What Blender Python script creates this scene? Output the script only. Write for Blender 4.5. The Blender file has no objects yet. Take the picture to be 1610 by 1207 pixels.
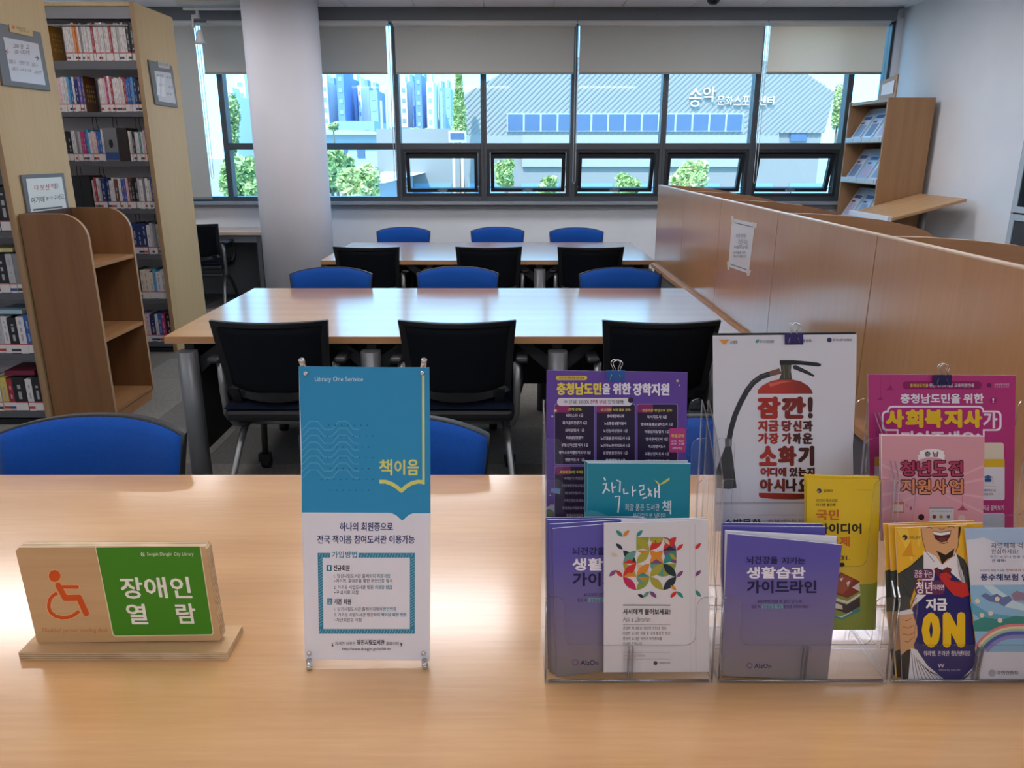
import bpy, bmesh, math, random
from mathutils import Vector, Matrix, noise
R = random.Random(7)
SC = bpy.context.scene
COL = SC.collection
# ------------------------------------------------------------------ camera, world, sun, exposure
F = 1215.0; PITCH = math.radians(16.77); EYE = Vector((0, 0, 1.46))
cd = bpy.data.cameras.new('camera'); cam = bpy.data.objects.new('camera', cd); COL.objects.link(cam)
cam.location = EYE; cam.rotation_euler = (math.pi/2 - PITCH, 0, 0)
cd.sensor_width = 36; cd.lens = F*36/1610; cd.shift_x = 3/1610; cd.clip_start = 0.02; cd.clip_end = 2000
SC.camera = cam
SC.view_settings.view_transform = 'Standard'; SC.view_settings.look = 'None'
SC.view_settings.gamma = 1; SC.view_settings.use_curve_mapping = False
SC.view_settings.exposure = 0.22
SC.cycles.transparent_max_bounces = 40
SC.cycles.max_bounces = 8
SC.cycles.caustics_reflective = False; SC.cycles.caustics_refractive = False
W = bpy.data.worlds.new('sky'); SC.world = W; W.use_nodes = True
wn = W.node_tree; wn.nodes.clear()
wo = wn.nodes.new('ShaderNodeOutputWorld'); wb = wn.nodes.new('ShaderNodeBackground')
wt = wn.nodes.new('ShaderNodeTexCoord'); ws = wn.nodes.new('ShaderNodeSeparateXYZ'); wr = wn.nodes.new('ShaderNodeValToRGB')
wn.links.new(wt.outputs['Generated'], ws.inputs[0]); wn.links.new(ws.outputs['Z'], wr.inputs[0])
wr.color_ramp.elements[0].position = 0.0; wr.color_ramp.elements[0].color = (0.085, 0.19, 0.275, 1)
wr.color_ramp.elements[1].position = 0.7; wr.color_ramp.elements[1].color = (0.055, 0.14, 0.27, 1)
wn.links.new(wr.outputs[0], wb.inputs[0]); wb.inputs[1].default_value = 11.5
wn.links.new(wb.outputs[0], wo.inputs[0])
sd = bpy.data.lights.new('sun', 'SUN'); sun = bpy.data.objects.new('sun', sd); COL.objects.link(sun)
sd.energy = 5.5; sd.angle = 0.02; sd.color = (1, .96, .88)
sun.location = (0, -5, 30); sun.rotation_euler = (math.radians(38), 0, math.radians(-25))
LAMP_POWER = 8.2          # emission strength of the ceiling panels

# ------------------------------------------------------------------ materials
def lin(c):
    if isinstance(c, str):
        c = c.lstrip('#'); c = [int(c[i:i+2], 16)/255 for i in (0, 2, 4)]
    else:
        c = [v/255 for v in c]
    return tuple((v/12.92 if v <= .04045 else ((v+.055)/1.055)**2.4) for v in c) + (1,)
MATS = {}
def newmat(name):
    m = bpy.data.materials.new(name); m.use_nodes = True
    return m, m.node_tree, m.node_tree.nodes['Principled BSDF']
def mat(name, c=(128, 128, 128), rough=.6, metal=0, spec=.5, bump=0, bscale=200, var=0, vscale=8, sheen=0, emis=0):
    if name in MATS: return MATS[name]
    m, t, b = newmat(name); L = lin(c)
    b.inputs['Base Color'].default_value = L; b.inputs['Roughness'].default_value = rough
    b.inputs['Metallic'].default_value = metal; b.inputs['Specular IOR Level'].default_value = spec
    if sheen: b.inputs['Sheen Weight'].default_value = sheen
    if emis:
        b.inputs['Emission Color'].default_value = L; b.inputs['Emission Strength'].default_value = emis
    tc = t.nodes.new('ShaderNodeTexCoord')
    if var:
        n = t.nodes.new('ShaderNodeTexNoise'); n.inputs['Scale'].default_value = vscale; n.inputs['Detail'].default_value = 4
        t.links.new(tc.outputs['Object'], n.inputs['Vector'])
        r = t.nodes.new('ShaderNodeValToRGB'); t.links.new(n.outputs['Fac'], r.inputs[0])
        r.color_ramp.elements[0].position = .3; r.color_ramp.elements[1].position = .7
        r.color_ramp.elements[0].color = tuple(v*(1-var) for v in L[:3])+(1,); r.color_ramp.elements[1].color = tuple(min(1, v*(1+var)) for v in L[:3])+(1,)
        t.links.new(r.outputs[0], b.inputs['Base Color'])
    if bump:
        n = t.nodes.new('ShaderNodeTexNoise'); n.inputs['Scale'].default_value = bscale
        t.links.new(tc.outputs['Object'], n.inputs['Vector'])
        bp = t.nodes.new('ShaderNodeBump'); bp.inputs['Strength'].default_value = bump; bp.inputs['Distance'].default_value = .002
        t.links.new(n.outputs['Fac'], bp.inputs['Height']); t.links.new(bp.outputs[0], b.inputs['Normal'])
    MATS[name] = m; return m
def wood(name, c1, c2, axis='X', rough=.35, fine=60, streak=3.0, spec=.5, blotch=.0, coat=0):
    """wood grain running along an axis"""
    if name in MATS: return MATS[name]
    m, t, b = newmat(name)
    tc = t.nodes.new('ShaderNodeTexCoord'); mp = t.nodes.new('ShaderNodeMapping')
    t.links.new(tc.outputs['Object'], mp.inputs[0])
    s = {'X': (.06, 1, 1), 'Y': (1, .06, 1), 'Z': (1, 1, .06)}[axis]
    mp.inputs['Scale'].default_value = s
    n1 = t.nodes.new('ShaderNodeTexNoise'); n1.inputs['Scale'].default_value = fine; n1.inputs['Detail'].default_value = 5; n1.inputs['Roughness'].default_value = .65
    n2 = t.nodes.new('ShaderNodeTexNoise'); n2.inputs['Scale'].default_value = streak; n2.inputs['Detail'].default_value = 3; n2.inputs['Distortion'].default_value = 1.2
    t.links.new(mp.outputs[0], n1.inputs['Vector']); t.links.new(mp.outputs[0], n2.inputs['Vector'])
    w = t.nodes.new('ShaderNodeTexWave'); w.inputs['Scale'].default_value = streak*.8; w.inputs['Distortion'].default_value = 9; w.inputs['Detail'].default_value = 2
    w.bands_direction = {'X': 'Y', 'Y': 'X', 'Z': 'X'}[axis]; w.inputs['Detail Scale'].default_value = .6
    t.links.new(mp.outputs[0], w.inputs['Vector'])
    a = t.nodes.new('ShaderNodeMath'); a.operation = 'MULTIPLY_ADD'; a.inputs[1].default_value = .45
    t.links.new(n1.outputs['Fac'], a.inputs[0])
    k = t.nodes.new('ShaderNodeMath'); k.operation = 'MULTIPLY_ADD'; k.inputs[1].default_value = .4
    t.links.new(n2.outputs['Fac'], k.inputs[0])
    q = t.nodes.new('ShaderNodeMath'); q.operation = 'MULTIPLY'; q.inputs[1].default_value = .14
    t.links.new(w.outputs['Fac'], q.inputs[0]); t.links.new(q.outputs[0], k.inputs[2]); t.links.new(k.outputs[0], a.inputs[2])
    r = t.nodes.new('ShaderNodeValToRGB'); t.links.new(a.outputs[0], r.inputs[0])
    r.color_ramp.elements[0].position = .3; r.color_ramp.elements[0].color = lin(c2)
    r.color_ramp.elements[1].position = .66; r.color_ramp.elements[1].color = lin(c1)
    t.links.new(r.outputs[0], b.inputs['Base Color'])
    b.inputs['Roughness'].default_value = rough; b.inputs['Specular IOR Level'].default_value = spec
    if coat:
        b.inputs['Coat Weight'].default_value = coat; b.inputs['Coat Roughness'].default_value = rough*.5; b.inputs['Coat IOR'].default_value = 1.6
    MATS[name] = m; return m
def plymat(name, axis):
    """stacked plies seen at a cut edge"""
    if name in MATS: return MATS[name]
    m, t, b = newmat(name)
    tc = t.nodes.new('ShaderNodeTexCoord'); sp = t.nodes.new('ShaderNodeSeparateXYZ'); t.links.new(tc.outputs['Object'], sp.inputs[0])
    mu = t.nodes.new('ShaderNodeMath'); mu.operation = 'MULTIPLY'; mu.inputs[1].default_value = 2*math.pi/.0034
    t.links.new(sp.outputs[axis], mu.inputs[0]); si = t.nodes.new('ShaderNodeMath'); si.operation = 'SINE'; t.links.new(mu.outputs[0], si.inputs[0])
    n = t.nodes.new('ShaderNodeTexNoise'); n.inputs['Scale'].default_value = 40
    mp = t.nodes.new('ShaderNodeMapping'); mp.inputs['Scale'].default_value = (.4, 1, 1) if axis != 'X' else (1, 1, 1)
    t.links.new(tc.outputs['Object'], mp.inputs[0]); t.links.new(mp.outputs[0], n.inputs['Vector'])
    ad = t.nodes.new('ShaderNodeMath'); ad.operation = 'MULTIPLY_ADD'; ad.inputs[1].default_value = .35; t.links.new(si.outputs[0], ad.inputs[0]); t.links.new(n.outputs['Fac'], ad.inputs[2])
    r = t.nodes.new('ShaderNodeValToRGB'); t.links.new(ad.outputs[0], r.inputs[0])
    r.color_ramp.elements[0].position = .2; r.color_ramp.elements[0].color = lin('#8a6b4a')
    r.color_ramp.elements[1].position = .62; r.color_ramp.elements[1].color = lin('#dcc6a4')
    t.links.new(r.outputs[0], b.inputs['Base Color']); b.inputs['Roughness'].default_value = .7
    MATS[name] = m; return m
def gradmat(name, ca, cb, axis, a, b_, rough=.4):
    """printed colour blend from ca at coordinate a to cb at b_ (object space)"""
    if name in MATS: return MATS[name]
    m, t, b = newmat(name)
    tc = t.nodes.new('ShaderNodeTexCoord'); sp = t.nodes.new('ShaderNodeSeparateXYZ'); t.links.new(tc.outputs['Object'], sp.inputs[0])
    mr = t.nodes.new('ShaderNodeMapRange'); mr.inputs['From Min'].default_value = a; mr.inputs['From Max'].default_value = b_
    t.links.new(sp.outputs[axis], mr.inputs['Value'])
    r = t.nodes.new('ShaderNodeValToRGB'); t.links.new(mr.outputs[0], r.inputs[0])
    r.color_ramp.elements[0].color = lin(ca); r.color_ramp.elements[1].color = lin(cb)
    t.links.new(r.outputs[0], b.inputs['Base Color']); b.inputs['Roughness'].default_value = rough
    MATS[name] = m; return m
def clearmat(name, tint, gloss=1.0, base=.04, rough=.02):
    """clear sheet: straight-through light plus a fresnel reflection"""
    if name in MATS: return MATS[name]
    m = bpy.data.materials.new(name); m.use_nodes = True; t = m.node_tree; t.nodes.clear()
    o = t.nodes.new('ShaderNodeOutputMaterial'); tr = t.nodes.new('ShaderNodeBsdfTransparent'); gl = t.nodes.new('ShaderNodeBsdfGlossy')
    mx = t.nodes.new('ShaderNodeMixShader'); fr = t.nodes.new('ShaderNodeLayerWeight'); fr.inputs['Blend'].default_value = .5; pw = t.nodes.new('ShaderNodeMath'); pw.operation = 'POWER'; pw.inputs[1].default_value = 5; t.links.new(fr.outputs['Facing'], pw.inputs[0])
    mu = t.nodes.new('ShaderNodeMath'); mu.operation = 'MULTIPLY'; mu.inputs[1].default_value = gloss*.9; t.links.new(pw.outputs[0], mu.inputs[0])
    ad = t.nodes.new('ShaderNodeMath'); ad.operation = 'ADD'; ad.inputs[1].default_value = base*.6; t.links.new(mu.outputs[0], ad.inputs[0])
    tr.inputs[0].default_value = tint; gl.inputs['Roughness'].default_value = rough
    t.links.new(ad.outputs[0], mx.inputs[0]); t.links.new(tr.outputs[0], mx.inputs[1]); t.links.new(gl.outputs[0], mx.inputs[2]); t.links.new(mx.outputs[0], o.inputs[0])
    MATS[name] = m; return m
def edgemat():
    """polished cut edge of clear acrylic: gathers light"""
    if 'acrylic_edge' in MATS: return MATS['acrylic_edge']
    m = bpy.data.materials.new('acrylic_edge'); m.use_nodes = True; t = m.node_tree; t.nodes.clear()
    o = t.nodes.new('ShaderNodeOutputMaterial'); tr = t.nodes.new('ShaderNodeBsdfTransparent'); df = t.nodes.new('ShaderNodeBsdfGlossy'); d2 = t.nodes.new('ShaderNodeBsdfTranslucent')
    df.inputs['Roughness'].default_value = .15; d2.inputs[0].default_value = lin('#c9d2dc'); tr.inputs[0].default_value = (.86, .9, .97, 1)
    a = t.nodes.new('ShaderNodeMixShader'); a.inputs[0].default_value = .42; b = t.nodes.new('ShaderNodeMixShader'); b.inputs[0].default_value = .3
    t.links.new(tr.outputs[0], a.inputs[1]); t.links.new(d2.outputs[0], a.inputs[2]); t.links.new(a.outputs[0], b.inputs[1]); t.links.new(df.outputs[0], b.inputs[2]); t.links.new(b.outputs[0], o.inputs[0])
    MATS['acrylic_edge'] = m; return m
def clothmat(name, c, trans):
    if name in MATS: return MATS[name]
    m = bpy.data.materials.new(name); m.use_nodes = True; t = m.node_tree; t.nodes.clear()
    o = t.nodes.new('ShaderNodeOutputMaterial'); d = t.nodes.new('ShaderNodeBsdfDiffuse'); s = t.nodes.new('ShaderNodeBsdfTranslucent'); x = t.nodes.new('ShaderNodeMixShader')
    tc = t.nodes.new('ShaderNodeTexCoord'); n = t.nodes.new('ShaderNodeTexNoise'); n.inputs['Scale'].default_value = 300; t.links.new(tc.outputs['Object'], n.inputs[0])
    r = t.nodes.new('ShaderNodeValToRGB'); L = lin(c); r.color_ramp.elements[0].color = tuple(v*.88 for v in L[:3])+(1,); r.color_ramp.elements[1].color = tuple(min(1, v*1.1) for v in L[:3])+(1,)
    t.links.new(n.outputs['Fac'], r.inputs[0]); t.links.new(r.outputs[0], d.inputs[0]); t.links.new(r.outputs[0], s.inputs[0]); x.inputs[0].default_value = trans
    t.links.new(d.outputs[0], x.inputs[1]); t.links.new(s.outputs[0], x.inputs[2]); t.links.new(x.outputs[0], o.inputs[0])
    MATS[name] = m; return m

TABLE = wood('beech_tabletop', '#d3a470', '#be8e58', 'X', rough=.30, fine=110, streak=2.4, spec=.9, coat=1.0)
EDGE = wood('beech_edge_band', '#b98b61', '#a57a52', 'X', rough=.45)
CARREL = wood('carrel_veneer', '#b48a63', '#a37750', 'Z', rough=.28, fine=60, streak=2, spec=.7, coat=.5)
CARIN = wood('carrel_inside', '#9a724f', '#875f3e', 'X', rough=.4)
LIP = mat('pale_edge_band', '#cdb79f', .3, spec=.6)
BIRCH = wood('birch_end_panel', '#cdb88e', '#bfa679', 'Z', rough=.5, fine=50, streak=2)
BIRCHD = wood('birch_front_edge', '#a98a68', '#8f7150', 'Z', rough=.5)
CART = wood('return_cart_veneer', '#8c6340', '#7a5434', 'Z', rough=.45, fine=60, streak=2.5)
CARTD = wood('return_cart_shelf', '#b08357', '#9c7046', 'Y', rough=.4)
RACK = wood('rack_veneer', '#a57e58', '#936c47', 'Z', rough=.45, fine=40, streak=3)
STAND = wood('reading_stand_top', '#c9a074', '#b58a5e', 'X', rough=.35)
BLACKP = mat('black_plastic', '#101318', .45, bump=.15, bscale=400)
MESHF = mat('black_mesh_fabric', '#070b14', .85, bump=.6, bscale=700, spec=.2)
BLUE = mat('blue_seat_fabric', '#0e479a', .9, bump=.5, bscale=600, spec=.15, var=.06, vscale=120, sheen=.1)
TUBE = mat('grey_leg_paint', '#85878a', .35, metal=.6)
TUBED = mat('dark_leg_paint', '#3c3e42', .4, metal=.4)
POST = mat('grey_post_paint', '#6b6e72', .4, metal=.35)
DARKP = mat('black_modesty_panel', '#121416', .6)
WALL = mat('wall_paint', '#e9edf3', .8, bump=.12, bscale=250, var=.02, vscale=3)
COLM = mat('column_paint', '#d2d2da', .8, bump=.15, bscale=200, var=.02, vscale=3)
CEIL = mat('ceiling_tile', '#f0f1f4', .9, bump=.9, bscale=260, var=.05, vscale=90)
FRAME = mat('window_frame_grey', '#4d5258', .4, metal=.3)
FRAMED = mat('window_gasket_dark', '#24272b', .5)
CARPET = mat('carpet_grey', '#85837f', .95, bump=.8, bscale=500, var=.12, vscale=60, spec=.1)
CARPET2 = mat('carpet_grey_dark', '#74726f', .95, bump=.8, bscale=500, var=.12, vscale=60, spec=.1)
STEEL = mat('shelf_steel_grey', '#5e6167', .45, metal=.2)
STEELD = mat('shelf_steel_dark', '#1e2023', .5, metal=.2)
BACKW = mat('shelf_back_white', '#dedcdf', .7)
WHITE = mat('paper_white', '#e4e4ea', .55)
CHROME = mat('chrome', '#d5d5d5', .12, metal=1)
GLASS = clearmat('window_glass', (.93, .985, 1.0, 1), .8, .04)
ACR = clearmat('clear_acrylic', (.988, .990, .996, 1), .7, .04)
ACRE = edgemat()

# ------------------------------------------------------------------ geometry helpers
ORG = {}
class G:
    def __init__(s): s.v = []; s.f = []; s.m = []; s.sm = []
    def add(s, vs, fs, m=0, smooth=False):
        b = len(s.v); s.v += [Vector(p) for p in vs]
        for f in fs: s.f.append([b+i for i in f]); s.m.append(m); s.sm.append(smooth)
        return s
    def box(s, x0, x1, y0, y1, z0, z1, m=0, M=None):
        vs = [(x, y, z) for z in (z0, z1) for y in (y0, y1) for x in (x0, x1)]
        if M is not None: vs = [M @ Vector(p) for p in vs]
        return s.add(vs, [(0, 2, 3, 1), (4, 5, 7, 6), (0, 1, 5, 4), (2, 6, 7, 3), (0, 4, 6, 2), (1, 3, 7, 5)], m)
    def prism(s, pts, w, m=0, me=None, smooth=False):
        """pts: 3-D outline, w: extrusion vector; me: material of the rim"""
        n = len(pts); w = Vector(w); A = [Vector(p) for p in pts]
        nn = Vector((0, 0, 0))
        for i in range(n): nn += (A[i]-A[0]).cross(A[(i+1) % n]-A[0])
        if nn.dot(w) > 0: A = A[::-1]
        b = len(s.v); s.v += A + [p+w for p in A]
        s.f.append([b+i for i in range(n)]); s.m.append(m); s.sm.append(False)
        s.f.append([b+n+i for i in range(n)][::-1]); s.m.append(m); s.sm.append(False)
        for i in range(n):
            j = (i+1) % n; s.f.append([b+i, b+n+i, b+n+j, b+j]); s.m.append(m if me is None else me); s.sm.append(smooth)
        return s
    def tube(s, pts, r, n=8, m=0, closed=False):
        P = [Vector(p) for p in pts]; k = len(P); rs = r if isinstance(r, (list, tuple)) else [r]*k
        b = len(s.v); up = None
        for i in range(k):
            if closed: t = (P[(i+1) % k]-P[i-1])
            else: t = P[min(i+1, k-1)]-P[max(i-1, 0)]
            t.normalize()
            if up is None: up = Vector((0, 0, 1)) if abs(t.z) < .9 else Vector((1, 0, 0))
            u = t.cross(up).normalized(); up = u.cross(t).normalized(); q = up
            for j in range(n):
                a = 2*math.pi*j/n; s.v.append(P[i]+(u*math.cos(a)+q*math.sin(a))*rs[i])
        for i in range(k if closed else k-1):
            i2 = (i+1) % k
            for j in range(n):
                j2 = (j+1) % n; s.f.append([b+i*n+j, b+i*n+j2, b+i2*n+j2, b+i2*n+j][::-1]); s.m.append(m); s.sm.append(True)
        if not closed:
            s.f.append([b+j for j in range(n)]); s.m.append(m); s.sm.append(False)
            s.f.append([b+(k-1)*n+j for j in range(n)][::-1]); s.m.append(m); s.sm.append(False)
        return s
    def lathe(s, prof, c, n=16, m=0, axis='Z', smooth=True):
        b = len(s.v); c = Vector(c)
        for (r, h) in prof:
            for j in range(n):
                a = 2*math.pi*j/n; x, y = r*math.cos(a), r*math.sin(a)
                p = {'Z': (x, y, h), 'X': (h, x, y), 'Y': (x, h, y)}[axis]; s.v.append(c+Vector(p))
        for i in range(len(prof)-1):
            for j in range(n):
                j2 = (j+1) % n; s.f.append([b+i*n+j, b+i*n+j2, b+(i+1)*n+j2, b+(i+1)*n+j]); s.m.append(m); s.sm.append(smooth)
        if prof[0][0] > 1e-5: s.f.append([b+j for j in range(n)][::-1]); s.m.append(m); s.sm.append(False)
        if prof[-1][0] > 1e-5: k = (len(prof)-1)*n; s.f.append([b+k+j for j in range(n)]); s.m.append(m); s.sm.append(False)
        return s
    def grid(s, fn, nu, nv, m=0, smooth=True, flip=False):
        b = len(s.v)
        for j in range(nv+1):
            for i in range(nu+1): s.v.append(Vector(fn(i/nu, j/nv)))
        for j in range(nv):
            for i in range(nu):
                q = [b+j*(nu+1)+i, b+j*(nu+1)+i+1, b+(j+1)*(nu+1)+i+1, b+(j+1)*(nu+1)+i]
                s.f.append(q[::-1] if flip else q); s.m.append(m); s.sm.append(smooth)
        return s
    def build(s, name, mats, parent=None, bevel=0, solid=0, loc=None, recalc=False):
        me = bpy.data.meshes.new(name)
        o = Vector(loc) if loc is not None else (ORG.get(parent.name, Vector()) if parent else Vector())
        me.from_pydata([tuple(v-o) for v in s.v], [], s.f)
        if not isinstance(mats, (list, tuple)): mats = [mats]
        for x in mats: me.materials.append(x)
        me.polygons.foreach_set('material_index', s.m); me.polygons.foreach_set('use_smooth', s.sm)
        me.update()
        if recalc:
            bm = bmesh.new(); bm.from_mesh(me); bmesh.ops.recalc_face_normals(bm, faces=bm.faces); bm.to_mesh(me); bm.free()
        ob = bpy.data.objects.new(name, me); COL.objects.link(ob)
        if parent: ob.parent = parent
        elif loc is not None: ob.location = o
        ORG[ob.name] = o
        if solid:
            md = ob.modifiers.new('thick', 'SOLIDIFY'); md.thickness = solid; md.offset = 0
        if bevel:
            md = ob.modifiers.new('bev', 'BEVEL'); md.width = bevel; md.segments = 2; md.limit_method = 'ANGLE'; md.angle_limit = .6
        return ob
def tag(o, label, cat, group=None, kind=None):
    o['label'] = label
    if cat: o['category'] = cat
    if group: o['group'] = group
    if kind: o['kind'] = kind
    return o
def thing(name, label, cat, loc=(0, 0, 0), group=None):
    o = bpy.data.objects.new(name, None); COL.objects.link(o); o.empty_display_size = .05
    o.location = loc; ORG[o.name] = Vector(loc); return tag(o, label, cat, group)
def struct(g, name, m, label=None, **k):
    o = g.build(name, m, **k); o['kind'] = 'structure'
    if label: o['label'] = label
    return o
def sempty(name, label=None, loc=(0, 0, 0)):
    o = bpy.data.objects.new(name, None); COL.objects.link(o); o.location = loc; ORG[o.name] = Vector(loc); o['kind'] = 'structure'
    if label: o['label'] = label
    return o
def copy_tree(o, parent=None):
    c = o.copy(); COL.objects.link(c)
    if parent: c.parent = parent
    for ch in list(o.children): copy_tree(ch, c)
    return c
def rrect(x0, y0, x1, y1, r, n=5, corners='all'):
    pts = []
    for (cx, cy, a0, key) in ((x1-r, y1-r, 0, 'tr'), (x0+r, y1-r, 90, 'tl'), (x0+r, y0+r, 180, 'bl'), (x1-r, y0+r, 270, 'br')):
        if corners == 'all' or key in corners:
            for i in range(n+1):
                a = math.radians(a0+90*i/n); pts.append((cx+r*math.cos(a), cy+r*math.sin(a)))
        else: pts.append({'tr': (x1, y1), 'tl': (x0, y1), 'bl': (x0, y0), 'br': (x1, y0)}[key])
    return pts
# reading positions off the photograph's frame once, onto real planes in the room
CP, SP = math.cos(PITCH), math.sin(PITCH)
def ray(px, py):
    a = (px-802)/F; b = (603.5-py)/F
    return Vector((a, CP+b*SP, -SP+b*CP))
class Plane:
    def __init__(s, p0, n): s.p0 = Vector(p0); s.n = Vector(n).normalized()
    def P(s, px, py, off=0):
        d = ray(px, py); t = (s.p0+s.n*off-EYE).dot(s.n)/d.dot(s.n); return EYE+d*t
def upright(Y0, z0=.72, lean=0, yaw=0, x0=0):
    """upright plane facing the reader; lean = metres back per metre up"""
    return Plane((x0, Y0, z0), (yaw, -1, lean))
def at(px, py, Y): return upright(Y, 0, 0).P(px, py)
def zat(py, Y): return at(802, py, Y).z

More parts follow.
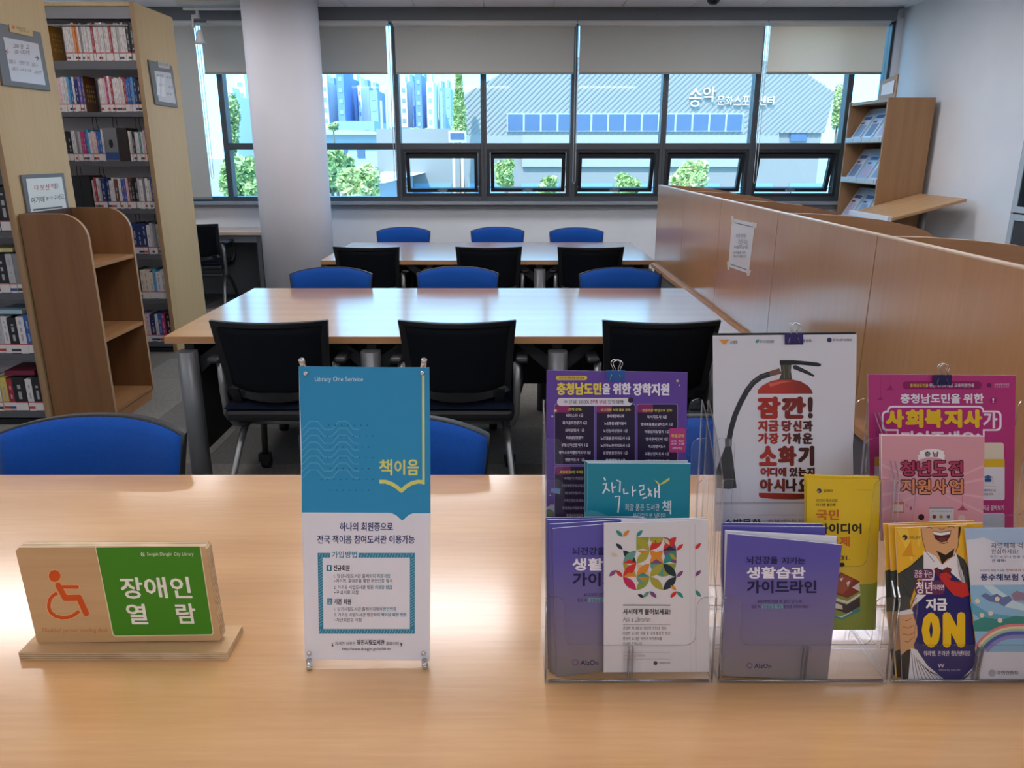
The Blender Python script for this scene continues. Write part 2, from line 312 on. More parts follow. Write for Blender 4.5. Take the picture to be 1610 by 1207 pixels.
# ------------------------------------------------------------------ flat print
OUTLINES = [
44032,184,2,8,134,199,-15,0,0,-163,15,0,0,84,26,0,0,13,-26,0,8,-42,48,-75,0,0,-12,60,0,-19,-52,-48,-39,8,-11,57,50,44053,184,4,8,123,91,-39,9,-38,-9,-15,
-23,15,-23,38,-9,39,9,14,23,8,-81,14,28,6,28,-6,11,-14,-11,-15,-28,-5,-28,5,-10,15,8,89,131,-15,0,0,-98,15,0,0,43,24,0,0,13,-24,0,8,-44,30,-75,0,0,-12,
59,0,-19,-37,-47,-25,6,-12,56,33,44060,184,2,12,147,199,-15,0,0,-66,-21,0,0,62,-15,0,0,-151,15,0,0,77,21,0,0,-85,15,0,8,-69,142,-63,0,0,-12,49,0,-14,-47,
-41,-37,9,-11,48,48,44145,184,3,6,143,96,-109,0,0,-12,94,0,0,-48,15,0,8,-50,152,-74,0,0,-12,57,0,-19,-36,-46,-24,6,-11,55,31,8,71,63,-15,0,0,-43,-35,0,
0,-12,35,0,0,-41,15,0,44148,184,3,8,143,199,-15,0,0,-50,-35,0,0,-13,35,0,0,-58,15,0,8,-50,108,-73,0,0,-12,57,0,-20,-39,-45,-26,6,-12,55,35,6,-18,-41,-15,
0,0,-51,107,0,0,12,-92,0,44172,184,2,4,147,199,-14,0,0,-163,14,0,17,-34,159,-14,0,0,-63,-28,0,6,23,2,23,-63,0,0,-12,48,0,-15,-47,-40,-37,9,-11,28,23,20,
26,33,0,0,-76,14,0,44200,184,1,21,143,199,-15,0,0,-45,-40,0,2,14,1,13,-75,0,0,-12,60,0,-19,-51,-48,-39,8,-12,45,33,24,42,42,0,0,-31,-45,0,0,-13,45,0,0,
-62,15,0,44201,184,2,6,143,94,-109,0,0,-12,94,0,0,-46,15,0,21,0,163,-15,0,0,-29,-36,0,2,9,0,9,-74,0,0,-12,58,0,-20,-37,-46,-23,5,-12,45,21,26,33,40,0,0,
-23,-42,0,0,-12,42,0,0,-21,15,0,44256,184,2,10,139,182,-114,0,0,-12,99,0,0,-4,-1,-32,-5,-41,15,-2,5,43,1,32,8,-58,-37,-15,0,0,-58,-57,0,0,-12,147,0,0,12,
-75,0,44264,184,3,9,137,192,-111,0,0,-12,97,0,-1,-16,-2,-20,14,-1,3,21,0,18,8,-53,-20,-15,0,0,-28,-60,0,0,-12,147,0,0,12,-72,0,13,54,-27,-112,0,0,-12,97,
0,0,-16,-96,0,0,-29,0,-12,115,0,0,12,-100,0,0,18,96,0,44275,184,3,9,137,191,-111,0,0,-12,97,0,-1,-19,-4,-25,15,-1,4,25,0,20,8,-53,-24,-15,0,0,-32,-60,0,
0,-13,147,0,0,13,-72,0,13,5,-25,-15,0,0,-8,-16,-27,-38,-15,5,-11,34,11,23,22,23,-22,34,-11,5,11,-38,15,-17,27,44277,184,4,8,123,88,-41,8,-41,-8,-16,-22,
16,-22,41,-8,41,8,16,22,8,-88,14,31,5,30,-5,12,-14,-12,-13,-30,-5,-31,5,-11,13,10,97,125,-111,0,0,-12,97,0,0,-2,-1,-19,-4,-23,15,-1,4,23,0,20,8,-53,-23,
-15,0,0,-31,-60,0,0,-12,147,0,0,12,-72,0,44284,184,3,9,98,181,-82,0,0,-12,68,0,-1,-25,-4,-35,15,-1,4,38,0,26,10,-41,-38,-15,0,0,-49,-35,-1,2,-12,49,1,52,
5,-1,11,-26,-3,-26,-1,8,77,114,-15,0,0,-163,15,0,0,82,26,0,0,13,-26,0,44288,184,4,9,98,186,-80,0,0,-12,66,0,-1,-18,-3,-25,14,-2,4,28,0,21,11,-41,-28,-15,
0,0,-35,-18,-1,-16,0,2,-12,48,1,53,6,-1,11,-26,-3,-27,-2,8,79,84,-15,0,0,-123,15,0,0,57,23,0,0,13,-23,0,6,-88,-59,-15,0,0,-47,108,0,0,12,-93,0,44368,184,
2,10,139,182,-115,0,0,-12,100,0,0,-5,-1,-32,-5,-39,15,-2,5,40,1,33,12,-79,-40,-15,0,0,-54,-36,0,0,-12,147,0,0,12,-56,0,0,54,-15,0,0,-54,-25,0,44396,184,
1,18,137,188,-110,0,0,-12,95,0,0,-2,0,-25,-5,-31,-108,0,0,-12,66,0,0,-70,15,0,0,70,66,0,0,12,-24,0,4,31,1,25,44397,184,1,23,138,191,-110,0,0,-12,95,0,-1,
-20,-4,-26,-109,0,0,-12,66,0,0,-30,-51,0,0,-12,99,0,0,-43,15,0,0,55,-48,0,0,30,67,0,0,12,-24,0,4,26,1,20,44417,184,2,24,138,192,-110,0,0,-12,95,0,-1,-21,
-4,-25,-109,0,0,-13,66,0,0,-25,-36,-9,-13,-21,15,-22,41,-8,42,8,15,22,-13,21,-36,9,0,25,67,0,0,13,-24,0,4,26,1,20,8,-56,-96,31,-4,11,-14,-11,-13,-31,-5,
-30,5,-11,13,11,14,44508,184,1,21,136,188,-108,0,0,-12,93,0,0,-25,-5,-34,-107,0,0,-12,38,0,0,-69,15,0,0,69,41,0,0,-69,14,0,0,69,39,0,0,12,-25,0,4,34,1,
25,44540,184,2,13,138,189,-110,0,0,-12,95,0,-1,-23,-4,-30,-109,0,0,-12,148,0,0,12,-24,0,4,29,1,24,6,-95,-83,-15,0,0,-54,114,0,0,12,-99,0,44552,184,3,4,
27,96,0,-58,111,0,0,58,4,-96,-12,81,0,0,-34,-81,0,13,96,140,-110,0,0,-12,95,0,-1,-21,-4,-27,-109,0,0,-12,148,0,0,12,-24,0,4,27,1,21,44553,184,3,8,43,106,
-15,0,0,-68,109,0,0,68,-14,0,0,-22,-80,0,4,0,-12,80,0,0,-22,-80,0,13,95,141,-110,0,0,-12,95,0,-1,-20,-4,-27,-109,0,0,-12,148,0,0,12,-24,0,4,27,1,20,44592,
184,2,4,143,199,-15,0,0,-163,15,0,8,-48,145,-76,0,0,-12,61,0,-20,-52,-49,-39,8,-12,58,50,44620,184,3,8,137,199,-15,0,0,-163,15,0,0,83,24,0,0,13,-24,0,8,
-79,49,-44,0,0,-12,30,0,-10,-47,-26,-41,12,-8,30,51,8,52,57,-39,0,0,-12,25,0,-8,-51,-25,-48,12,-8,29,58,44624,184,4,8,57,185,-43,0,0,-12,29,0,-10,-33,-23,
-26,9,-10,30,36,8,54,45,-40,0,0,-12,25,0,-8,-37,-25,-30,10,-9,30,40,8,40,62,-15,0,0,-119,15,0,0,55,24,0,0,12,-24,0,6,-87,-58,-15,0,0,-49,109,0,0,12,-94,
0,44984,184,1,26,73,188,-52,0,0,-13,38,0,-2,-23,-6,-32,-42,0,0,-13,66,0,0,-71,15,0,0,71,66,0,0,13,-22,0,5,37,1,23,0,8,-55,0,0,-13,40,0,-1,-23,-6,-32,-52,
0,7,39,0,23,45000,184,2,30,75,191,-52,0,0,-12,38,0,-2,-18,-5,-26,-45,0,0,-12,66,0,0,-28,-48,0,0,-57,111,0,0,57,-48,0,0,28,66,0,0,12,-22,0,4,30,1,20,0,6,
-52,0,0,-12,38,0,-2,-19,-4,-25,-50,0,6,31,0,20,4,-33,-103,81,0,0,-33,-81,0,45208,184,2,8,134,199,-15,0,0,-163,15,0,0,85,26,0,0,13,-26,0,10,-104,49,-15,
0,0,-93,0,-13,13,0,38,2,40,6,-2,12,-38,-5,-36,-2,45216,184,3,8,135,199,-15,0,0,-82,15,0,0,36,24,0,0,12,-24,0,10,-103,27,-15,0,0,-55,0,-12,13,0,36,1,39,
6,-1,12,-38,-5,-34,-2,13,103,-28,-103,0,0,-12,88,0,0,-17,-88,0,0,-30,0,-12,109,0,0,12,-94,0,0,19,88,0,45224,184,4,4,33,98,0,-60,102,0,0,60,4,-88,-12,74,
0,0,-36,-74,0,8,88,149,-15,0,0,-92,15,0,0,42,24,0,0,12,-24,0,10,-103,30,-15,0,0,-59,0,-13,13,0,36,2,40,5,-2,13,-37,-6,-35,-1,45236,184,2,12,147,199,-15,
0,0,-66,-22,0,0,62,-14,0,0,-151,14,0,0,76,22,0,0,-84,15,0,10,-115,143,-15,0,0,-88,0,-13,10,0,28,1,31,4,-2,13,-27,-4,-25,-1,45367,184,4,4,147,199,-15,0,
0,-110,15,0,13,-47,8,-15,0,0,-6,-17,-28,-38,-15,5,-11,34,12,23,22,23,-22,34,-12,6,11,-39,15,-16,28,8,14,104,-14,0,0,-33,-34,0,0,-12,34,0,0,-47,14,0,10,
-82,81,-14,0,0,-63,0,-12,10,0,28,1,30,4,-2,12,-26,-3,-26,-2,45380,184,3,12,143,199,-15,0,0,-21,-46,0,0,-12,46,0,0,-20,-46,0,0,-12,46,0,0,-56,15,0,10,-110,
109,-14,0,0,-72,0,-13,12,0,35,1,37,5,-2,13,-35,-5,-33,-1,6,21,-26,-15,0,0,-49,108,0,0,12,-93,0,45392,184,4,4,38,96,0,-58,105,0,0,58,4,-90,-12,75,0,0,-34,
-75,0,12,90,149,-15,0,0,-18,-46,0,0,-12,46,0,0,-17,-46,0,0,-12,46,0,0,-37,15,0,10,-109,88,-15,0,0,-68,0,-13,12,0,37,1,34,5,-2,12,-32,-4,-34,-1,45432,184,
1,14,42,185,-15,0,0,-72,48,0,0,-44,-66,0,0,-12,148,0,0,12,-67,0,0,44,50,0,0,12,-98,0,45440,184,2,14,43,196,-14,0,0,-48,46,0,0,-17,-66,0,0,-13,147,0,0,13,
-66,0,0,17,49,0,0,13,-96,0,13,95,-56,-111,0,0,-12,96,0,0,-15,-95,0,0,-28,0,-12,115,0,0,12,-101,0,0,17,96,0,45459,184,4,8,119,75,-37,5,-36,-5,-12,-17,12,
-16,36,-6,37,6,12,16,8,-73,9,24,3,25,-3,9,-9,-9,-8,-25,-3,-24,3,-9,8,8,41,56,-15,0,0,-14,-52,0,0,-12,119,0,0,12,-52,0,14,-46,96,-15,0,0,-47,47,0,0,-16,
-67,0,0,-12,147,0,0,12,-66,0,0,16,50,0,0,12,-96,0,45516,184,2,4,142,199,-15,0,0,-163,15,0,17,-105,147,-15,0,0,-63,34,0,0,-36,-24,0,-22,0,2,-13,51,1,54,
5,-1,12,-22,-3,-23,-1,0,35,35,0,0,12,-69,0,45572,184,2,6,43,191,-15,0,0,-59,112,0,0,12,-97,0,8,114,-36,-148,0,0,-13,66,0,0,-59,15,0,0,59,67,0,45716,184,
3,4,156,116,-147,0,0,-12,147,0,6,-112,89,-15,0,0,-55,111,0,0,12,-96,0,6,-1,-63,-15,0,0,-47,112,0,0,12,-97,0,45733,184,4,4,156,123,-147,0,0,-13,147,0,8,
-33,-22,-41,8,-40,-8,-15,-22,15,-22,40,-7,41,7,15,22,8,-85,14,29,4,30,-4,11,-14,-11,-13,-30,-5,-29,5,-11,13,6,2,130,-15,0,0,-55,110,0,0,13,-95,0,45768,
184,2,4,142,199,-15,0,0,-163,15,0,10,-108,147,-15,0,0,-92,0,-13,14,0,38,2,41,6,-1,12,-40,-5,-37,-2,45796,184,2,8,134,199,-15,0,0,-163,15,0,0,86,27,0,0,
13,-27,0,11,-118,48,0,-107,13,0,40,2,37,4,-2,13,-35,-5,-38,-1,0,82,60,0,0,12,45800,184,3,8,135,199,-15,0,0,-118,15,0,0,57,24,0,0,13,-24,0,6,-86,-58,-15,
0,0,-53,109,0,0,12,-94,0,11,-32,133,0,-75,12,0,42,1,34,4,-2,13,-32,-5,-40,-1,0,51,57,0,0,12,45812,184,4,4,33,98,0,-60,102,0,0,60,4,-87,-12,73,0,0,-36,-73,
0,8,87,149,-15,0,0,-92,15,0,0,40,24,0,0,12,-24,0,11,-118,29,0,-72,12,0,42,1,34,4,-2,13,-32,-5,-40,-1,0,48,57,0,0,12,45817,184,4,8,123,90,-39,9,-40,-9,-14,
-23,14,-22,40,-9,39,9,14,22,8,-82,15,29,5,28,-5,10,-15,-10,-14,-28,-5,-29,5,-11,14,8,92,132,-16,0,0,-97,16,0,0,42,23,0,0,13,-23,0,11,-120,29,0,-71,13,0,
42,1,34,4,-2,13,-32,-5,-40,-1,0,47,57,0,0,12,45824,184,2,12,147,199,-14,0,0,-65,-23,0,0,61,-14,0,0,-151,14,0,0,77,23,0,0,-85,14,0,11,-132,143,0,-103,10,
0,32,1,29,4,-2,12,-26,-3,-28,-1,0,78,45,0,0,12,45908,184,2,8,143,199,-15,0,0,-59,-46,0,0,-13,46,0,0,-91,15,0,11,-126,147,0,-107,13,0,39,1,35,5,-2,12,-33,
-4,-37,-1,0,82,59,0,0,12,46020,184,1,16,28,186,0,-75,47,0,0,-42,-66,0,0,-13,148,0,0,13,-67,0,0,42,50,0,0,12,-97,0,0,50,95,0,0,13,46021,184,2,6,138,90,-113,
0,0,-12,98,0,0,-43,15,0,16,-110,157,0,-55,47,0,0,-19,-66,0,0,-12,147,0,0,12,-66,0,0,19,49,0,0,12,-97,0,0,31,96,0,0,12,46028,184,2,16,29,193,0,-49,46,0,
0,-16,-66,0,0,-12,147,0,0,12,-66,0,0,16,49,0,0,12,-96,0,0,24,94,0,0,13,13,0,-91,-110,0,0,-11,96,0,0,-14,-96,0,0,-27,0,-12,115,0,0,12,-100,0,0,16,95,0,46041,
184,3,8,123,87,-41,8,-40,-8,-15,-22,15,-21,40,-8,41,8,15,21,8,-85,13,29,5,30,-5,11,-13,-11,-13,-30,-4,-29,4,-11,13,16,-14,126,0,-54,47,0,0,-18,-66,0,0,
-12,147,0,0,12,-66,0,0,18,49,0,0,12,-97,0,0,30,96,0,0,12,46104,184,2,4,142,199,-15,0,0,-163,15,0,19,-120,147,0,-67,33,0,0,-32,-23,0,-22,0,2,-13,51,1,54,
5,-1,11,-23,-2,-23,-1,0,31,35,0,0,13,-68,0,0,42,67,0,0,12,46160,184,2,8,29,189,0,-63,109,0,0,12,-94,0,0,39,92,0,0,12,8,20,-84,-147,0,0,-12,66,0,0,-57,15,
0,0,57,66,0,46300,184,2,4,157,71,-148,0,0,-13,148,0,8,-129,126,0,-76,112,0,0,13,-98,0,0,51,96,0,0,12,46301,184,3,4,156,120,-147,0,0,-13,147,0,6,-18,-19,
-113,0,0,-12,98,0,0,-41,15,0,8,-110,158,0,-55,111,0,0,12,-97,0,0,30,96,0,0,13,46321,184,4,4,156,121,-147,0,0,-12,147,0,8,-33,-22,-41,8,-40,-8,-15,-21,15,
-22,40,-8,41,8,15,22,8,-85,13,29,4,30,-4,11,-13,-11,-13,-30,-5,-29,5,-11,13,8,-14,126,0,-55,111,0,0,12,-97,0,0,31,96,0,0,12,46356,184,2,4,142,199,-15,0,
0,-163,15,0,11,-123,147,0,-107,14,0,42,1,36,5,-1,12,-35,-4,-41,-1,0,82,62,0,0,12,46412,184,3,12,149,199,-14,0,0,-67,-19,0,0,63,-14,0,0,-151,14,0,0,76,19,
0,0,-84,14,0,11,-135,142,0,-100,6,0,13,1,18,3,-1,12,-12,-2,-10,-1,0,75,21,0,0,12,11,7,0,0,-100,6,0,16,1,18,3,-1,13,-14,-3,-12,-1,0,75,22,0,0,12,46972,184,
2,8,134,199,-15,0,0,-163,15,0,0,86,27,0,0,12,-27,0,15,-45,50,-74,0,0,-12,59,0,0,-35,-58,0,0,-62,13,0,41,1,37,5,-2,12,-35,-4,-40,-1,0,37,59,0,46988,184,
4,4,33,94,0,-56,102,0,0,56,4,-88,-12,74,0,0,-32,-74,0,8,88,149,-15,0,0,-97,15,0,0,42,24,0,0,13,-24,0,15,-46,33,-73,0,0,-12,58,0,0,-21,-58,0,0,-47,13,0,
40,1,37,5,-1,12,-36,-5,-38,0,0,22,58,0,46989,184,4,8,48,102,-15,0,0,-64,102,0,0,64,-15,0,0,-20,-72,0,4,0,-12,72,0,0,-20,-72,0,8,87,149,-15,0,0,-90,15,0,
0,38,24,0,0,13,-24,0,15,-46,31,-73,0,0,-12,58,0,0,-20,-58,0,0,-46,13,0,40,1,37,4,-1,12,-36,-4,-38,-1,0,22,58,0,47000,184,2,15,75,181,-61,0,0,-12,46,0,0,
-33,-46,0,0,-61,11,0,30,1,31,4,-1,12,-29,-4,-27,-1,0,37,46,0,12,72,75,-14,0,0,-64,-23,0,0,60,-14,0,0,-151,14,0,0,78,23,0,0,-86,14,0,47084,184,2,8,143,199,
-15,0,0,-63,-31,0,0,-12,31,0,0,-88,15,0,15,-56,148,-72,0,0,-12,58,0,0,-33,-58,0,0,-64,13,0,39,1,35,4,-1,13,-34,-4,-37,-2,0,40,57,0,47144,184,3,12,143,199,
-15,0,0,-28,-32,0,0,-12,32,0,0,-24,-32,0,0,-12,32,0,0,-44,15,0,15,-57,108,-71,0,0,-12,56,0,0,-24,-55,0,0,-50,11,0,39,0,31,4,-2,12,-29,-3,-35,-1,0,27,55,
0,6,-33,-52,-15,0,0,-48,110,0,0,13,-95,0,47161,184,4,8,129,87,-40,8,-39,-8,-15,-22,15,-22,39,-8,40,8,15,22,8,-84,14,29,4,29,-4,11,-14,-11,-13,-29,-5,-29,
5,-10,13,15,36,125,-71,0,0,-13,56,0,0,-22,-55,0,0,-48,11,0,40,1,29,3,-1,12,-28,-3,-36,-1,0,25,55,0,12,57,55,-15,0,0,-26,-32,0,0,-12,32,0,0,-21,-32,0,0,
-12,32,0,0,-30,15,0,47196,184,1,21,138,187,-111,0,0,-12,96,0,0,-26,-96,0,0,-38,0,-12,48,0,0,-30,-66,0,0,-13,148,0,0,13,-67,0,0,30,52,0,0,12,-100,0,0,26,
96,0,47308,184,2,21,138,187,-111,0,0,-12,96,0,0,-25,-96,0,0,-39,0,-12,23,0,0,-30,-41,0,0,-13,148,0,0,13,-40,0,0,30,25,0,0,12,-100,0,0,26,96,0,4,-73,-68,
0,30,37,0,0,-30,47448,184,2,12,156,102,-147,0,0,-12,38,0,0,-54,15,0,0,54,41,0,0,-54,15,0,0,54,38,0,13,-17,103,-113,0,0,-13,97,0,0,-18,-96,0,0,-31,0,-13,
115,0,0,13,-100,0,0,20,97,0,47484,184,3,4,156,123,-147,0,0,-11,147,0,13,-18,-13,-112,0,0,-11,97,0,0,-14,-96,0,0,-25,0,-11,116,0,0,11,-101,0,0,15,96,0,13,
0,130,-110,0,0,-11,95,0,0,-13,-95,0,0,-24,0,-11,112,0,0,11,-97,0,0,14,95,0,47532,184,2,4,142,199,-14,0,0,-163,14,0,15,-49,148,-75,0,0,-12,60,0,0,-34,-60,
0,0,-63,14,0,40,1,42,5,-2,12,-40,-4,-39,-1,0,38,60,0,47549,184,4,4,142,199,-15,0,0,-90,15,0,8,-90,-8,-15,0,0,-63,105,0,0,63,-14,0,0,-19,-76,0,4,0,-12,76,
0,0,-20,-76,0,15,39,141,-74,0,0,-12,59,0,0,-21,-59,0,0,-45,14,0,40,1,39,4,-2,12,-37,-4,-39,-1,0,22,59,0,47553,184,4,4,142,199,-15,0,0,-100,15,0,8,-13,-12,
-40,8,-40,-7,-15,-22,15,-22,40,-8,40,8,14,22,8,-83,13,29,4,29,-4,11,-13,-11,-13,-29,-5,-29,5,-11,13,15,42,122,-74,0,0,-12,59,0,0,-21,-59,0,0,-47,14,0,40,
2,39,4,-2,12,-37,-4,-39,-1,0,23,59,0,47581,184,5,4,16,186,0,-70,75,0,0,70,4,-61,-12,46,0,0,-46,-46,0,8,93,-39,-39,8,-40,-8,-14,-22,14,-23,40,-8,39,8,14,
23,8,-82,13,29,5,28,-5,10,-13,-10,-14,-28,-5,-29,5,-10,14,8,90,132,-15,0,0,-96,15,0,0,43,24,0,0,12,-24,0,47582,184,4,4,16,188,0,-70,75,0,0,70,4,-61,-12,
46,0,0,-46,-46,0,8,105,69,-15,0,0,-93,15,0,0,41,24,0,0,13,-24,0,15,3,-64,-107,0,0,-12,46,0,-17,-23,-35,-13,6,-11,32,11,22,20,21,-20,33,-12,5,12,-35,13,
-16,23,45,0,47588,184,3,4,15,180,0,-100,62,0,0,100,4,-48,-12,34,0,0,-76,-34,0,12,118,107,-14,0,0,-65,-22,0,0,61,-14,0,0,-151,14,0,0,78,22,0,0,-86,14,0,
47732,184,4,12,143,199,-15,0,0,-29,-37,0,0,15,-74,0,0,-77,74,0,0,15,37,0,0,-43,15,0,4,-112,93,45,0,0,-53,-45,0,4,60,38,37,0,0,-23,-37,0,6,-38,-45,-15,0,
0,-50,109,0,0,12,-94,0,47784,184,2,12,26,185,0,-76,49,0,0,-40,-66,0,0,-12,148,0,0,12,-67,0,0,40,49,0,0,76,4,-98,-12,83,0,0,-52,-83,0,47785,184,3,12,28,
192,0,-55,47,0,0,-21,-66,0,0,-12,147,0,0,12,-66,0,0,21,47,0,0,55,4,-95,-12,81,0,0,-31,-81,0,6,96,-62,-113,0,0,-12,98,0,0,-39,15,0,47924,184,3,4,28,190,
0,-64,110,0,0,64,4,-96,-12,81,0,0,-40,-81,0,8,114,-34,-147,0,0,-12,66,0,0,-56,15,0,0,56,66,0,47928,184,4,4,28,191,0,-57,109,0,0,57,4,-95,-12,81,0,0,-33,
-81,0,8,114,-30,-147,0,0,-13,67,0,0,-32,15,0,0,32,65,0,6,-114,-17,-14,0,0,-46,112,0,0,12,-98,0,47932,184,3,4,28,193,0,-49,109,0,0,49,4,-94,-11,79,0,0,-26,
-79,0,21,113,-26,-147,0,0,-12,66,0,0,-16,-48,0,0,-11,96,0,0,-14,-96,0,0,-28,0,-11,115,0,0,11,-100,0,0,17,95,0,0,36,-47,0,0,16,66,0,48120,184,3,4,18,183,
0,-106,75,0,0,106,4,-60,-12,46,0,0,-82,-46,0,4,109,110,-15,0,0,-163,15,0,48124,184,4,4,17,185,0,-76,76,0,0,76,4,-61,-12,47,0,0,-52,-47,0,4,110,78,-15,0,
0,-117,15,0,6,-89,11,-15,0,0,-52,109,0,0,13,-94,0,48143,184,4,4,17,188,0,-66,76,0,0,66,4,-61,-12,47,0,0,-42,-47,0,4,110,65,-15,0,0,-94,15,0,19,-44,5,-15,
0,0,-16,-48,0,0,-11,48,0,-16,-22,-38,-13,5,-12,34,11,23,19,22,-19,34,-11,5,12,-37,13,-17,22,48,0,0,11,-48,0,48148,184,3,8,30,185,-15,0,0,-110,76,0,0,110,
-15,0,0,-43,-46,0,4,0,-12,46,0,0,-43,-46,0,8,104,112,-15,0,0,-163,15,0,0,86,27,0,0,13,-27,0,48152,184,4,8,30,187,-14,0,0,-80,75,0,0,80,-15,0,0,-27,-46,
0,4,0,-12,46,0,0,-29,-46,0,8,105,80,-15,0,0,-120,15,0,0,58,24,0,0,13,-24,0,6,-86,-59,-15,0,0,-51,109,0,0,12,-94,0,48155,184,4,8,30,190,-14,0,0,-76,75,0,
0,76,-15,0,0,-25,-46,0,4,0,-12,46,0,0,-27,-46,0,8,105,73,-15,0,0,-95,15,0,0,43,24,0,0,13,-24,0,9,-102,-65,0,-45,0,-12,107,0,0,12,-92,0,0,33,89,0,0,12,48156,
184,4,8,30,192,-14,0,0,-71,75,0,0,71,-15,0,0,-23,-46,0,4,0,-12,46,0,0,-24,-46,0,8,105,66,-15,0,0,-84,15,0,0,37,24,0,0,12,-24,0,13,0,-57,-103,0,0,-12,89,
0,0,-16,-89,0,0,-29,0,-12,109,0,0,12,-94,0,0,17,88,0,48169,184,5,8,123,89,-39,8,-40,-8,-14,-22,14,-23,40,-8,39,8,14,23,8,-82,13,29,5,28,-5,10,-13,-10,-14,
-28,-5,-29,5,-10,14,8,-15,122,-14,0,0,-75,75,0,0,75,-15,0,0,-25,-46,0,4,0,-12,46,0,0,-26,-46,0,8,105,73,-15,0,0,-98,15,0,0,44,24,0,0,13,-24,0,48184,184,
4,8,30,190,-14,0,0,-68,63,0,0,68,-14,0,0,-21,-35,0,4,0,-12,35,0,0,-23,-35,0,12,116,65,-14,0,0,-37,-21,0,0,34,-14,0,0,-80,14,0,0,34,21,0,0,-36,14,0,13,0,
-7,-107,0,0,-12,92,0,0,-16,-92,0,0,-29,0,-12,113,0,0,12,-98,0,0,18,92,0,48264,184,3,16,143,199,-15,0,0,-46,-37,0,0,35,-15,0,0,-29,-44,0,0,29,-15,0,0,-82,
74,0,0,35,37,0,0,-63,15,0,4,-111,70,44,0,0,-30,-44,0,6,21,-28,-15,0,0,-50,109,0,0,12,-94,0,48277,184,4,16,143,199,-15,0,0,-40,-37,0,0,31,-15,0,0,-24,-44,
0,0,24,-15,0,0,-74,74,0,0,30,37,0,0,-36,15,0,4,-111,44,44,0,0,-26,-44,0,8,21,-26,-14,0,0,-64,104,0,0,64,-15,0,0,-20,-75,0,4,0,-11,75,0,0,-20,-75,0,48337,
184,5,16,143,199,-15,0,0,-27,-37,0,0,17,-15,0,0,-26,-44,0,0,26,-15,0,0,-77,74,0,0,15,37,0,0,-27,15,0,4,-52,60,37,0,0,-21,-37,0,4,-59,12,44,0,0,-27,-44,
0,8,97,-35,-40,8,-39,-8,-15,-22,15,-23,39,-8,40,8,14,23,8,-54,18,29,-5,11,-13,-11,-14,-29,-5,-29,5,-10,14,10,13,48372,184,2,16,41,187,-15,0,0,-83,49,0,
0,-35,-66,0,0,-12,148,0,0,12,-67,0,0,35,49,0,0,83,-15,0,0,-29,-83,0,4,0,-12,83,0,0,-30,-83,0,48373,184,3,6,138,87,-113,0,0,-12,98,0,0,-39,15,0,16,-95,159,
-15,0,0,-61,47,0,0,-19,-66,0,0,-12,147,0,0,12,-66,0,0,19,47,0,0,61,-15,0,0,-18,-79,0,4,0,-12,79,0,0,-19,-79,0,48376,184,3,16,43,192,-15,0,0,-65,47,0,0,
-17,-66,0,0,-12,147,0,0,12,-66,0,0,17,47,0,0,65,-15,0,0,-20,-79,0,4,0,-12,79,0,0,-21,-79,0,6,0,-54,-15,0,0,-45,112,0,0,12,-97,0,48388,184,4,16,43,195,-15,
0,0,-60,47,0,0,-17,-66,0,0,-13,147,0,0,13,-66,0,0,17,47,0,0,60,-15,0,0,-18,-79,0,4,0,-11,79,0,0,-19,-79,0,4,-16,-57,0,-52,111,0,0,52,4,-96,-12,81,0,0,-28,
-81,0,48512,184,3,8,42,192,-14,0,0,-70,110,0,0,70,-15,0,0,-22,-81,0,4,0,-12,81,0,0,-24,-81,0,8,114,-32,-147,0,0,-12,66,0,0,-54,15,0,0,54,66,0,48516,184,
4,8,43,194,-15,0,0,-66,109,0,0,66,-15,0,0,-21,-79,0,4,0,-12,79,0,0,-20,-79,0,8,113,-28,-147,0,0,-12,67,0,0,-32,15,0,0,32,65,0,6,-114,-17,-14,0,0,-44,112,
0,0,12,-98,0,48708,184,3,4,142,199,-15,0,0,-163,15,0,8,-109,149,-15,0,0,-110,77,0,0,110,-15,0,0,-43,-47,0,4,0,-12,47,0,0,-43,-47,0,49324,184,2,13,64,185,
-15,0,0,-29,-12,-44,-30,-29,9,-12,24,21,16,33,16,-31,24,-20,9,12,-29,28,-12,42,8,70,43,-15,0,0,-163,15,0,0,84,27,0,0,13,-27,0,49328,184,3,13,64,189,-15,
0,0,-20,-11,-34,-30,-22,8,-12,25,16,16,25,16,-22,23,-15,8,12,-29,20,-11,31,8,71,31,-15,0,0,-120,15,0,0,57,24,0,0,13,-24,0,6,-86,-59,-15,0,0,-50,109,0,0,
12,-94,0,49345,184,4,8,123,88,-39,8,-40,-8,-14,-22,14,-22,40,-8,39,8,14,22,8,-53,18,28,-5,10,-13,-10,-13,-28,-5,-29,5,-10,13,10,13,13,8,111,-14,0,0,-16,
-11,-34,-30,-22,8,-12,25,16,15,25,16,-22,23,-15,8,12,-29,20,-11,31,8,72,26,-15,0,0,-99,15,0,0,44,24,0,0,13,-24,0,49373,184,4,8,132,87,-39,8,-40,-8,-15,
-22,15,-21,40,-8,39,8,15,21,8,-83,13,29,5,29,-5,10,-13,-10,-12,-29,-5,-29,5,-11,12,13,4,124,-14,0,0,-22,-9,-28,-25,-21,8,-11,20,14,13,22,13,-19,19,-13,
8,12,-24,18,-9,26,12,89,32,-14,0,0,-44,-21,0,0,41,-14,0,0,-93,14,0,0,40,21,0,0,-45,14,0,49436,184,2,8,143,199,-15,0,0,-55,-38,0,0,-13,38,0,0,-95,15,0,13,
-77,149,-15,0,0,-29,-12,-44,-30,-30,9,-12,25,22,16,33,16,-31,24,-21,9,12,-30,29,-12,42,49437,184,3,6,143,94,-109,0,0,-12,94,0,0,-46,15,0,8,0,163,-15,0,
0,-34,-35,0,0,-13,35,0,0,-49,15,0,13,-79,88,-14,0,0,-18,-11,-33,-30,-22,8,-12,25,16,15,25,16,-22,23,-15,8,11,-29,21,-11,31,49440,184,3,8,143,199,-15,0,
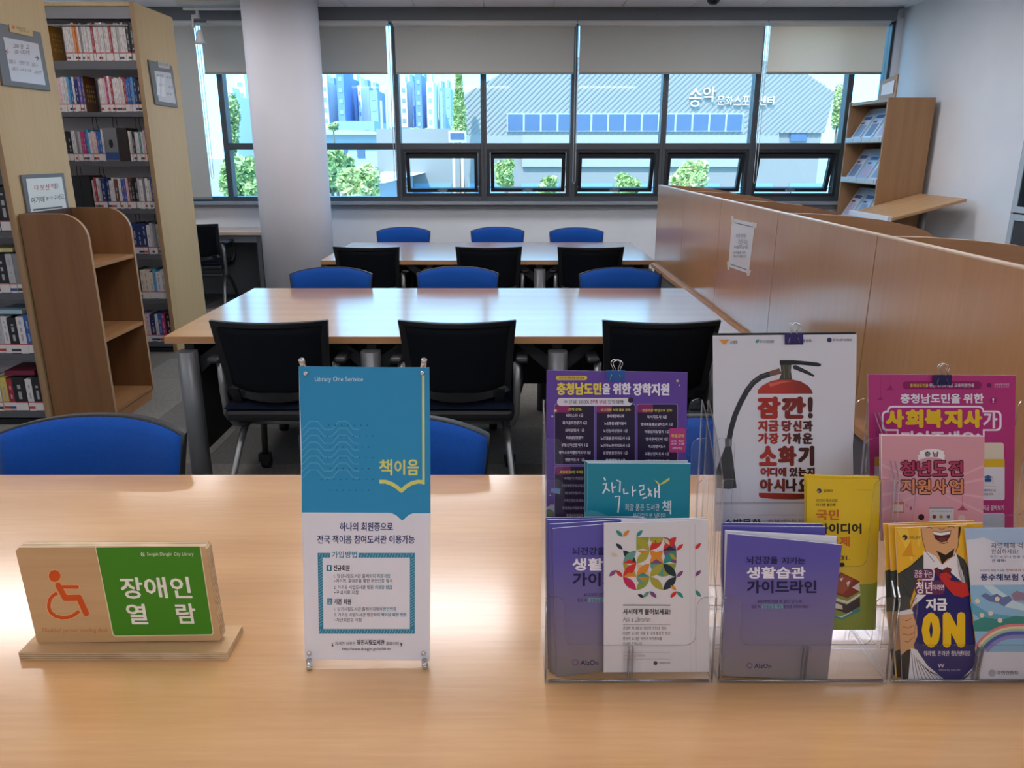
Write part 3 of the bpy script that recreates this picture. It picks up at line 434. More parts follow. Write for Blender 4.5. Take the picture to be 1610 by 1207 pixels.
0,-38,-35,0,0,-13,35,0,0,-71,15,0,13,-78,112,-15,0,0,-20,-11,-34,-30,-23,8,-12,25,17,15,26,16,-24,23,-15,8,12,-28,21,-11,31,6,-12,-78,-15,0,0,-50,109,0,
0,12,-94,0,49444,184,3,8,143,199,-15,0,0,-30,-35,0,0,-12,35,0,0,-42,15,0,13,-79,79,-14,0,0,-15,-11,-32,-30,-21,8,-12,25,16,15,24,16,-22,23,-14,8,12,-29,
19,-11,30,13,79,-72,-105,0,0,-12,90,0,0,-16,-89,0,0,-29,0,-12,110,0,0,12,-96,0,0,17,90,0,49464,184,3,4,147,199,-14,0,0,-163,14,0,8,-33,159,-14,0,0,-54,
-27,0,0,-13,27,0,0,-84,14,0,13,-57,140,-14,0,0,-32,-10,-40,-26,-30,10,-11,20,21,13,29,13,-27,19,-19,9,11,-25,29,-9,38,49468,184,4,4,146,199,-14,0,0,-122,
14,0,8,-32,119,-14,0,0,-38,-25,0,0,-13,25,0,0,-64,14,0,13,-57,106,-14,0,0,-24,-9,-29,-25,-23,9,-11,19,16,13,22,12,-20,19,-14,8,12,-24,20,-8,27,6,-2,-71,
-15,0,0,-52,111,0,0,12,-96,0,49548,184,2,13,90,188,-16,0,0,-13,-19,-36,-40,-20,6,-12,36,16,25,29,25,-29,36,-16,7,12,-41,20,-19,36,8,-1,-66,-14,0,0,-40,
-66,0,0,-12,148,0,0,12,-68,0,49549,184,3,6,138,89,-113,0,0,-12,98,0,0,-41,15,0,13,-48,160,-15,0,0,-7,-18,-28,-39,-16,5,-12,35,13,24,23,25,-23,34,-13,6,
12,-39,16,-18,28,8,0,-47,-15,0,0,-25,-66,0,0,-12,147,0,0,12,-66,0,49569,184,4,8,123,85,-41,8,-41,-8,-14,-21,14,-20,41,-8,41,8,15,20,8,-86,13,30,4,30,-4,
11,-13,-11,-12,-30,-4,-30,4,-10,12,13,48,132,-15,0,0,-7,-18,-28,-39,-16,5,-12,35,13,24,23,25,-23,34,-13,6,12,-39,16,-18,28,8,0,-47,-15,0,0,-24,-66,0,0,
-12,147,0,0,12,-66,0,49688,184,2,13,90,193,-15,0,0,-9,-18,-30,-40,-17,5,-12,36,13,25,25,24,-25,36,-13,6,12,-40,17,-19,30,8,66,-77,-147,0,0,-12,66,0,0,-59,
15,0,0,59,66,0,49689,184,2,13,90,197,-15,0,0,-8,-18,-27,-40,-16,6,-11,35,12,25,23,24,-23,35,-12,6,11,-40,16,-18,27,14,66,-67,-147,0,0,-12,66,0,0,-21,-50,
0,0,-12,98,0,0,-41,15,0,0,53,-48,0,0,21,66,0,49828,184,2,4,157,70,-148,0,0,-12,148,0,13,-67,130,-16,0,0,-13,-19,-37,-40,-21,7,-12,35,16,25,31,25,-31,35,
-16,7,12,-40,21,-19,37,49845,184,4,8,42,101,-14,0,0,-63,109,0,0,63,-15,0,0,-19,-80,0,4,0,-11,80,0,0,-21,-80,0,4,114,75,-147,0,0,-13,147,0,13,-66,85,-15,
0,0,-7,-18,-27,-40,-15,6,-12,35,12,25,23,24,-23,35,-12,6,12,-40,15,-18,27,49884,184,2,4,142,199,-15,0,0,-163,15,0,13,-75,149,-15,0,0,-29,-13,-44,-31,-30,
9,-12,26,21,17,33,16,-31,25,-20,9,12,-30,28,-13,43,49885,184,3,6,142,93,-108,0,0,-13,93,0,0,-44,15,0,4,0,163,-15,0,0,-98,15,0,13,-76,90,-15,0,0,-16,-11,
-33,-30,-23,8,-11,25,16,16,25,16,-23,25,-16,7,12,-29,21,-12,32,49888,184,3,4,142,199,-15,0,0,-120,15,0,6,-89,11,-15,0,0,-50,109,0,0,12,-94,0,13,13,138,
-15,0,0,-17,-11,-35,-29,-23,8,-12,24,17,16,26,16,-24,24,-16,8,12,-29,22,-12,33,49892,184,3,4,142,199,-15,0,0,-84,15,0,13,0,-9,-105,0,0,-12,91,0,0,-16,-90,
0,0,-28,0,-12,110,0,0,12,-96,0,0,17,90,0,13,-76,127,-15,0,0,-12,-11,-33,-30,-21,8,-12,25,16,16,24,16,-22,25,-15,7,12,-29,20,-12,31,49900,184,4,4,142,199,
-15,0,0,-93,15,0,4,-105,-9,0,-59,105,0,0,59,4,-90,-12,76,0,0,-35,-76,0,13,14,142,-15,0,0,-15,-11,-33,-30,-22,8,-12,25,16,16,25,16,-23,25,-14,7,11,-29,20,
-12,32,50500,184,3,8,52,186,-29,-15,-12,-41,12,-42,29,-15,30,15,11,42,-11,41,8,-49,-10,19,12,19,-12,8,-31,-8,-32,-19,-12,-19,12,-7,32,8,108,69,-15,0,0,
-163,15,0,0,85,27,0,0,13,-27,0,50501,184,4,8,85,178,-31,11,-30,-11,-12,-27,12,-28,30,-11,31,11,12,28,8,-63,18,20,7,21,-7,7,-18,-7,-19,-21,-7,-20,7,-8,19,
6,109,-56,-105,0,0,-13,90,0,0,-46,15,0,8,0,163,-15,0,0,-96,15,0,0,41,24,0,0,13,-24,0,50504,184,4,8,85,176,-31,11,-30,-11,-12,-29,12,-29,30,-11,31,11,12,
29,8,-62,20,19,7,20,-7,8,-20,-8,-19,-20,-8,-19,8,-9,19,8,109,52,-15,0,0,-120,15,0,0,58,24,0,0,12,-24,0,6,-86,-58,-15,0,0,-51,109,0,0,12,-94,0,50508,184,
4,8,84,183,-30,10,-30,-10,-12,-26,12,-26,30,-10,30,10,12,26,8,-62,17,20,7,20,-7,8,-17,-8,-18,-20,-6,-20,6,-8,18,8,109,42,-15,0,0,-83,15,0,0,35,24,0,0,13,
-24,0,13,0,-56,-103,0,0,-12,89,0,0,-16,-89,0,0,-30,0,-12,109,0,0,12,-94,0,0,18,88,0,50521,184,5,8,85,179,-31,10,-30,-10,-12,-28,12,-28,30,-11,31,11,12,
28,8,-63,18,20,8,21,-8,7,-18,-7,-19,-21,-7,-20,7,-8,19,8,97,-62,-39,8,-40,-8,-14,-22,14,-23,40,-8,39,8,14,23,8,-82,13,29,5,28,-5,10,-13,-10,-14,-28,-5,
-29,5,-10,14,8,90,132,-15,0,0,-97,15,0,0,44,24,0,0,12,-24,0,50528,184,3,8,46,185,-26,-15,-9,-41,10,-42,25,-15,25,15,9,42,-9,41,8,-41,-10,16,11,15,-11,6,
-31,-6,-32,-15,-11,-16,11,-5,32,12,122,70,-14,0,0,-65,-22,0,0,61,-14,0,0,-151,14,0,0,78,22,0,0,-86,14,0,50529,184,4,8,74,178,-26,11,-27,-11,-10,-28,10,
-27,27,-11,26,11,11,27,8,-54,19,17,7,16,-7,7,-19,-7,-18,-16,-8,-17,8,-7,18,6,122,-57,-109,0,0,-12,94,0,0,-45,15,0,12,0,163,-14,0,0,-42,-21,0,0,39,-14,0,
0,-93,14,0,0,42,21,0,0,-43,14,0,50577,184,5,8,85,179,-31,10,-30,-10,-12,-28,12,-28,30,-11,31,11,12,28,8,-63,18,20,8,21,-8,7,-18,-7,-19,-21,-7,-20,7,-8,
19,8,97,-62,-39,8,-40,-8,-14,-22,14,-23,40,-8,39,8,14,23,8,-82,13,29,5,28,-5,10,-13,-10,-14,-28,-5,-29,5,-10,14,12,90,132,-15,0,0,-97,15,0,0,25,24,0,0,
13,-24,0,0,22,24,0,0,13,-24,0,50612,184,2,15,143,199,-15,0,0,-62,-35,0,-13,36,-28,13,-29,-15,-11,-41,11,-42,29,-15,28,14,13,38,35,0,0,-89,15,0,8,-110,125,
19,12,19,-12,8,-31,-8,-32,-19,-12,-19,12,-7,32,50629,184,4,15,143,199,-15,0,0,-39,-33,0,-14,23,-28,8,-30,-10,-11,-27,11,-28,30,-10,28,9,14,23,33,0,0,-37,
15,0,8,-90,68,20,-7,8,-18,-8,-18,-20,-8,-20,8,-7,18,7,18,8,20,-69,-14,0,0,-65,104,0,0,65,-15,0,0,-20,-75,0,4,0,-12,75,0,0,-21,-75,0,50630,184,5,8,42,103,
-14,0,0,-65,56,0,0,65,-14,0,0,-20,-28,0,4,0,-11,28,0,0,-22,-28,0,15,101,149,-15,0,0,-38,-33,0,-14,22,-28,9,-30,-11,-11,-27,11,-27,30,-10,28,8,14,23,33,
0,0,-35,15,0,8,-90,66,20,-7,8,-18,-8,-18,-20,-7,-20,7,-7,18,7,18,13,97,-68,-15,0,0,-13,-7,-25,-22,-18,7,-11,18,12,12,18,11,-18,18,-12,8,11,-22,18,-8,25,
50640,184,3,4,147,199,-14,0,0,-163,14,0,15,-32,159,-14,0,0,-59,-21,0,-10,36,-24,13,-26,-15,-9,-41,10,-42,25,-15,24,14,10,37,21,0,0,-79,14,0,8,-69,127,15,
-11,6,-31,-6,-32,-15,-11,-16,11,-5,32,5,31,50668,184,3,15,143,199,-15,0,0,-37,-42,0,-14,18,-20,6,-29,-15,-11,-41,11,-42,29,-15,21,7,14,19,41,0,0,-63,15,
0,8,-110,125,19,12,19,-12,8,-31,-8,-32,-19,-12,-19,12,-7,32,7,65,20,37,0,0,-39,-37,0,2,9,0,10,-1,10,50669,184,4,6,143,94,-109,0,0,-12,94,0,0,-46,15,0,15,
0,163,-15,0,0,-24,-41,0,-14,11,-20,4,-30,-11,-11,-28,11,-29,30,-11,20,4,14,11,41,0,0,-23,15,0,8,-109,67,19,7,20,-7,8,-19,-8,-19,-20,-8,-19,8,-8,19,7,67,
12,35,0,0,-25,-35,0,2,6,0,7,0,6,50672,184,4,15,143,199,-15,0,0,-26,-41,0,-15,11,-19,4,-30,-11,-11,-29,11,-30,30,-11,20,4,14,11,41,0,0,-44,15,0,8,-109,89,
19,8,20,-8,8,-19,-8,-20,-20,-8,-19,8,-8,20,7,67,13,35,0,0,-27,-35,0,2,7,0,7,0,7,6,-41,-64,-15,0,0,-51,108,0,0,12,-93,0,50676,184,4,15,143,199,-15,0,0,-20,
-41,0,-14,11,-20,3,-30,-10,-11,-27,11,-26,30,-11,20,4,14,11,41,0,0,-18,15,0,8,-109,58,19,7,20,-7,8,-18,-8,-18,-20,-7,-19,7,-8,18,7,68,11,34,0,0,-21,-34,
0,1,5,0,5,0,6,13,48,-55,-105,0,0,-12,90,0,0,-16,-90,0,0,-29,0,-12,111,0,0,12,-96,0,0,18,90,0,50689,184,5,15,143,199,-15,0,0,-24,-42,0,-14,11,-19,3,-30,
-11,-11,-28,11,-27,30,-11,19,4,14,10,42,0,0,-23,15,0,8,-109,66,19,7,20,-7,8,-19,-8,-18,-20,-7,-19,7,-8,18,7,67,13,35,0,0,-25,-35,0,2,6,0,6,0,7,8,34,-67,
-40,9,-39,-9,-15,-23,15,-22,39,-9,40,9,14,22,8,-83,15,29,5,29,-5,11,-15,-11,-14,-29,-5,-29,5,-10,14,50696,184,4,4,147,199,-14,0,0,-163,14,0,15,-32,159,
-14,0,0,-36,-25,0,-12,20,-18,6,-26,-15,-9,-41,10,-42,25,-15,18,6,12,20,25,0,0,-54,14,0,8,-85,116,16,11,15,-11,6,-31,-6,-32,-15,-11,-16,11,-5,32,7,54,18,
22,0,0,-37,-22,0,1,9,0,10,0,9,50728,184,3,15,124,185,-42,9,-41,-9,-16,-23,14,-23,36,-10,0,-17,-66,0,0,-12,147,0,0,12,-66,0,0,17,36,10,14,23,8,-88,15,30,
5,31,-5,11,-15,-11,-15,-31,-6,-30,6,-12,15,6,3,-75,-15,0,0,-47,112,0,0,12,-97,0,50752,184,3,18,88,178,-30,10,-31,-10,-13,-28,10,-25,26,-13,0,-28,-22,0,
-21,0,2,-13,49,1,52,5,-1,12,-22,-3,-22,-1,0,27,26,13,10,25,8,-64,18,21,7,20,-7,8,-18,-8,-18,-20,-8,-21,8,-8,18,8,105,49,-15,0,0,-163,15,0,0,83,26,0,0,13,
-26,0,50836,184,3,15,125,177,-43,12,-42,-12,-17,-30,6,-20,16,-14,0,-44,-36,0,0,-12,148,0,0,12,-37,0,0,44,16,14,6,20,8,-92,21,32,9,33,-9,12,-21,-12,-22,
-33,-8,-32,8,-12,22,7,22,-78,0,39,11,-2,11,-1,12,1,11,2,0,-39,50857,184,5,8,123,87,-41,7,-41,-7,-14,-22,14,-21,41,-8,41,8,15,21,8,-56,17,30,-4,11,-13,-11,
-13,-30,-4,-29,4,-11,13,11,13,15,71,110,-42,8,-42,-8,-15,-22,5,-15,15,-10,0,-23,-36,0,0,-12,147,0,0,12,-36,0,0,23,14,10,6,15,8,-88,13,30,5,31,-5,11,-13,
-11,-14,-31,-5,-30,5,-12,14,7,20,-48,0,19,11,-1,11,0,12,0,11,1,0,-19,50864,184,3,8,123,183,-41,9,-41,-9,-16,-26,16,-26,41,-10,41,10,16,26,8,-87,17,30,6,
30,-6,12,-17,-12,-18,-30,-6,-30,6,-11,18,8,115,-51,-147,0,0,-13,66,0,0,-57,15,0,0,57,66,0,50868,184,4,8,124,186,-42,9,-41,-9,-16,-24,16,-24,41,-9,42,9,
16,24,8,-87,15,29,6,30,-6,12,-15,-12,-15,-30,-5,-29,5,-12,15,8,115,-46,-147,0,0,-12,67,0,0,-33,15,0,0,33,65,0,6,-113,-17,-15,0,0,-47,112,0,0,12,-97,0,50892,
184,4,8,143,199,-15,0,0,-111,-37,0,0,-12,37,0,0,-40,15,0,8,-52,146,-30,9,-29,-9,-11,-23,11,-23,29,-9,30,9,11,23,8,-60,14,19,6,20,-6,7,-14,-7,-15,-20,-6,
-19,6,-7,15,11,81,-52,-1,11,-55,-4,-52,-1,2,-12,21,0,22,0,0,-60,15,0,0,61,24,2,50896,184,5,8,142,199,-15,0,0,-96,-33,0,0,-11,33,0,0,-17,15,0,8,-52,109,
-29,8,-29,-8,-11,-20,11,-21,29,-7,29,7,11,21,8,-59,12,19,5,19,-5,7,-12,-7,-13,-19,-4,-19,4,-7,13,11,79,-46,-1,10,-54,-4,-51,-1,2,-12,21,0,24,1,0,-31,15,
0,0,32,22,2,6,-46,-28,-15,0,0,-47,115,0,0,12,-100,0,50948,184,4,8,92,182,-30,9,-30,-9,-11,-24,11,-24,30,-10,30,10,12,24,8,-61,15,19,6,20,-6,7,-15,-7,-16,
-20,-5,-19,5,-8,16,4,107,41,-14,0,0,-163,14,0,11,-25,69,-1,11,-56,-5,-51,-1,2,-12,21,0,24,1,0,-58,15,0,0,59,23,2,50977,184,4,8,124,187,-42,8,-41,-8,-16,
-23,16,-23,41,-8,42,8,16,23,8,-88,14,30,5,31,-5,11,-14,-11,-14,-31,-6,-30,6,-12,14,14,116,-44,-147,0,0,-12,39,0,0,-20,-23,0,0,-12,98,0,0,-40,15,0,0,52,
-21,0,0,20,39,0,4,-93,-20,0,20,39,0,0,-20,51004,184,3,8,82,188,-42,-12,-17,-32,17,-33,42,-12,43,12,17,33,-17,32,8,-75,-9,32,9,32,-9,13,-23,-13,-24,-32,
-9,-32,9,-12,24,4,119,-74,-148,0,0,-12,148,0,51008,184,4,4,156,113,-147,0,0,-12,147,0,8,-32,84,-42,8,-41,-8,-16,-24,16,-24,41,-9,42,9,16,24,8,-88,15,30,
5,31,-5,11,-15,-11,-15,-31,-5,-30,5,-12,15,6,3,-74,-15,0,0,-47,112,0,0,12,-97,0,51012,184,4,8,125,189,-43,7,-42,-7,-15,-21,15,-21,42,-7,43,7,15,21,8,-88,
12,30,5,31,-5,11,-12,-11,-13,-31,-4,-30,4,-11,13,4,115,-39,-147,0,0,-12,147,0,13,-19,-14,-110,0,0,-12,96,0,0,-14,-96,0,0,-28,0,-11,115,0,0,11,-100,0,0,
17,95,0,51020,184,5,8,124,187,-42,8,-41,-8,-16,-23,16,-22,41,-8,42,8,16,22,8,-88,14,30,5,31,-5,11,-14,-11,-13,-31,-5,-30,5,-12,13,4,-13,-72,0,-54,111,0,
0,54,4,-96,-12,81,0,0,-30,-81,0,4,114,70,-147,0,0,-12,147,0,51032,184,4,8,93,176,-31,11,-32,-11,-12,-27,12,-28,32,-11,31,11,12,28,8,-64,18,21,7,20,-7,9,
-18,-9,-19,-20,-7,-21,7,-8,19,4,109,50,-15,0,0,-163,15,0,6,-25,43,-1,11,-55,-5,-51,-1,2,-13,50,1,51060,184,3,4,142,199,-15,0,0,-163,15,0,8,-86,150,-29,
-15,-12,-41,12,-42,29,-15,30,15,12,42,-12,41,8,-49,-10,19,12,20,-12,7,-31,-7,-32,-20,-12,-19,12,-8,32,51064,184,4,4,142,199,-15,0,0,-119,15,0,6,-89,12,
-15,0,0,-52,109,0,0,12,-94,0,8,33,124,-31,11,-30,-11,-12,-29,12,-29,30,-11,31,11,12,29,8,-63,20,20,7,20,-7,8,-20,-8,-19,-20,-8,-20,8,-8,19,51068,184,4,
8,85,183,-30,10,-31,-10,-11,-26,11,-26,31,-10,30,10,12,26,8,-62,17,20,6,20,-6,7,-17,-7,-17,-20,-7,-20,7,-8,17,4,115,42,-15,0,0,-83,15,0,13,0,-9,-105,0,
0,-11,91,0,0,-17,-90,0,0,-29,0,-12,110,0,0,12,-96,0,0,18,90,0,51077,184,5,4,142,199,-15,0,0,-88,15,0,8,-90,-8,-14,0,0,-65,104,0,0,65,-14,0,0,-19,-76,0,
4,0,-12,76,0,0,-22,-76,0,8,34,131,-31,10,-30,-10,-12,-27,12,-28,30,-10,31,10,12,28,8,-63,18,20,7,20,-7,8,-18,-8,-18,-20,-8,-20,8,-8,18,51080,184,4,4,142,
199,-15,0,0,-93,15,0,8,-56,73,-31,10,-30,-10,-12,-28,12,-27,30,-11,31,11,12,27,8,-63,19,20,7,20,-7,8,-19,-8,-18,-20,-7,-20,7,-8,18,24,37,-52,-14,0,0,-9,
-9,-23,-24,-18,7,-11,20,13,13,17,11,-18,19,-13,19,13,11,19,12,-18,21,-13,7,11,-24,17,-9,24,0,9,-14,0,0,-9,-6,-20,-17,-19,-17,18,-6,21,51088,184,2,17,100,
182,-88,0,0,-12,37,0,0,-21,-12,-41,-31,-29,9,-12,25,22,17,32,16,-30,24,-20,9,12,-30,28,-12,38,0,21,36,0,8,34,29,-15,0,0,-163,15,0,0,85,27,0,0,12,-27,0,
51089,184,3,6,135,92,-105,0,0,-12,90,0,0,-44,15,0,17,-35,152,-87,0,0,-13,36,0,0,-6,-11,-32,-30,-21,8,-11,25,15,16,24,15,-22,24,-14,7,11,-28,20,-11,30,0,
6,36,0,8,35,24,-15,0,0,-98,15,0,0,42,24,0,0,13,-24,0,51104,184,4,4,33,96,0,-58,102,0,0,58,4,-87,-12,73,0,0,-34,-73,0,17,52,138,-87,0,0,-13,36,0,0,-5,-11,
-32,-30,-21,8,-12,25,16,16,23,15,-21,24,-14,7,12,-28,19,-11,30,0,5,36,0,8,35,24,-15,0,0,-96,15,0,0,43,24,0,0,12,-24,0,51109,184,4,8,123,88,-39,8,-40,-8,
-14,-22,14,-22,40,-8,39,8,14,22,8,-82,14,29,4,28,-4,10,-14,-10,-13,-28,-5,-29,5,-10,13,17,55,121,-87,0,0,-12,36,0,0,-7,-11,-32,-30,-21,8,-12,25,16,16,24,
15,-21,24,-14,7,12,-28,19,-11,29,0,7,36,0,8,35,24,-15,0,0,-98,15,0,0,44,24,0,0,12,-24,0,51116,184,2,12,148,199,-15,0,0,-66,-21,0,0,62,-14,0,0,-151,14,0,
0,77,21,0,0,-85,15,0,17,-61,144,-76,0,0,-13,32,0,0,-12,-9,-45,-27,-29,10,-12,21,21,12,29,13,-26,20,-18,9,12,-26,27,-9,41,0,12,30,0,51200,184,2,8,143,199,
-15,0,0,-59,-35,0,0,-13,35,0,0,-91,15,0,17,-41,146,-88,0,0,-12,36,0,0,-19,-12,-42,-30,-29,9,-12,25,22,16,33,16,-31,25,-21,9,12,-30,28,-13,40,0,19,37,0,
51204,184,3,8,143,199,-15,0,0,-45,-33,0,0,-12,33,0,0,-63,15,0,17,-42,107,-87,0,0,-13,36,0,0,-8,-11,-32,-29,-21,7,-12,25,16,16,25,16,-22,23,-15,8,12,-29,
20,-10,29,0,8,35,0,6,-47,-83,-15,0,0,-50,108,0,0,12,-93,0,51208,184,3,8,143,199,-15,0,0,-37,-32,0,0,-12,32,0,0,-35,15,0,17,-42,75,-87,0,0,-12,36,0,0,-4,
-11,-30,-29,-19,7,-12,25,15,16,23,15,-21,24,-13,7,11,-28,19,-11,27,0,4,36,0,13,42,-71,-105,0,0,-12,90,0,0,-16,-90,0,0,-29,0,-12,111,0,0,12,-96,0,0,17,90,
0,51221,184,4,8,129,89,-40,8,-39,-8,-15,-23,15,-22,39,-8,40,8,14,22,8,-83,14,29,5,29,-5,11,-14,-11,-13,-29,-5,-29,5,-10,13,8,93,133,-15,0,0,-42,-32,0,0,
-13,32,0,0,-42,15,0,17,-42,85,-87,0,0,-12,36,0,0,-6,-11,-32,-29,-22,7,-12,25,17,16,24,16,-22,23,-14,8,12,-29,20,-10,29,0,6,35,0,51228,184,3,4,147,199,-14,
0,0,-163,14,0,8,-33,159,-14,0,0,-55,-27,0,0,-12,27,0,0,-84,14,0,17,-28,136,-74,0,0,-12,30,0,0,-15,-9,-43,-26,-30,9,-11,21,21,13,30,12,-28,20,-20,9,11,-25,
29,-9,41,0,15,29,0,51313,184,3,6,138,89,-113,0,0,-12,98,0,0,-41,15,0,15,5,156,-121,0,0,-12,51,0,-17,-23,-39,-13,6,-12,36,12,23,22,24,-22,36,-12,6,12,-38,
13,-18,23,51,0,8,-53,-38,-15,0,0,-25,-66,0,0,-12,147,0,0,12,-66,0,51316,184,3,15,143,191,-121,0,0,-12,51,0,-17,-26,-38,-14,5,-13,37,13,22,24,23,-24,37,
-13,5,13,-38,14,-17,26,51,0,8,-53,-41,-15,0,0,-27,-66,0,0,-12,147,0,0,12,-66,0,6,-47,-25,-15,0,0,-46,112,0,0,12,-97,0,51333,184,4,8,123,85,-41,7,-41,-7,
-14,-21,14,-20,41,-8,41,8,15,20,8,-86,12,30,5,30,-5,11,-12,-11,-12,-30,-4,-30,4,-10,12,15,101,127,-121,0,0,-12,51,0,-18,-23,-38,-11,5,-12,37,11,23,22,24,
-22,37,-11,5,12,-38,12,-18,22,51,0,8,-53,-38,-15,0,0,-23,-66,0,0,-12,147,0,0,12,-66,0,51340,184,3,17,102,184,-87,0,0,-13,36,0,0,-1,-12,-30,-29,-19,7,-12,
25,14,16,23,16,-21,25,-13,7,11,-29,19,-11,28,0,1,36,0,11,-36,-55,-15,0,0,-33,-23,-1,-21,0,2,-12,48,1,53,5,-1,11,-21,-2,-22,-2,8,68,116,-15,0,0,-163,15,
0,0,83,26,0,0,12,-26,0,51452,184,2,17,142,189,-119,0,0,-12,51,0,0,-1,-17,-29,-39,-15,5,-12,36,13,23,24,24,-24,36,-13,5,12,-39,15,-17,29,0,1,51,0,8,14,-71,
-147,0,0,-12,66,0,0,-58,15,0,0,58,66,0,51473,184,3,15,156,123,-147,0,0,-13,66,0,0,-17,-36,-8,-12,-20,14,-21,41,-8,41,8,15,21,-13,20,-35,8,0,17,66,0,8,-103,
-32,29,4,30,-4,11,-13,-11,-13,-30,-4,-29,4,-11,13,15,101,126,-121,0,0,-12,51,0,-18,-23,-38,-12,5,-12,37,12,23,22,24,-22,37,-12,5,12,-38,12,-18,23,51,0,
51613,184,4,4,156,121,-147,0,0,-12,147,0,8,-33,-22,-41,8,-40,-8,-15,-21,15,-22,40,-8,41,8,15,22,8,-56,17,30,-4,11,-13,-11,-13,-30,-5,-29,5,-11,13,11,13,
15,90,112,-121,0,0,-13,51,0,-18,-23,-38,-12,5,-12,37,11,23,22,24,-22,37,-11,5,12,-38,12,-18,23,51,0,51648,184,2,4,142,199,-15,0,0,-163,15,0,17,-37,146,
-91,0,0,-12,38,0,0,-21,-13,-41,-30,-29,9,-12,25,22,17,32,17,-30,25,-20,9,12,-31,27,-13,39,0,21,38,0,51649,184,3,4,142,199,-15,0,0,-99,15,0,6,0,-8,-108,
0,0,-12,93,0,0,-44,15,0,17,-38,152,-89,0,0,-13,37,0,0,-6,-11,-32,-30,-21,8,-11,25,15,16,24,16,-22,25,-14,8,11,-30,20,-11,30,0,6,36,0,51652,184,3,4,142,
199,-15,0,0,-119,15,0,6,-89,11,-15,0,0,-51,109,0,0,12,-94,0,17,51,133,-89,0,0,-12,37,0,0,-9,-11,-32,-30,-21,8,-11,25,15,16,25,16,-23,25,-14,8,12,-30,19,
-11,30,0,9,36,0,51665,184,4,4,142,199,-15,0,0,-88,15,0,8,-90,-8,-14,0,0,-65,104,0,0,65,-14,0,0,-20,-76,0,4,0,-12,76,0,0,-21,-76,0,17,52,138,-89,0,0,-12,
37,0,0,-4,-11,-30,-30,-20,8,-12,25,15,16,24,16,-22,25,-14,8,12,-30,18,-11,29,0,4,36,0,52280,184,4,4,33,95,0,-57,102,0,0,57,4,-87,-12,73,0,0,-33,-73,0,21,
17,150,-15,0,0,-20,-36,0,0,-12,36,0,0,-3,-12,-29,-29,-19,7,-11,25,14,16,22,16,-20,24,-13,7,11,-29,18,-11,27,0,3,36,0,0,12,-35,0,8,70,19,-15,0,0,-96,15,
0,0,42,24,0,0,13,-24,0,52293,184,3,6,146,90,-109,0,0,-12,94,0,0,-42,15,0,21,-89,161,-14,0,0,-20,-29,0,0,-12,29,0,0,-1,-9,-29,-24,-20,7,-11,21,14,12,21,
13,-19,20,-13,7,11,-24,19,-9,27,0,1,29,0,0,12,-29,0,12,89,22,-14,0,0,-44,-21,0,0,41,-14,0,0,-96,14,0,0,43,21,0,0,-44,14,0,52313,184,4,8,132,87,-39,7,-40,
-7,-15,-22,15,-21,40,-8,39,8,15,21,8,-83,13,29,5,29,-5,10,-13,-10,-12,-29,-5,-29,5,-11,12,21,4,131,-14,0,0,-19,-29,0,0,-12,29,0,0,-1,-9,-29,-24,-20,8,-11,
20,15,12,21,13,-19,20,-14,7,12,-24,18,-9,27,0,1,29,0,0,12,-29,0,12,89,22,-14,0,0,-44,-21,0,0,41,-14,0,0,-93,14,0,0,40,21,0,0,-46,14,0,52376,184,2,8,143,
199,-15,0,0,-65,-35,0,0,-13,35,0,0,-85,15,0,21,-78,160,-15,0,0,-25,-36,0,0,-12,36,0,0,-13,-11,-40,-30,-27,9,-12,24,21,16,30,16,-29,25,-19,8,12,-30,26,-12,
38,0,13,36,0,0,12,-36,0,52397,184,4,8,129,88,-40,8,-39,-8,-15,-22,15,-22,39,-8,40,8,14,22,8,-83,14,29,4,29,-4,11,-14,-11,-13,-29,-5,-29,5,-10,13,21,15,
134,-15,0,0,-21,-36,0,0,-12,36,0,0,-3,-11,-30,-30,-20,8,-11,25,15,15,23,16,-21,25,-13,7,12,-29,18,-12,27,0,3,36,0,0,12,-35,0,8,78,20,-15,0,0,-47,-33,0,
0,-12,33,0,0,-40,15,0,52488,184,2,19,90,195,-15,0,0,-22,-52,0,0,-12,52,0,-17,-32,-41,-17,6,-12,36,13,24,25,24,-25,35,-13,6,12,-41,17,-17,32,53,0,0,12,-53,
0,8,0,-67,-15,0,0,-37,-66,0,0,-13,148,0,0,13,-67,0,52572,184,3,4,142,199,-15,0,0,-163,15,0,19,-71,162,-15,0,0,-20,-37,0,0,-13,36,0,-11,-28,-29,-18,7,-12,
25,14,16,22,16,-21,26,-13,7,12,-30,17,-11,27,37,0,0,13,-37,0,11,0,-65,-15,0,0,-31,-25,0,-21,0,2,-13,50,1,55,6,-1,12,-22,-3,-23,-2,52644,184,3,12,156,118,
-147,0,0,-12,66,0,0,-17,-48,0,0,-51,111,0,0,51,-48,0,0,17,66,0,4,-114,-29,81,0,0,-27,-81,0,19,48,150,-15,0,0,-16,-51,0,0,-12,50,0,-17,-22,-40,-11,5,-11,
37,9,23,19,24,-19,37,-9,4,11,-39,11,-17,22,50,0,0,12,-51,0,52649,184,3,15,156,119,-147,0,0,-12,66,0,0,-17,-36,-8,-12,-19,14,-20,41,-7,41,7,15,20,-13,19,
-35,8,0,17,66,0,8,-104,-32,30,4,30,-4,11,-12,-11,-11,-30,-4,-30,4,-10,11,19,48,136,-15,0,0,-16,-51,0,0,-12,50,0,-17,-22,-40,-10,5,-12,37,9,23,19,24,-19,
37,-9,4,12,-39,10,-17,22,50,0,0,12,-51,0,52712,184,3,4,142,199,-14,0,0,-163,14,0,21,-72,162,-15,0,0,-18,-35,0,0,-11,35,0,0,-1,-11,-23,-28,-15,6,-11,25,
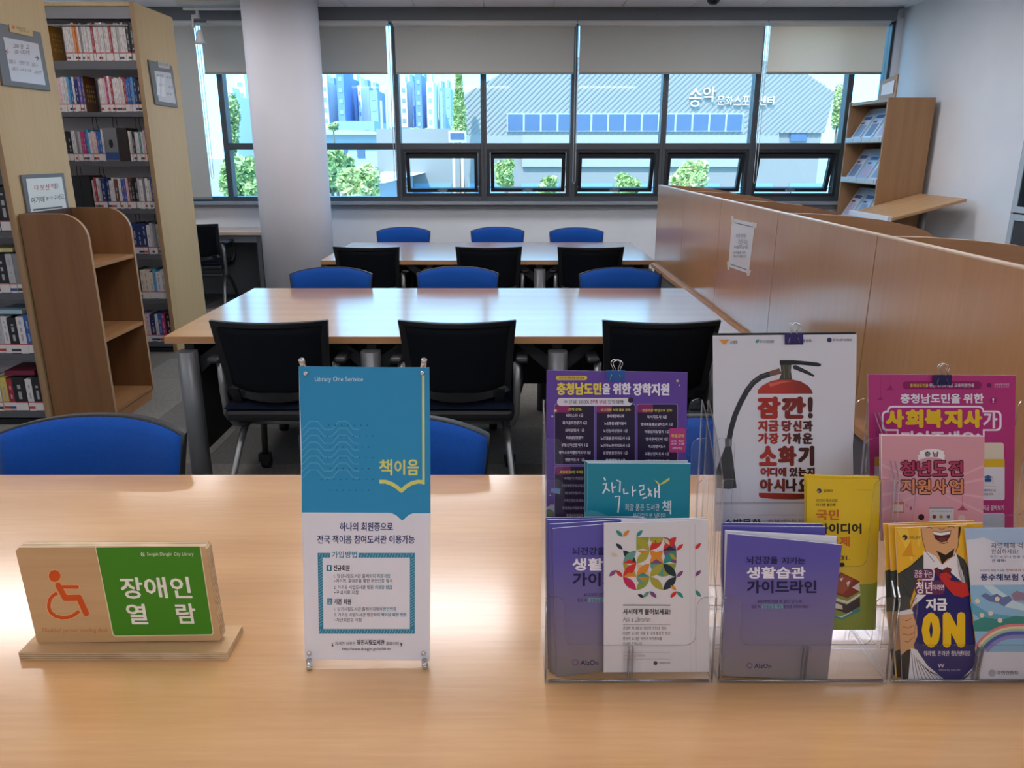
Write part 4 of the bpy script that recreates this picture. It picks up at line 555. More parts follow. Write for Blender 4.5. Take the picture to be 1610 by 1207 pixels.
11,16,18,16,-17,24,-10,6,12,-28,13,-11,22,0,1,36,0,0,11,-36,0,11,47,-79,-1,11,-55,-4,-52,-1,2,-12,21,0,24,1,0,-55,15,0,0,55,23,2,52768,184,2,4,157,69,-148,
0,0,-12,148,0,19,-67,138,-15,0,0,-22,-52,0,0,-12,52,0,-17,-34,-40,-19,6,-12,35,14,24,26,23,-26,36,-14,6,12,-41,19,-17,34,53,0,0,12,-53,0,52789,184,4,4,
156,116,-147,0,0,-12,147,0,8,-33,-21,-41,7,-41,-7,-14,-20,14,-20,41,-7,41,7,15,20,8,-86,12,30,4,30,-4,11,-12,-11,-11,-30,-4,-30,4,-10,11,19,48,136,-15,
0,0,-16,-51,0,0,-12,50,0,-17,-22,-40,-11,5,-11,37,9,23,19,24,-19,37,-9,4,11,-39,11,-17,22,50,0,0,12,-51,0,52824,184,2,4,142,199,-15,0,0,-163,15,0,21,-73,
160,-15,0,0,-25,-38,0,0,-12,38,0,0,-13,-12,-40,-30,-27,8,-12,25,20,17,31,16,-29,25,-19,9,12,-31,26,-12,38,0,13,37,0,0,12,-37,0,52845,184,4,4,142,199,-15,
0,0,-100,15,0,8,-14,-11,-40,8,-40,-8,-14,-22,14,-22,40,-8,40,8,15,22,8,-55,18,30,-5,10,-13,-10,-13,-30,-5,-29,5,-10,13,10,13,21,9,120,-15,0,0,-20,-37,0,
0,-12,37,0,0,-2,-11,-30,-30,-20,7,-12,26,15,16,23,16,-20,25,-14,7,12,-29,18,-12,28,0,2,37,0,0,12,-37,0,53076,184,2,15,138,183,-111,0,0,-12,97,0,0,-3,0,
-12,-1,-12,-101,-4,2,-13,99,5,-2,-18,-4,-20,15,-2,6,43,0,33,8,-57,-55,-15,0,0,-42,-57,0,0,-13,147,0,0,13,-75,0,53356,184,2,4,156,71,-147,0,0,-12,147,0,
15,-18,123,-111,0,0,-12,96,0,0,-8,0,-12,0,-13,-101,-4,2,-12,99,5,-3,-20,-4,-22,15,-1,6,43,1,36,53360,184,2,19,138,190,-110,0,0,-12,95,0,0,-2,0,-9,0,-9,
-99,-3,2,-13,96,4,-2,-13,-2,-14,-109,0,0,-12,147,0,0,12,-23,0,4,32,1,25,6,-96,-86,-14,0,0,-50,113,0,0,12,-99,0,53412,184,2,4,143,199,-15,0,0,-163,15,0,
13,-47,146,-75,0,0,-12,60,0,-2,-15,-3,-14,-63,-4,2,-13,56,5,-22,-30,-37,-25,8,-11,60,52,53440,184,2,15,16,184,0,-109,13,0,40,1,36,4,-1,13,-35,-4,-38,-2,
0,39,57,0,0,12,-57,0,0,34,61,0,0,12,8,42,15,-15,0,0,-163,15,0,0,85,27,0,0,13,-27,0,53469,184,3,6,146,92,-109,0,0,-13,94,0,0,-43,15,0,15,-130,151,0,-79,
10,0,33,1,28,4,-2,12,-25,-3,-30,-1,0,22,47,0,0,12,-47,0,0,20,49,0,0,12,12,67,12,-14,0,0,-43,-22,0,0,40,-14,0,0,-95,14,0,0,43,22,0,0,-44,14,0,53552,184,
2,8,143,199,-15,0,0,-62,-34,0,0,-12,34,0,0,-89,15,0,15,-126,148,0,-109,12,0,40,1,34,4,-1,12,-33,-4,-38,-1,0,39,54,0,0,12,-54,0,0,34,61,0,0,12,53588,184,
4,4,146,199,-14,0,0,-88,14,0,8,-31,85,-15,0,0,-34,-21,0,0,-12,21,0,0,-38,15,0,15,-99,77,0,-71,11,0,31,0,29,4,-2,12,-26,-4,-28,-1,0,19,40,0,0,12,-40,0,0,
17,47,0,0,12,13,68,-86,-107,0,0,-11,93,0,0,-15,-93,0,0,-27,0,-12,113,0,0,12,-98,0,0,16,92,0,53664,184,1,20,28,186,0,-84,47,0,0,-33,-66,0,0,-13,148,0,0,
13,-67,0,0,33,50,0,0,12,-97,0,0,25,91,0,0,12,-91,0,0,22,95,0,0,13,53685,184,3,8,123,82,-41,7,-41,-7,-14,-20,14,-19,41,-7,41,7,15,19,8,-56,15,30,-4,11,-11,
-11,-11,-30,-3,-30,3,-10,11,10,11,20,-24,121,0,-66,47,0,0,-15,-66,0,0,-12,147,0,0,12,-66,0,0,15,49,0,0,12,-96,0,0,16,91,0,0,11,-91,0,0,15,95,0,0,12,54028,
184,3,14,102,181,-91,0,0,-12,17,0,0,-80,-21,0,2,-13,48,1,53,5,-1,11,-12,-1,-13,-1,0,78,18,0,4,-59,-80,0,80,27,0,0,-79,8,64,109,-15,0,0,-163,15,0,0,85,27,
0,0,13,-27,0,54168,184,4,4,148,199,-14,0,0,-163,14,0,8,-32,159,-14,0,0,-58,-22,0,0,-13,22,0,0,-79,14,0,14,-31,133,-74,0,0,-12,13,0,0,-77,-17,0,2,-13,39,
1,41,5,-1,11,-8,-1,-9,-1,0,75,14,0,4,-47,-77,0,77,20,0,0,-76,54217,184,5,8,129,87,-40,8,-39,-8,-15,-21,15,-22,39,-8,40,8,14,22,8,-83,13,29,4,29,-4,11,-13,
-11,-13,-29,-5,-29,5,-10,13,12,93,133,-15,0,0,-29,-27,0,0,-12,27,0,0,-17,-27,0,0,-13,27,0,0,-30,15,0,14,-43,89,-86,0,0,-13,16,0,0,-53,-21,0,2,-13,45,1,
49,5,0,11,-11,-1,-11,-1,0,51,17,0,4,-56,-53,0,53,25,0,0,-52,54252,184,2,20,143,183,-121,0,0,-12,25,0,0,-53,-25,0,0,-12,53,0,0,-37,-66,0,0,-13,148,0,0,13,
-67,0,0,37,52,0,0,12,-25,0,0,53,26,0,4,-81,-53,0,53,41,0,0,-53,54256,184,3,20,142,191,-119,0,0,-12,24,0,0,-37,-24,0,0,-12,52,0,0,-19,-66,0,0,-12,147,0,
0,12,-66,0,0,19,51,0,0,12,-23,0,0,37,24,0,4,-80,-37,0,37,41,0,0,-37,6,-60,-58,-15,0,0,-44,112,0,0,12,-97,0,54408,184,4,12,156,120,-147,0,0,-12,66,0,0,-19,
-48,0,0,-51,111,0,0,51,-48,0,0,19,66,0,4,-114,-31,81,0,0,-27,-81,0,12,100,144,-119,0,0,-13,24,0,0,-33,-24,0,0,-13,118,0,0,13,-23,0,0,33,24,0,4,-80,-33,
0,33,41,0,0,-33,54413,184,4,15,156,119,-147,0,0,-12,66,0,0,-15,-35,-8,-13,-20,15,-20,40,-8,41,8,15,20,-13,20,-35,8,0,15,66,0,8,-74,-27,30,-4,11,-12,-11,
-12,-30,-4,-29,4,-11,12,11,12,12,89,117,-119,0,0,-13,24,0,0,-33,-24,0,0,-13,118,0,0,13,-23,0,0,33,24,0,4,-80,-33,0,33,41,0,0,-33,54532,184,3,4,157,69,-148,
0,0,-12,148,0,12,-14,125,-121,0,0,-12,25,0,0,-56,-25,0,0,-12,120,0,0,12,-25,0,0,56,26,0,4,-81,-56,0,56,41,0,0,-56,54588,184,3,4,143,199,-15,0,0,-163,15,
0,14,-38,145,-92,0,0,-12,18,0,0,-80,-22,0,1,-13,50,1,54,5,-1,12,-13,-2,-13,-1,0,78,18,0,4,-60,-80,0,80,28,0,0,-79,54592,184,4,4,142,199,-15,0,0,-121,15,
0,6,-90,12,-15,0,0,-50,109,0,0,12,-94,0,14,52,132,-88,0,0,-13,16,0,0,-55,-20,0,2,-13,47,1,51,5,-1,11,-11,-1,-13,-1,0,53,17,0,4,-57,-55,0,55,26,0,0,-54,
54596,184,4,4,143,199,-15,0,0,-85,15,0,13,0,-7,-106,0,0,-12,91,0,0,-17,-91,0,0,-28,0,-12,111,0,0,12,-96,0,0,17,91,0,14,-39,121,-88,0,0,-12,16,0,0,-44,-20,
0,2,-12,47,1,51,5,-1,11,-11,-1,-13,-1,0,41,17,0,4,-57,-43,0,43,26,0,0,-42,54616,184,4,8,85,137,-28,10,-29,-10,-11,-27,11,-27,29,-11,28,11,11,27,8,-57,18,
18,7,18,-7,7,-18,-7,-18,-18,-7,-18,7,-8,18,8,103,89,-15,0,0,-163,15,0,0,83,27,0,0,13,-27,0,8,-70,65,-15,0,0,-24,-41,0,0,-12,96,0,0,12,-40,0,54617,184,5,
8,86,153,-29,8,-28,-8,-11,-21,11,-22,28,-8,29,8,10,22,8,-56,13,17,5,18,-5,7,-13,-7,-13,-18,-5,-17,5,-7,13,6,102,-44,-105,0,0,-12,90,0,0,-40,15,0,8,-70,
164,-15,0,0,-18,-41,0,0,-12,96,0,0,12,-40,0,8,70,17,-15,0,0,-102,15,0,0,44,24,0,0,13,-24,0,54620,184,5,8,86,150,-29,8,-28,-8,-11,-22,11,-22,28,-9,29,9,
10,22,8,-56,13,17,5,18,-5,7,-13,-7,-14,-18,-5,-17,5,-7,14,8,102,71,-15,0,0,-122,15,0,0,56,24,0,0,12,-24,0,6,-86,-59,-15,0,0,-46,109,0,0,12,-94,0,8,16,147,
-15,0,0,-20,-41,0,0,-12,96,0,0,12,-40,0,54624,184,5,8,86,158,-29,7,-28,-7,-11,-19,11,-20,28,-7,29,7,10,20,8,-57,11,18,4,18,-4,7,-11,-7,-12,-18,-4,-18,4,
-6,12,8,102,60,-15,0,0,-90,15,0,0,39,24,0,0,12,-24,0,13,0,-59,-103,0,0,-11,89,0,0,-14,-89,0,0,-27,0,-11,109,0,0,11,-94,0,0,16,88,0,8,-70,135,-15,0,0,-16,
-41,0,0,-12,96,0,0,12,-40,0,54633,184,6,8,48,97,-15,0,0,-59,102,0,0,59,-15,0,0,-17,-72,0,4,0,-12,72,0,0,-18,-72,0,8,38,105,-29,7,-28,-7,-11,-21,11,-21,
28,-8,29,8,10,21,8,-56,12,17,5,18,-5,7,-12,-7,-13,-18,-4,-17,4,-7,13,8,102,65,-15,0,0,-95,15,0,0,41,24,0,0,12,-24,0,8,-70,43,-15,0,0,-18,-41,0,0,-12,96,
0,0,12,-40,0,54644,184,4,8,74,137,-25,11,-25,-11,-10,-26,10,-27,25,-10,25,10,10,27,8,-50,17,15,7,16,-7,6,-17,-6,-18,-16,-7,-15,7,-6,18,8,29,83,-15,0,0,
-23,-33,0,0,-12,80,0,0,12,-32,0,12,90,28,-15,0,0,-69,-20,0,0,65,-14,0,0,-151,14,0,0,74,20,0,0,-82,15,0,54665,184,6,8,75,152,-25,7,-25,-7,-10,-21,10,-20,
25,-8,25,8,9,20,8,-50,12,16,5,15,-5,6,-12,-6,-12,-15,-5,-16,5,-6,12,8,105,-45,-40,7,-40,-7,-15,-21,15,-21,40,-8,40,8,14,21,8,-83,12,29,5,29,-5,10,-12,-10,
-13,-29,-4,-29,4,-11,13,12,93,134,-14,0,0,-44,-21,0,0,41,-14,0,0,-94,14,0,0,40,21,0,0,-46,14,0,8,-89,102,-15,0,0,-19,-34,0,0,-11,83,0,0,11,-34,0,54744,
184,6,4,37,92,0,-54,106,0,0,54,4,-91,-12,76,0,0,-30,-76,0,8,31,103,-27,8,-27,-8,-10,-21,10,-21,27,-8,27,8,11,21,8,-55,13,17,5,17,-5,7,-13,-7,-12,-17,-5,
-17,5,-6,12,8,31,68,-15,0,0,-18,-40,0,0,-12,94,0,0,12,-39,0,8,79,17,-15,0,0,-50,-27,0,0,-12,27,0,0,-37,15,0,54801,184,6,8,82,154,-27,8,-26,-8,-10,-21,10,
-21,26,-8,27,8,10,21,8,-53,13,16,5,17,-5,6,-13,-6,-13,-17,-5,-16,5,-6,13,8,19,-37,-14,0,0,-58,105,0,0,58,-15,0,0,-17,-76,0,4,0,-12,76,0,0,-17,-76,0,8,11,
150,-15,0,0,-18,-39,0,0,-12,91,0,0,12,-37,0,12,80,17,-15,0,0,-38,-28,0,0,-12,28,0,0,-20,-28,0,0,-12,28,0,0,-14,15,0,54805,184,6,8,82,152,-27,9,-26,-9,-10,
-22,10,-22,26,-8,27,8,10,22,8,-53,14,16,5,17,-5,6,-14,-6,-13,-17,-5,-16,5,-6,13,8,96,-45,-39,7,-40,-7,-15,-21,15,-20,40,-8,39,8,15,20,8,-83,12,29,4,28,
-4,10,-12,-10,-12,-28,-4,-29,4,-10,12,8,12,136,-15,0,0,-19,-39,0,0,-12,91,0,0,12,-37,0,12,80,18,-15,0,0,-39,-28,0,0,-12,28,0,0,-20,-28,0,0,-12,28,0,0,-22,
15,0,54812,184,4,4,147,199,-14,0,0,-163,14,0,20,-30,159,-14,0,0,-51,-22,0,0,-12,22,0,0,-25,-21,0,1,3,-10,27,-25,11,-24,-11,-10,-27,10,-27,24,-11,20,6,12,
16,23,0,0,-50,14,0,8,-61,151,-15,0,0,-24,-32,0,0,-12,80,0,0,12,-33,0,8,-8,-36,16,-7,5,-18,-5,-18,-16,-7,-15,7,-5,18,5,18,54856,184,5,4,27,85,0,-47,111,
0,0,47,4,-96,-12,81,0,0,-23,-81,0,15,79,111,-39,6,-38,-6,-14,-17,12,-16,33,-7,0,-12,-66,0,0,-12,147,0,0,12,-66,0,0,12,33,7,12,16,8,-80,10,27,3,28,-3,9,
-10,-9,-9,-28,-3,-27,3,-9,9,8,44,57,-15,0,0,-16,-58,0,0,-11,131,0,0,11,-58,0,54868,184,4,18,86,149,-27,9,-28,-9,-11,-22,9,-19,22,-10,0,-18,-23,0,-21,0,
2,-13,49,1,53,6,-1,11,-22,-3,-22,-1,0,17,23,9,8,20,8,-56,14,18,5,17,-5,7,-14,-7,-13,-17,-5,-18,5,-7,13,8,100,72,-14,0,0,-163,14,0,0,81,26,0,0,13,-26,0,
8,-68,68,-15,0,0,-19,-41,0,0,-12,97,0,0,12,-41,0,54872,184,5,18,86,158,-27,7,-28,-7,-10,-18,8,-17,23,-8,0,-12,-23,-1,-21,0,2,-12,48,1,54,6,-1,11,-22,-3,
-23,-1,0,11,23,8,8,17,8,-55,10,17,4,17,-4,7,-10,-7,-11,-17,-4,-17,4,-7,11,8,100,59,-15,0,0,-128,15,0,0,59,24,0,0,12,-24,0,6,-88,-62,-15,0,0,-40,109,0,0,
12,-94,0,8,19,147,-14,0,0,-16,-40,0,0,-11,94,0,0,11,-40,0,54876,184,5,18,87,165,-28,6,-28,-6,-10,-16,8,-14,23,-7,0,-10,-23,0,-21,0,2,-11,48,0,54,6,-1,9,
-22,-2,-23,-1,0,9,23,7,8,14,8,-55,9,17,3,17,-3,7,-9,-7,-8,-17,-3,-17,3,-7,8,8,100,50,-15,0,0,-96,15,0,0,42,24,0,0,12,-24,0,13,0,-62,-105,0,0,-10,90,0,0,
-13,-90,0,0,-24,0,-10,111,0,0,10,-96,0,0,15,90,0,8,-69,137,-14,0,0,-14,-40,0,0,-10,94,0,0,10,-40,0,54924,184,4,4,142,199,-15,0,0,-163,15,0,18,-51,113,-28,
9,-28,-9,-11,-22,8,-20,23,-9,0,-18,-23,0,-22,0,2,-13,50,1,55,5,-1,12,-22,-3,-24,-1,0,17,23,10,9,19,8,-57,14,18,5,18,-5,7,-14,-7,-13,-18,-5,-18,5,-7,13,
8,32,72,-15,0,0,-20,-42,0,0,-12,99,0,0,12,-42,0,54980,184,4,8,121,152,-39,7,-38,-7,-14,-20,14,-20,38,-7,39,7,14,20,8,-80,11,27,4,28,-4,10,-11,-10,-12,-28,
-4,-27,4,-10,12,8,45,68,-15,0,0,-20,-58,0,0,-12,131,0,0,12,-58,0,8,67,-87,-148,0,0,-12,66,0,0,-45,15,0,0,45,67,0,54984,184,5,8,121,159,-39,6,-38,-6,-14,
-19,14,-18,38,-6,39,6,14,18,8,-80,11,27,3,28,-3,10,-11,-10,-10,-28,-4,-27,4,-10,10,8,111,-34,-147,0,0,-12,67,0,0,-25,15,0,0,25,65,0,6,-114,-14,-14,0,0,
-40,112,0,0,12,-98,0,8,48,149,-15,0,0,-17,-58,0,0,-12,131,0,0,12,-58,0,55092,184,4,8,121,152,-39,7,-38,-6,-14,-20,14,-20,38,-7,39,7,14,20,8,-80,11,27,4,
28,-4,10,-11,-10,-12,-28,-4,-27,4,-10,12,12,112,-38,-148,0,0,-13,38,0,0,-46,15,0,0,46,41,0,0,-46,15,0,0,46,39,0,8,-67,118,-15,0,0,-19,-58,0,0,-12,131,0,
0,12,-58,0,55148,184,5,4,142,199,-15,0,0,-163,15,0,6,-25,38,-1,11,-54,-4,-52,0,2,-13,50,1,8,29,79,-28,8,-28,-8,-11,-23,11,-22,28,-8,28,8,11,22,8,-57,14,
18,5,18,-5,6,-14,-6,-13,-18,-6,-18,6,-7,13,8,32,72,-15,0,0,-20,-42,0,0,-12,99,0,0,12,-42,0,65,133,2,8,65,173,-12,0,-53,-123,18,0,15,36,53,0,16,-36,18,0,
3,-80,52,19,44,19,-44,66,113,3,11,14,173,0,-123,42,0,32,11,10,22,-8,21,-22,11,14,10,5,16,-9,22,-29,10,7,-18,-16,16,0,17,-5,5,-12,-7,-15,-19,-5,-12,0,7,
0,-16,21,0,21,-5,7,-14,-6,-13,-21,-6,-22,0,67,142,1,18,95,172,-19,2,-48,-18,-19,-46,15,-41,51,-21,25,3,19,8,0,19,-21,-10,-22,-3,-35,13,-14,33,14,34,35,
13,21,-3,21,-10,0,19,68,150,2,7,14,173,0,-123,48,0,47,19,18,42,-16,42,-50,20,7,-30,-16,27,0,38,-14,13,-32,-10,-28,-40,-17,-28,0,69,100,1,12,14,173,0,-123,
71,0,0,16,-54,0,0,38,50,0,0,16,-50,0,0,37,52,0,0,16,70,94,1,10,14,173,0,-123,17,0,0,57,48,0,0,16,-48,0,0,34,48,0,0,16,71,148,1,22,95,172,-20,2,-47,-18,
-19,-45,19,-45,46,-18,24,3,23,7,0,52,-41,0,0,-15,23,0,0,-26,-12,-3,-14,-1,-36,13,-14,33,14,34,34,13,22,-3,22,-9,0,18,72,146,1,12,31,173,-17,0,0,-123,17,
0,0,53,69,0,0,-53,18,0,0,123,-18,0,0,-54,-69,0,73,50,1,4,31,173,-17,0,0,-123,17,0,74,50,1,8,31,173,-17,0,0,-119,-3,-22,-11,-7,0,-16,24,11,7,29,75,131,1,
11,31,173,-17,0,0,-123,17,0,0,61,63,-61,24,0,-67,65,54,58,-22,0,-52,-56,76,98,1,6,31,173,-18,0,0,-123,73,0,0,16,-55,0,77,156,1,13,30,173,-17,0,0,-123,18,
0,0,96,38,-48,3,0,38,48,0,-96,18,0,0,123,-17,0,-41,-51,78,156,1,10,27,173,-14,0,0,-123,17,0,0,94,82,-94,15,0,0,123,-16,0,0,-95,79,165,2,8,74,174,-48,-18,
-18,-45,18,-44,48,-19,48,19,18,44,-18,45,8,-82,-11,34,13,34,-13,14,-34,-14,-33,-34,-13,-34,13,-14,33,80,102,2,9,13,173,0,-123,17,0,0,53,19,0,31,10,10,24,
-10,25,-29,11,7,-21,-16,21,0,16,-6,5,-13,-6,-14,-16,-5,-20,0,81,165,2,14,76,174,-49,-17,-19,-46,14,-40,38,-21,27,-17,33,-8,16,16,-1,0,-19,0,-27,9,37,22,
14,39,-18,45,8,-85,-14,38,16,34,-14,13,-33,-13,-33,-34,-13,-36,14,-13,32,82,121,2,17,14,173,0,-123,17,0,0,53,8,0,14,-4,18,-24,17,-25,21,0,-10,13,-7,11,
-13,20,-14,14,15,12,5,18,-11,26,-29,9,7,-14,-15,12,0,18,-5,6,-14,-5,-14,-19,-6,-12,0,83,92,1,22,58,172,-14,2,-27,-8,-10,-24,27,-34,26,-28,-5,-11,-15,-5,
-17,5,-15,13,0,-22,16,-9,18,-3,25,10,10,24,-27,37,-26,25,5,11,14,4,14,-3,15,-10,0,20,84,121,1,8,106,173,-103,0,0,-16,43,0,0,-107,17,0,0,107,43,0,85,142,
1,18,29,173,-18,0,0,-77,16,-36,35,-12,41,14,14,36,0,75,-18,0,0,-72,-1,-15,-7,-12,-11,-7,-18,-2,-14,2,-12,8,-6,10,-1,15,86,121,1,7,18,173,-18,0,53,-124,
4,0,52,124,-18,0,-36,-86,87,208,1,13,18,173,-18,0,50,-124,3,0,41,100,40,-100,4,0,49,124,-17,0,-34,-85,-34,85,-16,0,-35,-85,88,142,1,12,26,173,-22,0,49,
-59,-53,-64,22,0,42,51,42,-51,21,0,-52,64,49,59,-22,0,-38,-47,89,121,1,9,21,173,-21,0,46,-58,0,-65,17,0,0,65,46,58,-22,0,-33,-43,90,129,1,8,114,173,-106,
0,0,-16,73,0,-78,-107,111,0,0,16,-79,0,97,85,2,27,54,126,-21,6,-15,-2,-12,-9,0,-17,13,10,13,3,11,-3,3,-11,0,-4,-14,-5,-18,-9,-9,-17,5,-14,14,-6,11,2,11,
7,4,-7,8,-2,7,2,9,5,0,9,-5,-3,-3,-1,-3,1,-1,3,0,42,7,-33,-24,17,8,0,-24,-6,-4,-8,-2,-8,3,-3,8,98,100,2,11,27,173,-16,0,0,-119,14,-4,16,-2,31,12,12,32,-10,
29,-25,11,-12,-1,-10,-6,9,0,-15,9,6,9,2,16,-8,7,-20,-7,-19,-18,-7,-8,0,-8,2,99,88,1,18,60,131,-13,1,-29,-11,-11,-32,12,-29,29,-12,14,2,11,3,0,16,-12,-4,
-10,-1,-20,7,-7,19,7,20,17,8,11,-2,12,-6,0,17,100,102,2,10,81,173,-16,0,0,-44,-9,3,-8,0,-29,-11,-11,-29,11,-30,28,-12,34,0,8,-23,67,7,-2,0,-51,-16,0,-19,
7,-6,19,7,20,19,8,101,96,2,14,71,121,-26,11,-27,-11,-11,-30,10,-29,30,-14,17,3,15,7,0,15,-14,-7,-14,-2,-19,6,-9,18,57,0,5,-34,31,13,-6,5,-14,-40,0,7,14,
102,50,1,20,53,173,-17,1,-13,-7,-7,-12,-3,-18,0,-6,-11,0,0,-15,11,0,0,-66,16,0,0,66,15,0,0,15,-15,0,0,8,4,14,13,6,4,-1,3,-1,103,85,3,30,76,131,-34,0,-25,
-8,-10,-20,1,-8,4,-7,5,-6,8,-4,0,-1,-9,-4,-4,-7,2,-6,6,-5,-15,-8,-5,-14,10,-18,27,-6,28,6,10,19,-5,14,-18,9,-18,5,-7,5,13,7,20,9,5,8,3,10,-2,9,-7,8,17,
0,8,-50,-5,12,4,11,-4,4,-10,-4,-11,-11,-4,-12,4,-4,10,8,11,-56,17,-3,10,-10,-6,-9,-16,-3,-17,4,-6,9,5,9,104,100,1,16,27,173,-16,0,0,-123,16,0,0,58,10,9,
10,3,12,-6,4,-14,0,-50,16,0,0,50,-8,24,-20,8,-13,-3,-11,-9,105,44,2,4,28,131,-16,0,0,-81,16,0,8,-2,112,-6,3,-7,-3,-3,-7,3,-6,7,-3,6,3,3,6,106,44,2,8,27,
131,-16,0,0,-93,-3,-11,-8,-7,11,-11,12,11,4,19,8,-1,123,-7,3,-7,-3,-2,-7,2,-6,7,-3,7,3,3,6,107,96,2,6,83,131,-19,0,-36,-40,40,-41,22,0,-42,41,4,-21,82,
-16,0,0,-123,16,0,108,44,1,4,28,173,-16,0,0,-123,16,0,109,154,1,27,64,129,-14,3,-11,-3,-12,-9,0,11,-16,0,0,-81,16,0,0,59,9,8,11,2,10,-5,4,-14,0,-50,16,
0,0,59,10,7,8,3,12,-5,5,-14,0,-50,16,0,0,51,-7,23,-20,8,-15,-4,-12,-10,110,100,1,16,71,125,-20,7,-13,-3,-11,-9,0,11,-16,0,0,-81,16,0,0,58,10,9,10,3,12,
-6,4,-14,0,-50,16,0,0,50,111,110,2,8,80,121,-31,11,-30,-11,-13,-30,13,-31,30,-12,32,12,12,31,8,-44,27,20,-8,7,-19,-7,-21,-20,-7,-19,8,-7,20,7,19,112,100,
2,10,10,131,0,-122,16,0,0,43,9,-3,7,-1,30,12,12,30,-12,30,-34,11,8,-12,-15,15,0,19,-7,7,-19,-7,-19,-19,-8,-7,1,-8,2,113,100,2,10,80,131,-30,0,-36,-16,-8,
-25,12,-30,30,-12,7,1,9,2,0,-42,16,0,8,-31,107,15,0,0,-51,-8,-2,-7,-1,-19,8,-7,20,8,20,114,79,1,15,62,130,-10,2,-11,-4,-12,-16,-1,0,0,19,-16,0,0,-81,16,
0,0,42,6,18,14,7,7,-2,8,-6,8,14,115,77,1,24,46,131,-11,1,-20,-5,-7,-17,19,-23,19,-15,-4,-7,-8,-3,-12,3,-15,8,0,-17,15,-6,13,-2,20,7,7,17,-4,11,-14,12,-15,
10,-5,6,3,5,8,2,11,-2,12,-6,0,16,116,67,1,18,30,131,0,17,-30,-30,0,-2,14,0,0,-42,7,-18,19,-8,10,2,10,4,0,15,-10,-5,-8,-1,-8,2,-4,10,0,41,26,0,0,15,117,
100,1,16,27,131,-16,0,0,-50,8,-24,20,-9,12,4,12,8,0,-10,16,0,0,81,-16,0,0,-58,-9,-8,-11,-3,-12,4,-4,14,118,88,1,7,18,131,-17,0,36,-83,5,0,36,83,-17,0,-21,
-50,119,144,1,13,17,131,-17,0,36,-83,5,0,24,57,24,-57,5,0,35,83,-17,0,-21,-49,-20,49,-12,0,-21,-49,120,100,1,12,20,131,-20,0,34,-40,-34,-41,20,0,24,29,
25,-29,21,0,-36,41,34,40,-21,0,-23,-28,121,88,1,8,18,131,-18,0,31,-64,-27,-58,18,0,57,122,-18,0,-21,-46,122,83,1,8,73,131,-69,0,0,-15,41,0,-43,-66,71,0,
0,14,-43,0,48,100,2,8,45,174,-29,-17,-11,-46,11,-45,29,-18,29,18,11,45,-11,46,8,-45,-12,16,13,16,-13,6,-34,-6,-33,-16,-13,-16,13,-6,33,49,100,1,4,54,173,
-18,0,0,-123,18,0,50,100,1,19,65,164,-27,10,-15,-2,-14,-9,0,-22,14,13,13,3,15,-6,6,-17,-2,-13,-6,-13,-20,-29,-23,-28,0,-1,78,0,0,17,-47,0,29,39,9,30,51,
100,1,27,64,166,-26,8,-12,-1,-11,-4,0,-17,11,4,9,2,16,-5,6,-14,-6,-13,-19,-5,0,-16,20,-5,7,-15,-6,-14,-14,-6,-14,2,-13,7,0,-19,13,-5,13,-2,28,11,10,27,
-4,17,-13,12,12,11,3,16,52,100,2,11,72,174,-8,0,-62,-76,0,-8,52,0,0,-40,18,0,0,40,13,0,0,16,-13,0,3,-18,35,0,-35,-28,0,53,100,1,18,18,173,0,-64,32,-3,11,
-19,-7,-15,-18,-7,-14,2,-13,7,0,-18,15,-6,15,-2,29,12,11,28,-12,28,-33,10,0,31,39,0,0,16,54,100,2,13,68,161,-11,13,-36,-37,-13,-45,11,-32,29,-12,25,11,
11,26,-10,26,-25,10,-10,-2,-9,-3,14,25,8,-8,-38,10,1,14,-5,6,-14,-5,-14,-15,-6,-16,9,-4,24,55,100,1,6,88,173,-79,0,0,-17,53,0,-45,-101,16,-7,56,100,3,16,
72,164,-26,10,-27,-10,-10,-25,3,-14,11,-12,-13,-13,-4,-17,11,-25,28,-10,28,10,11,25,-4,17,-13,13,12,12,3,14,8,-50,14,14,5,13,-6,6,-13,-6,-13,-13,-5,-14,
5,-6,13,8,3,-40,16,5,16,-6,6,-13,-6,-14,-16,-6,-15,6,-7,14,57,100,2,13,72,162,-28,12,-27,-11,-11,-25,11,-25,24,-11,10,2,9,3,-12,-23,-25,-23,11,-13,35,36,
14,46,10,-53,22,14,6,15,-7,6,-15,0,-5,-1,-5,-10,-5,-9,-2,-15,6,-6,13,46,44,1,8,27,67,-7,3,-8,-3,-3,-8,3,-7,8,-4,7,4,3,7,44,44,1,11,28,67,-9,5,-8,-3,-3,
-7,3,-7,6,-3,0,-11,-6,-9,0,-3,15,10,6,16,58,44,2,8,27,129,-7,3,-8,-3,-3,-7,3,-8,8,-3,7,3,3,8,8,-3,-55,-7,3,-8,-3,-3,-8,3,-7,8,-4,7,4,3,7,47,56,1,4,49,174,
-12,0,-36,-126,13,0,33,54,2,14,32,168,-8,6,-7,-6,-3,-20,0,-11,1,-9,5,-30,2,-9,2,-3,3,3,2,9,4,30,1,9,0,11,8,-2,-81,-8,3,-7,-3,-3,-8,3,-7,7,-4,8,4,3,7,37,
136,5,4,108,174,-13,0,-81,-126,14,0,8,23,118,-19,8,-19,-8,-9,-19,9,-20,19,-8,19,8,9,20,8,-38,10,10,4,10,-4,4,-10,-4,-10,-10,-5,-10,5,-4,10,8,92,-52,-20,
8,-19,-8,-8,-19,8,-20,19,-8,20,8,8,20,8,-38,10,10,4,10,-4,5,-10,-5,-10,-10,-4,-10,4,-4,10,40,65,1,10,56,175,-10,0,-25,-38,-9,-45,9,-45,25,-38,10,0,-19,
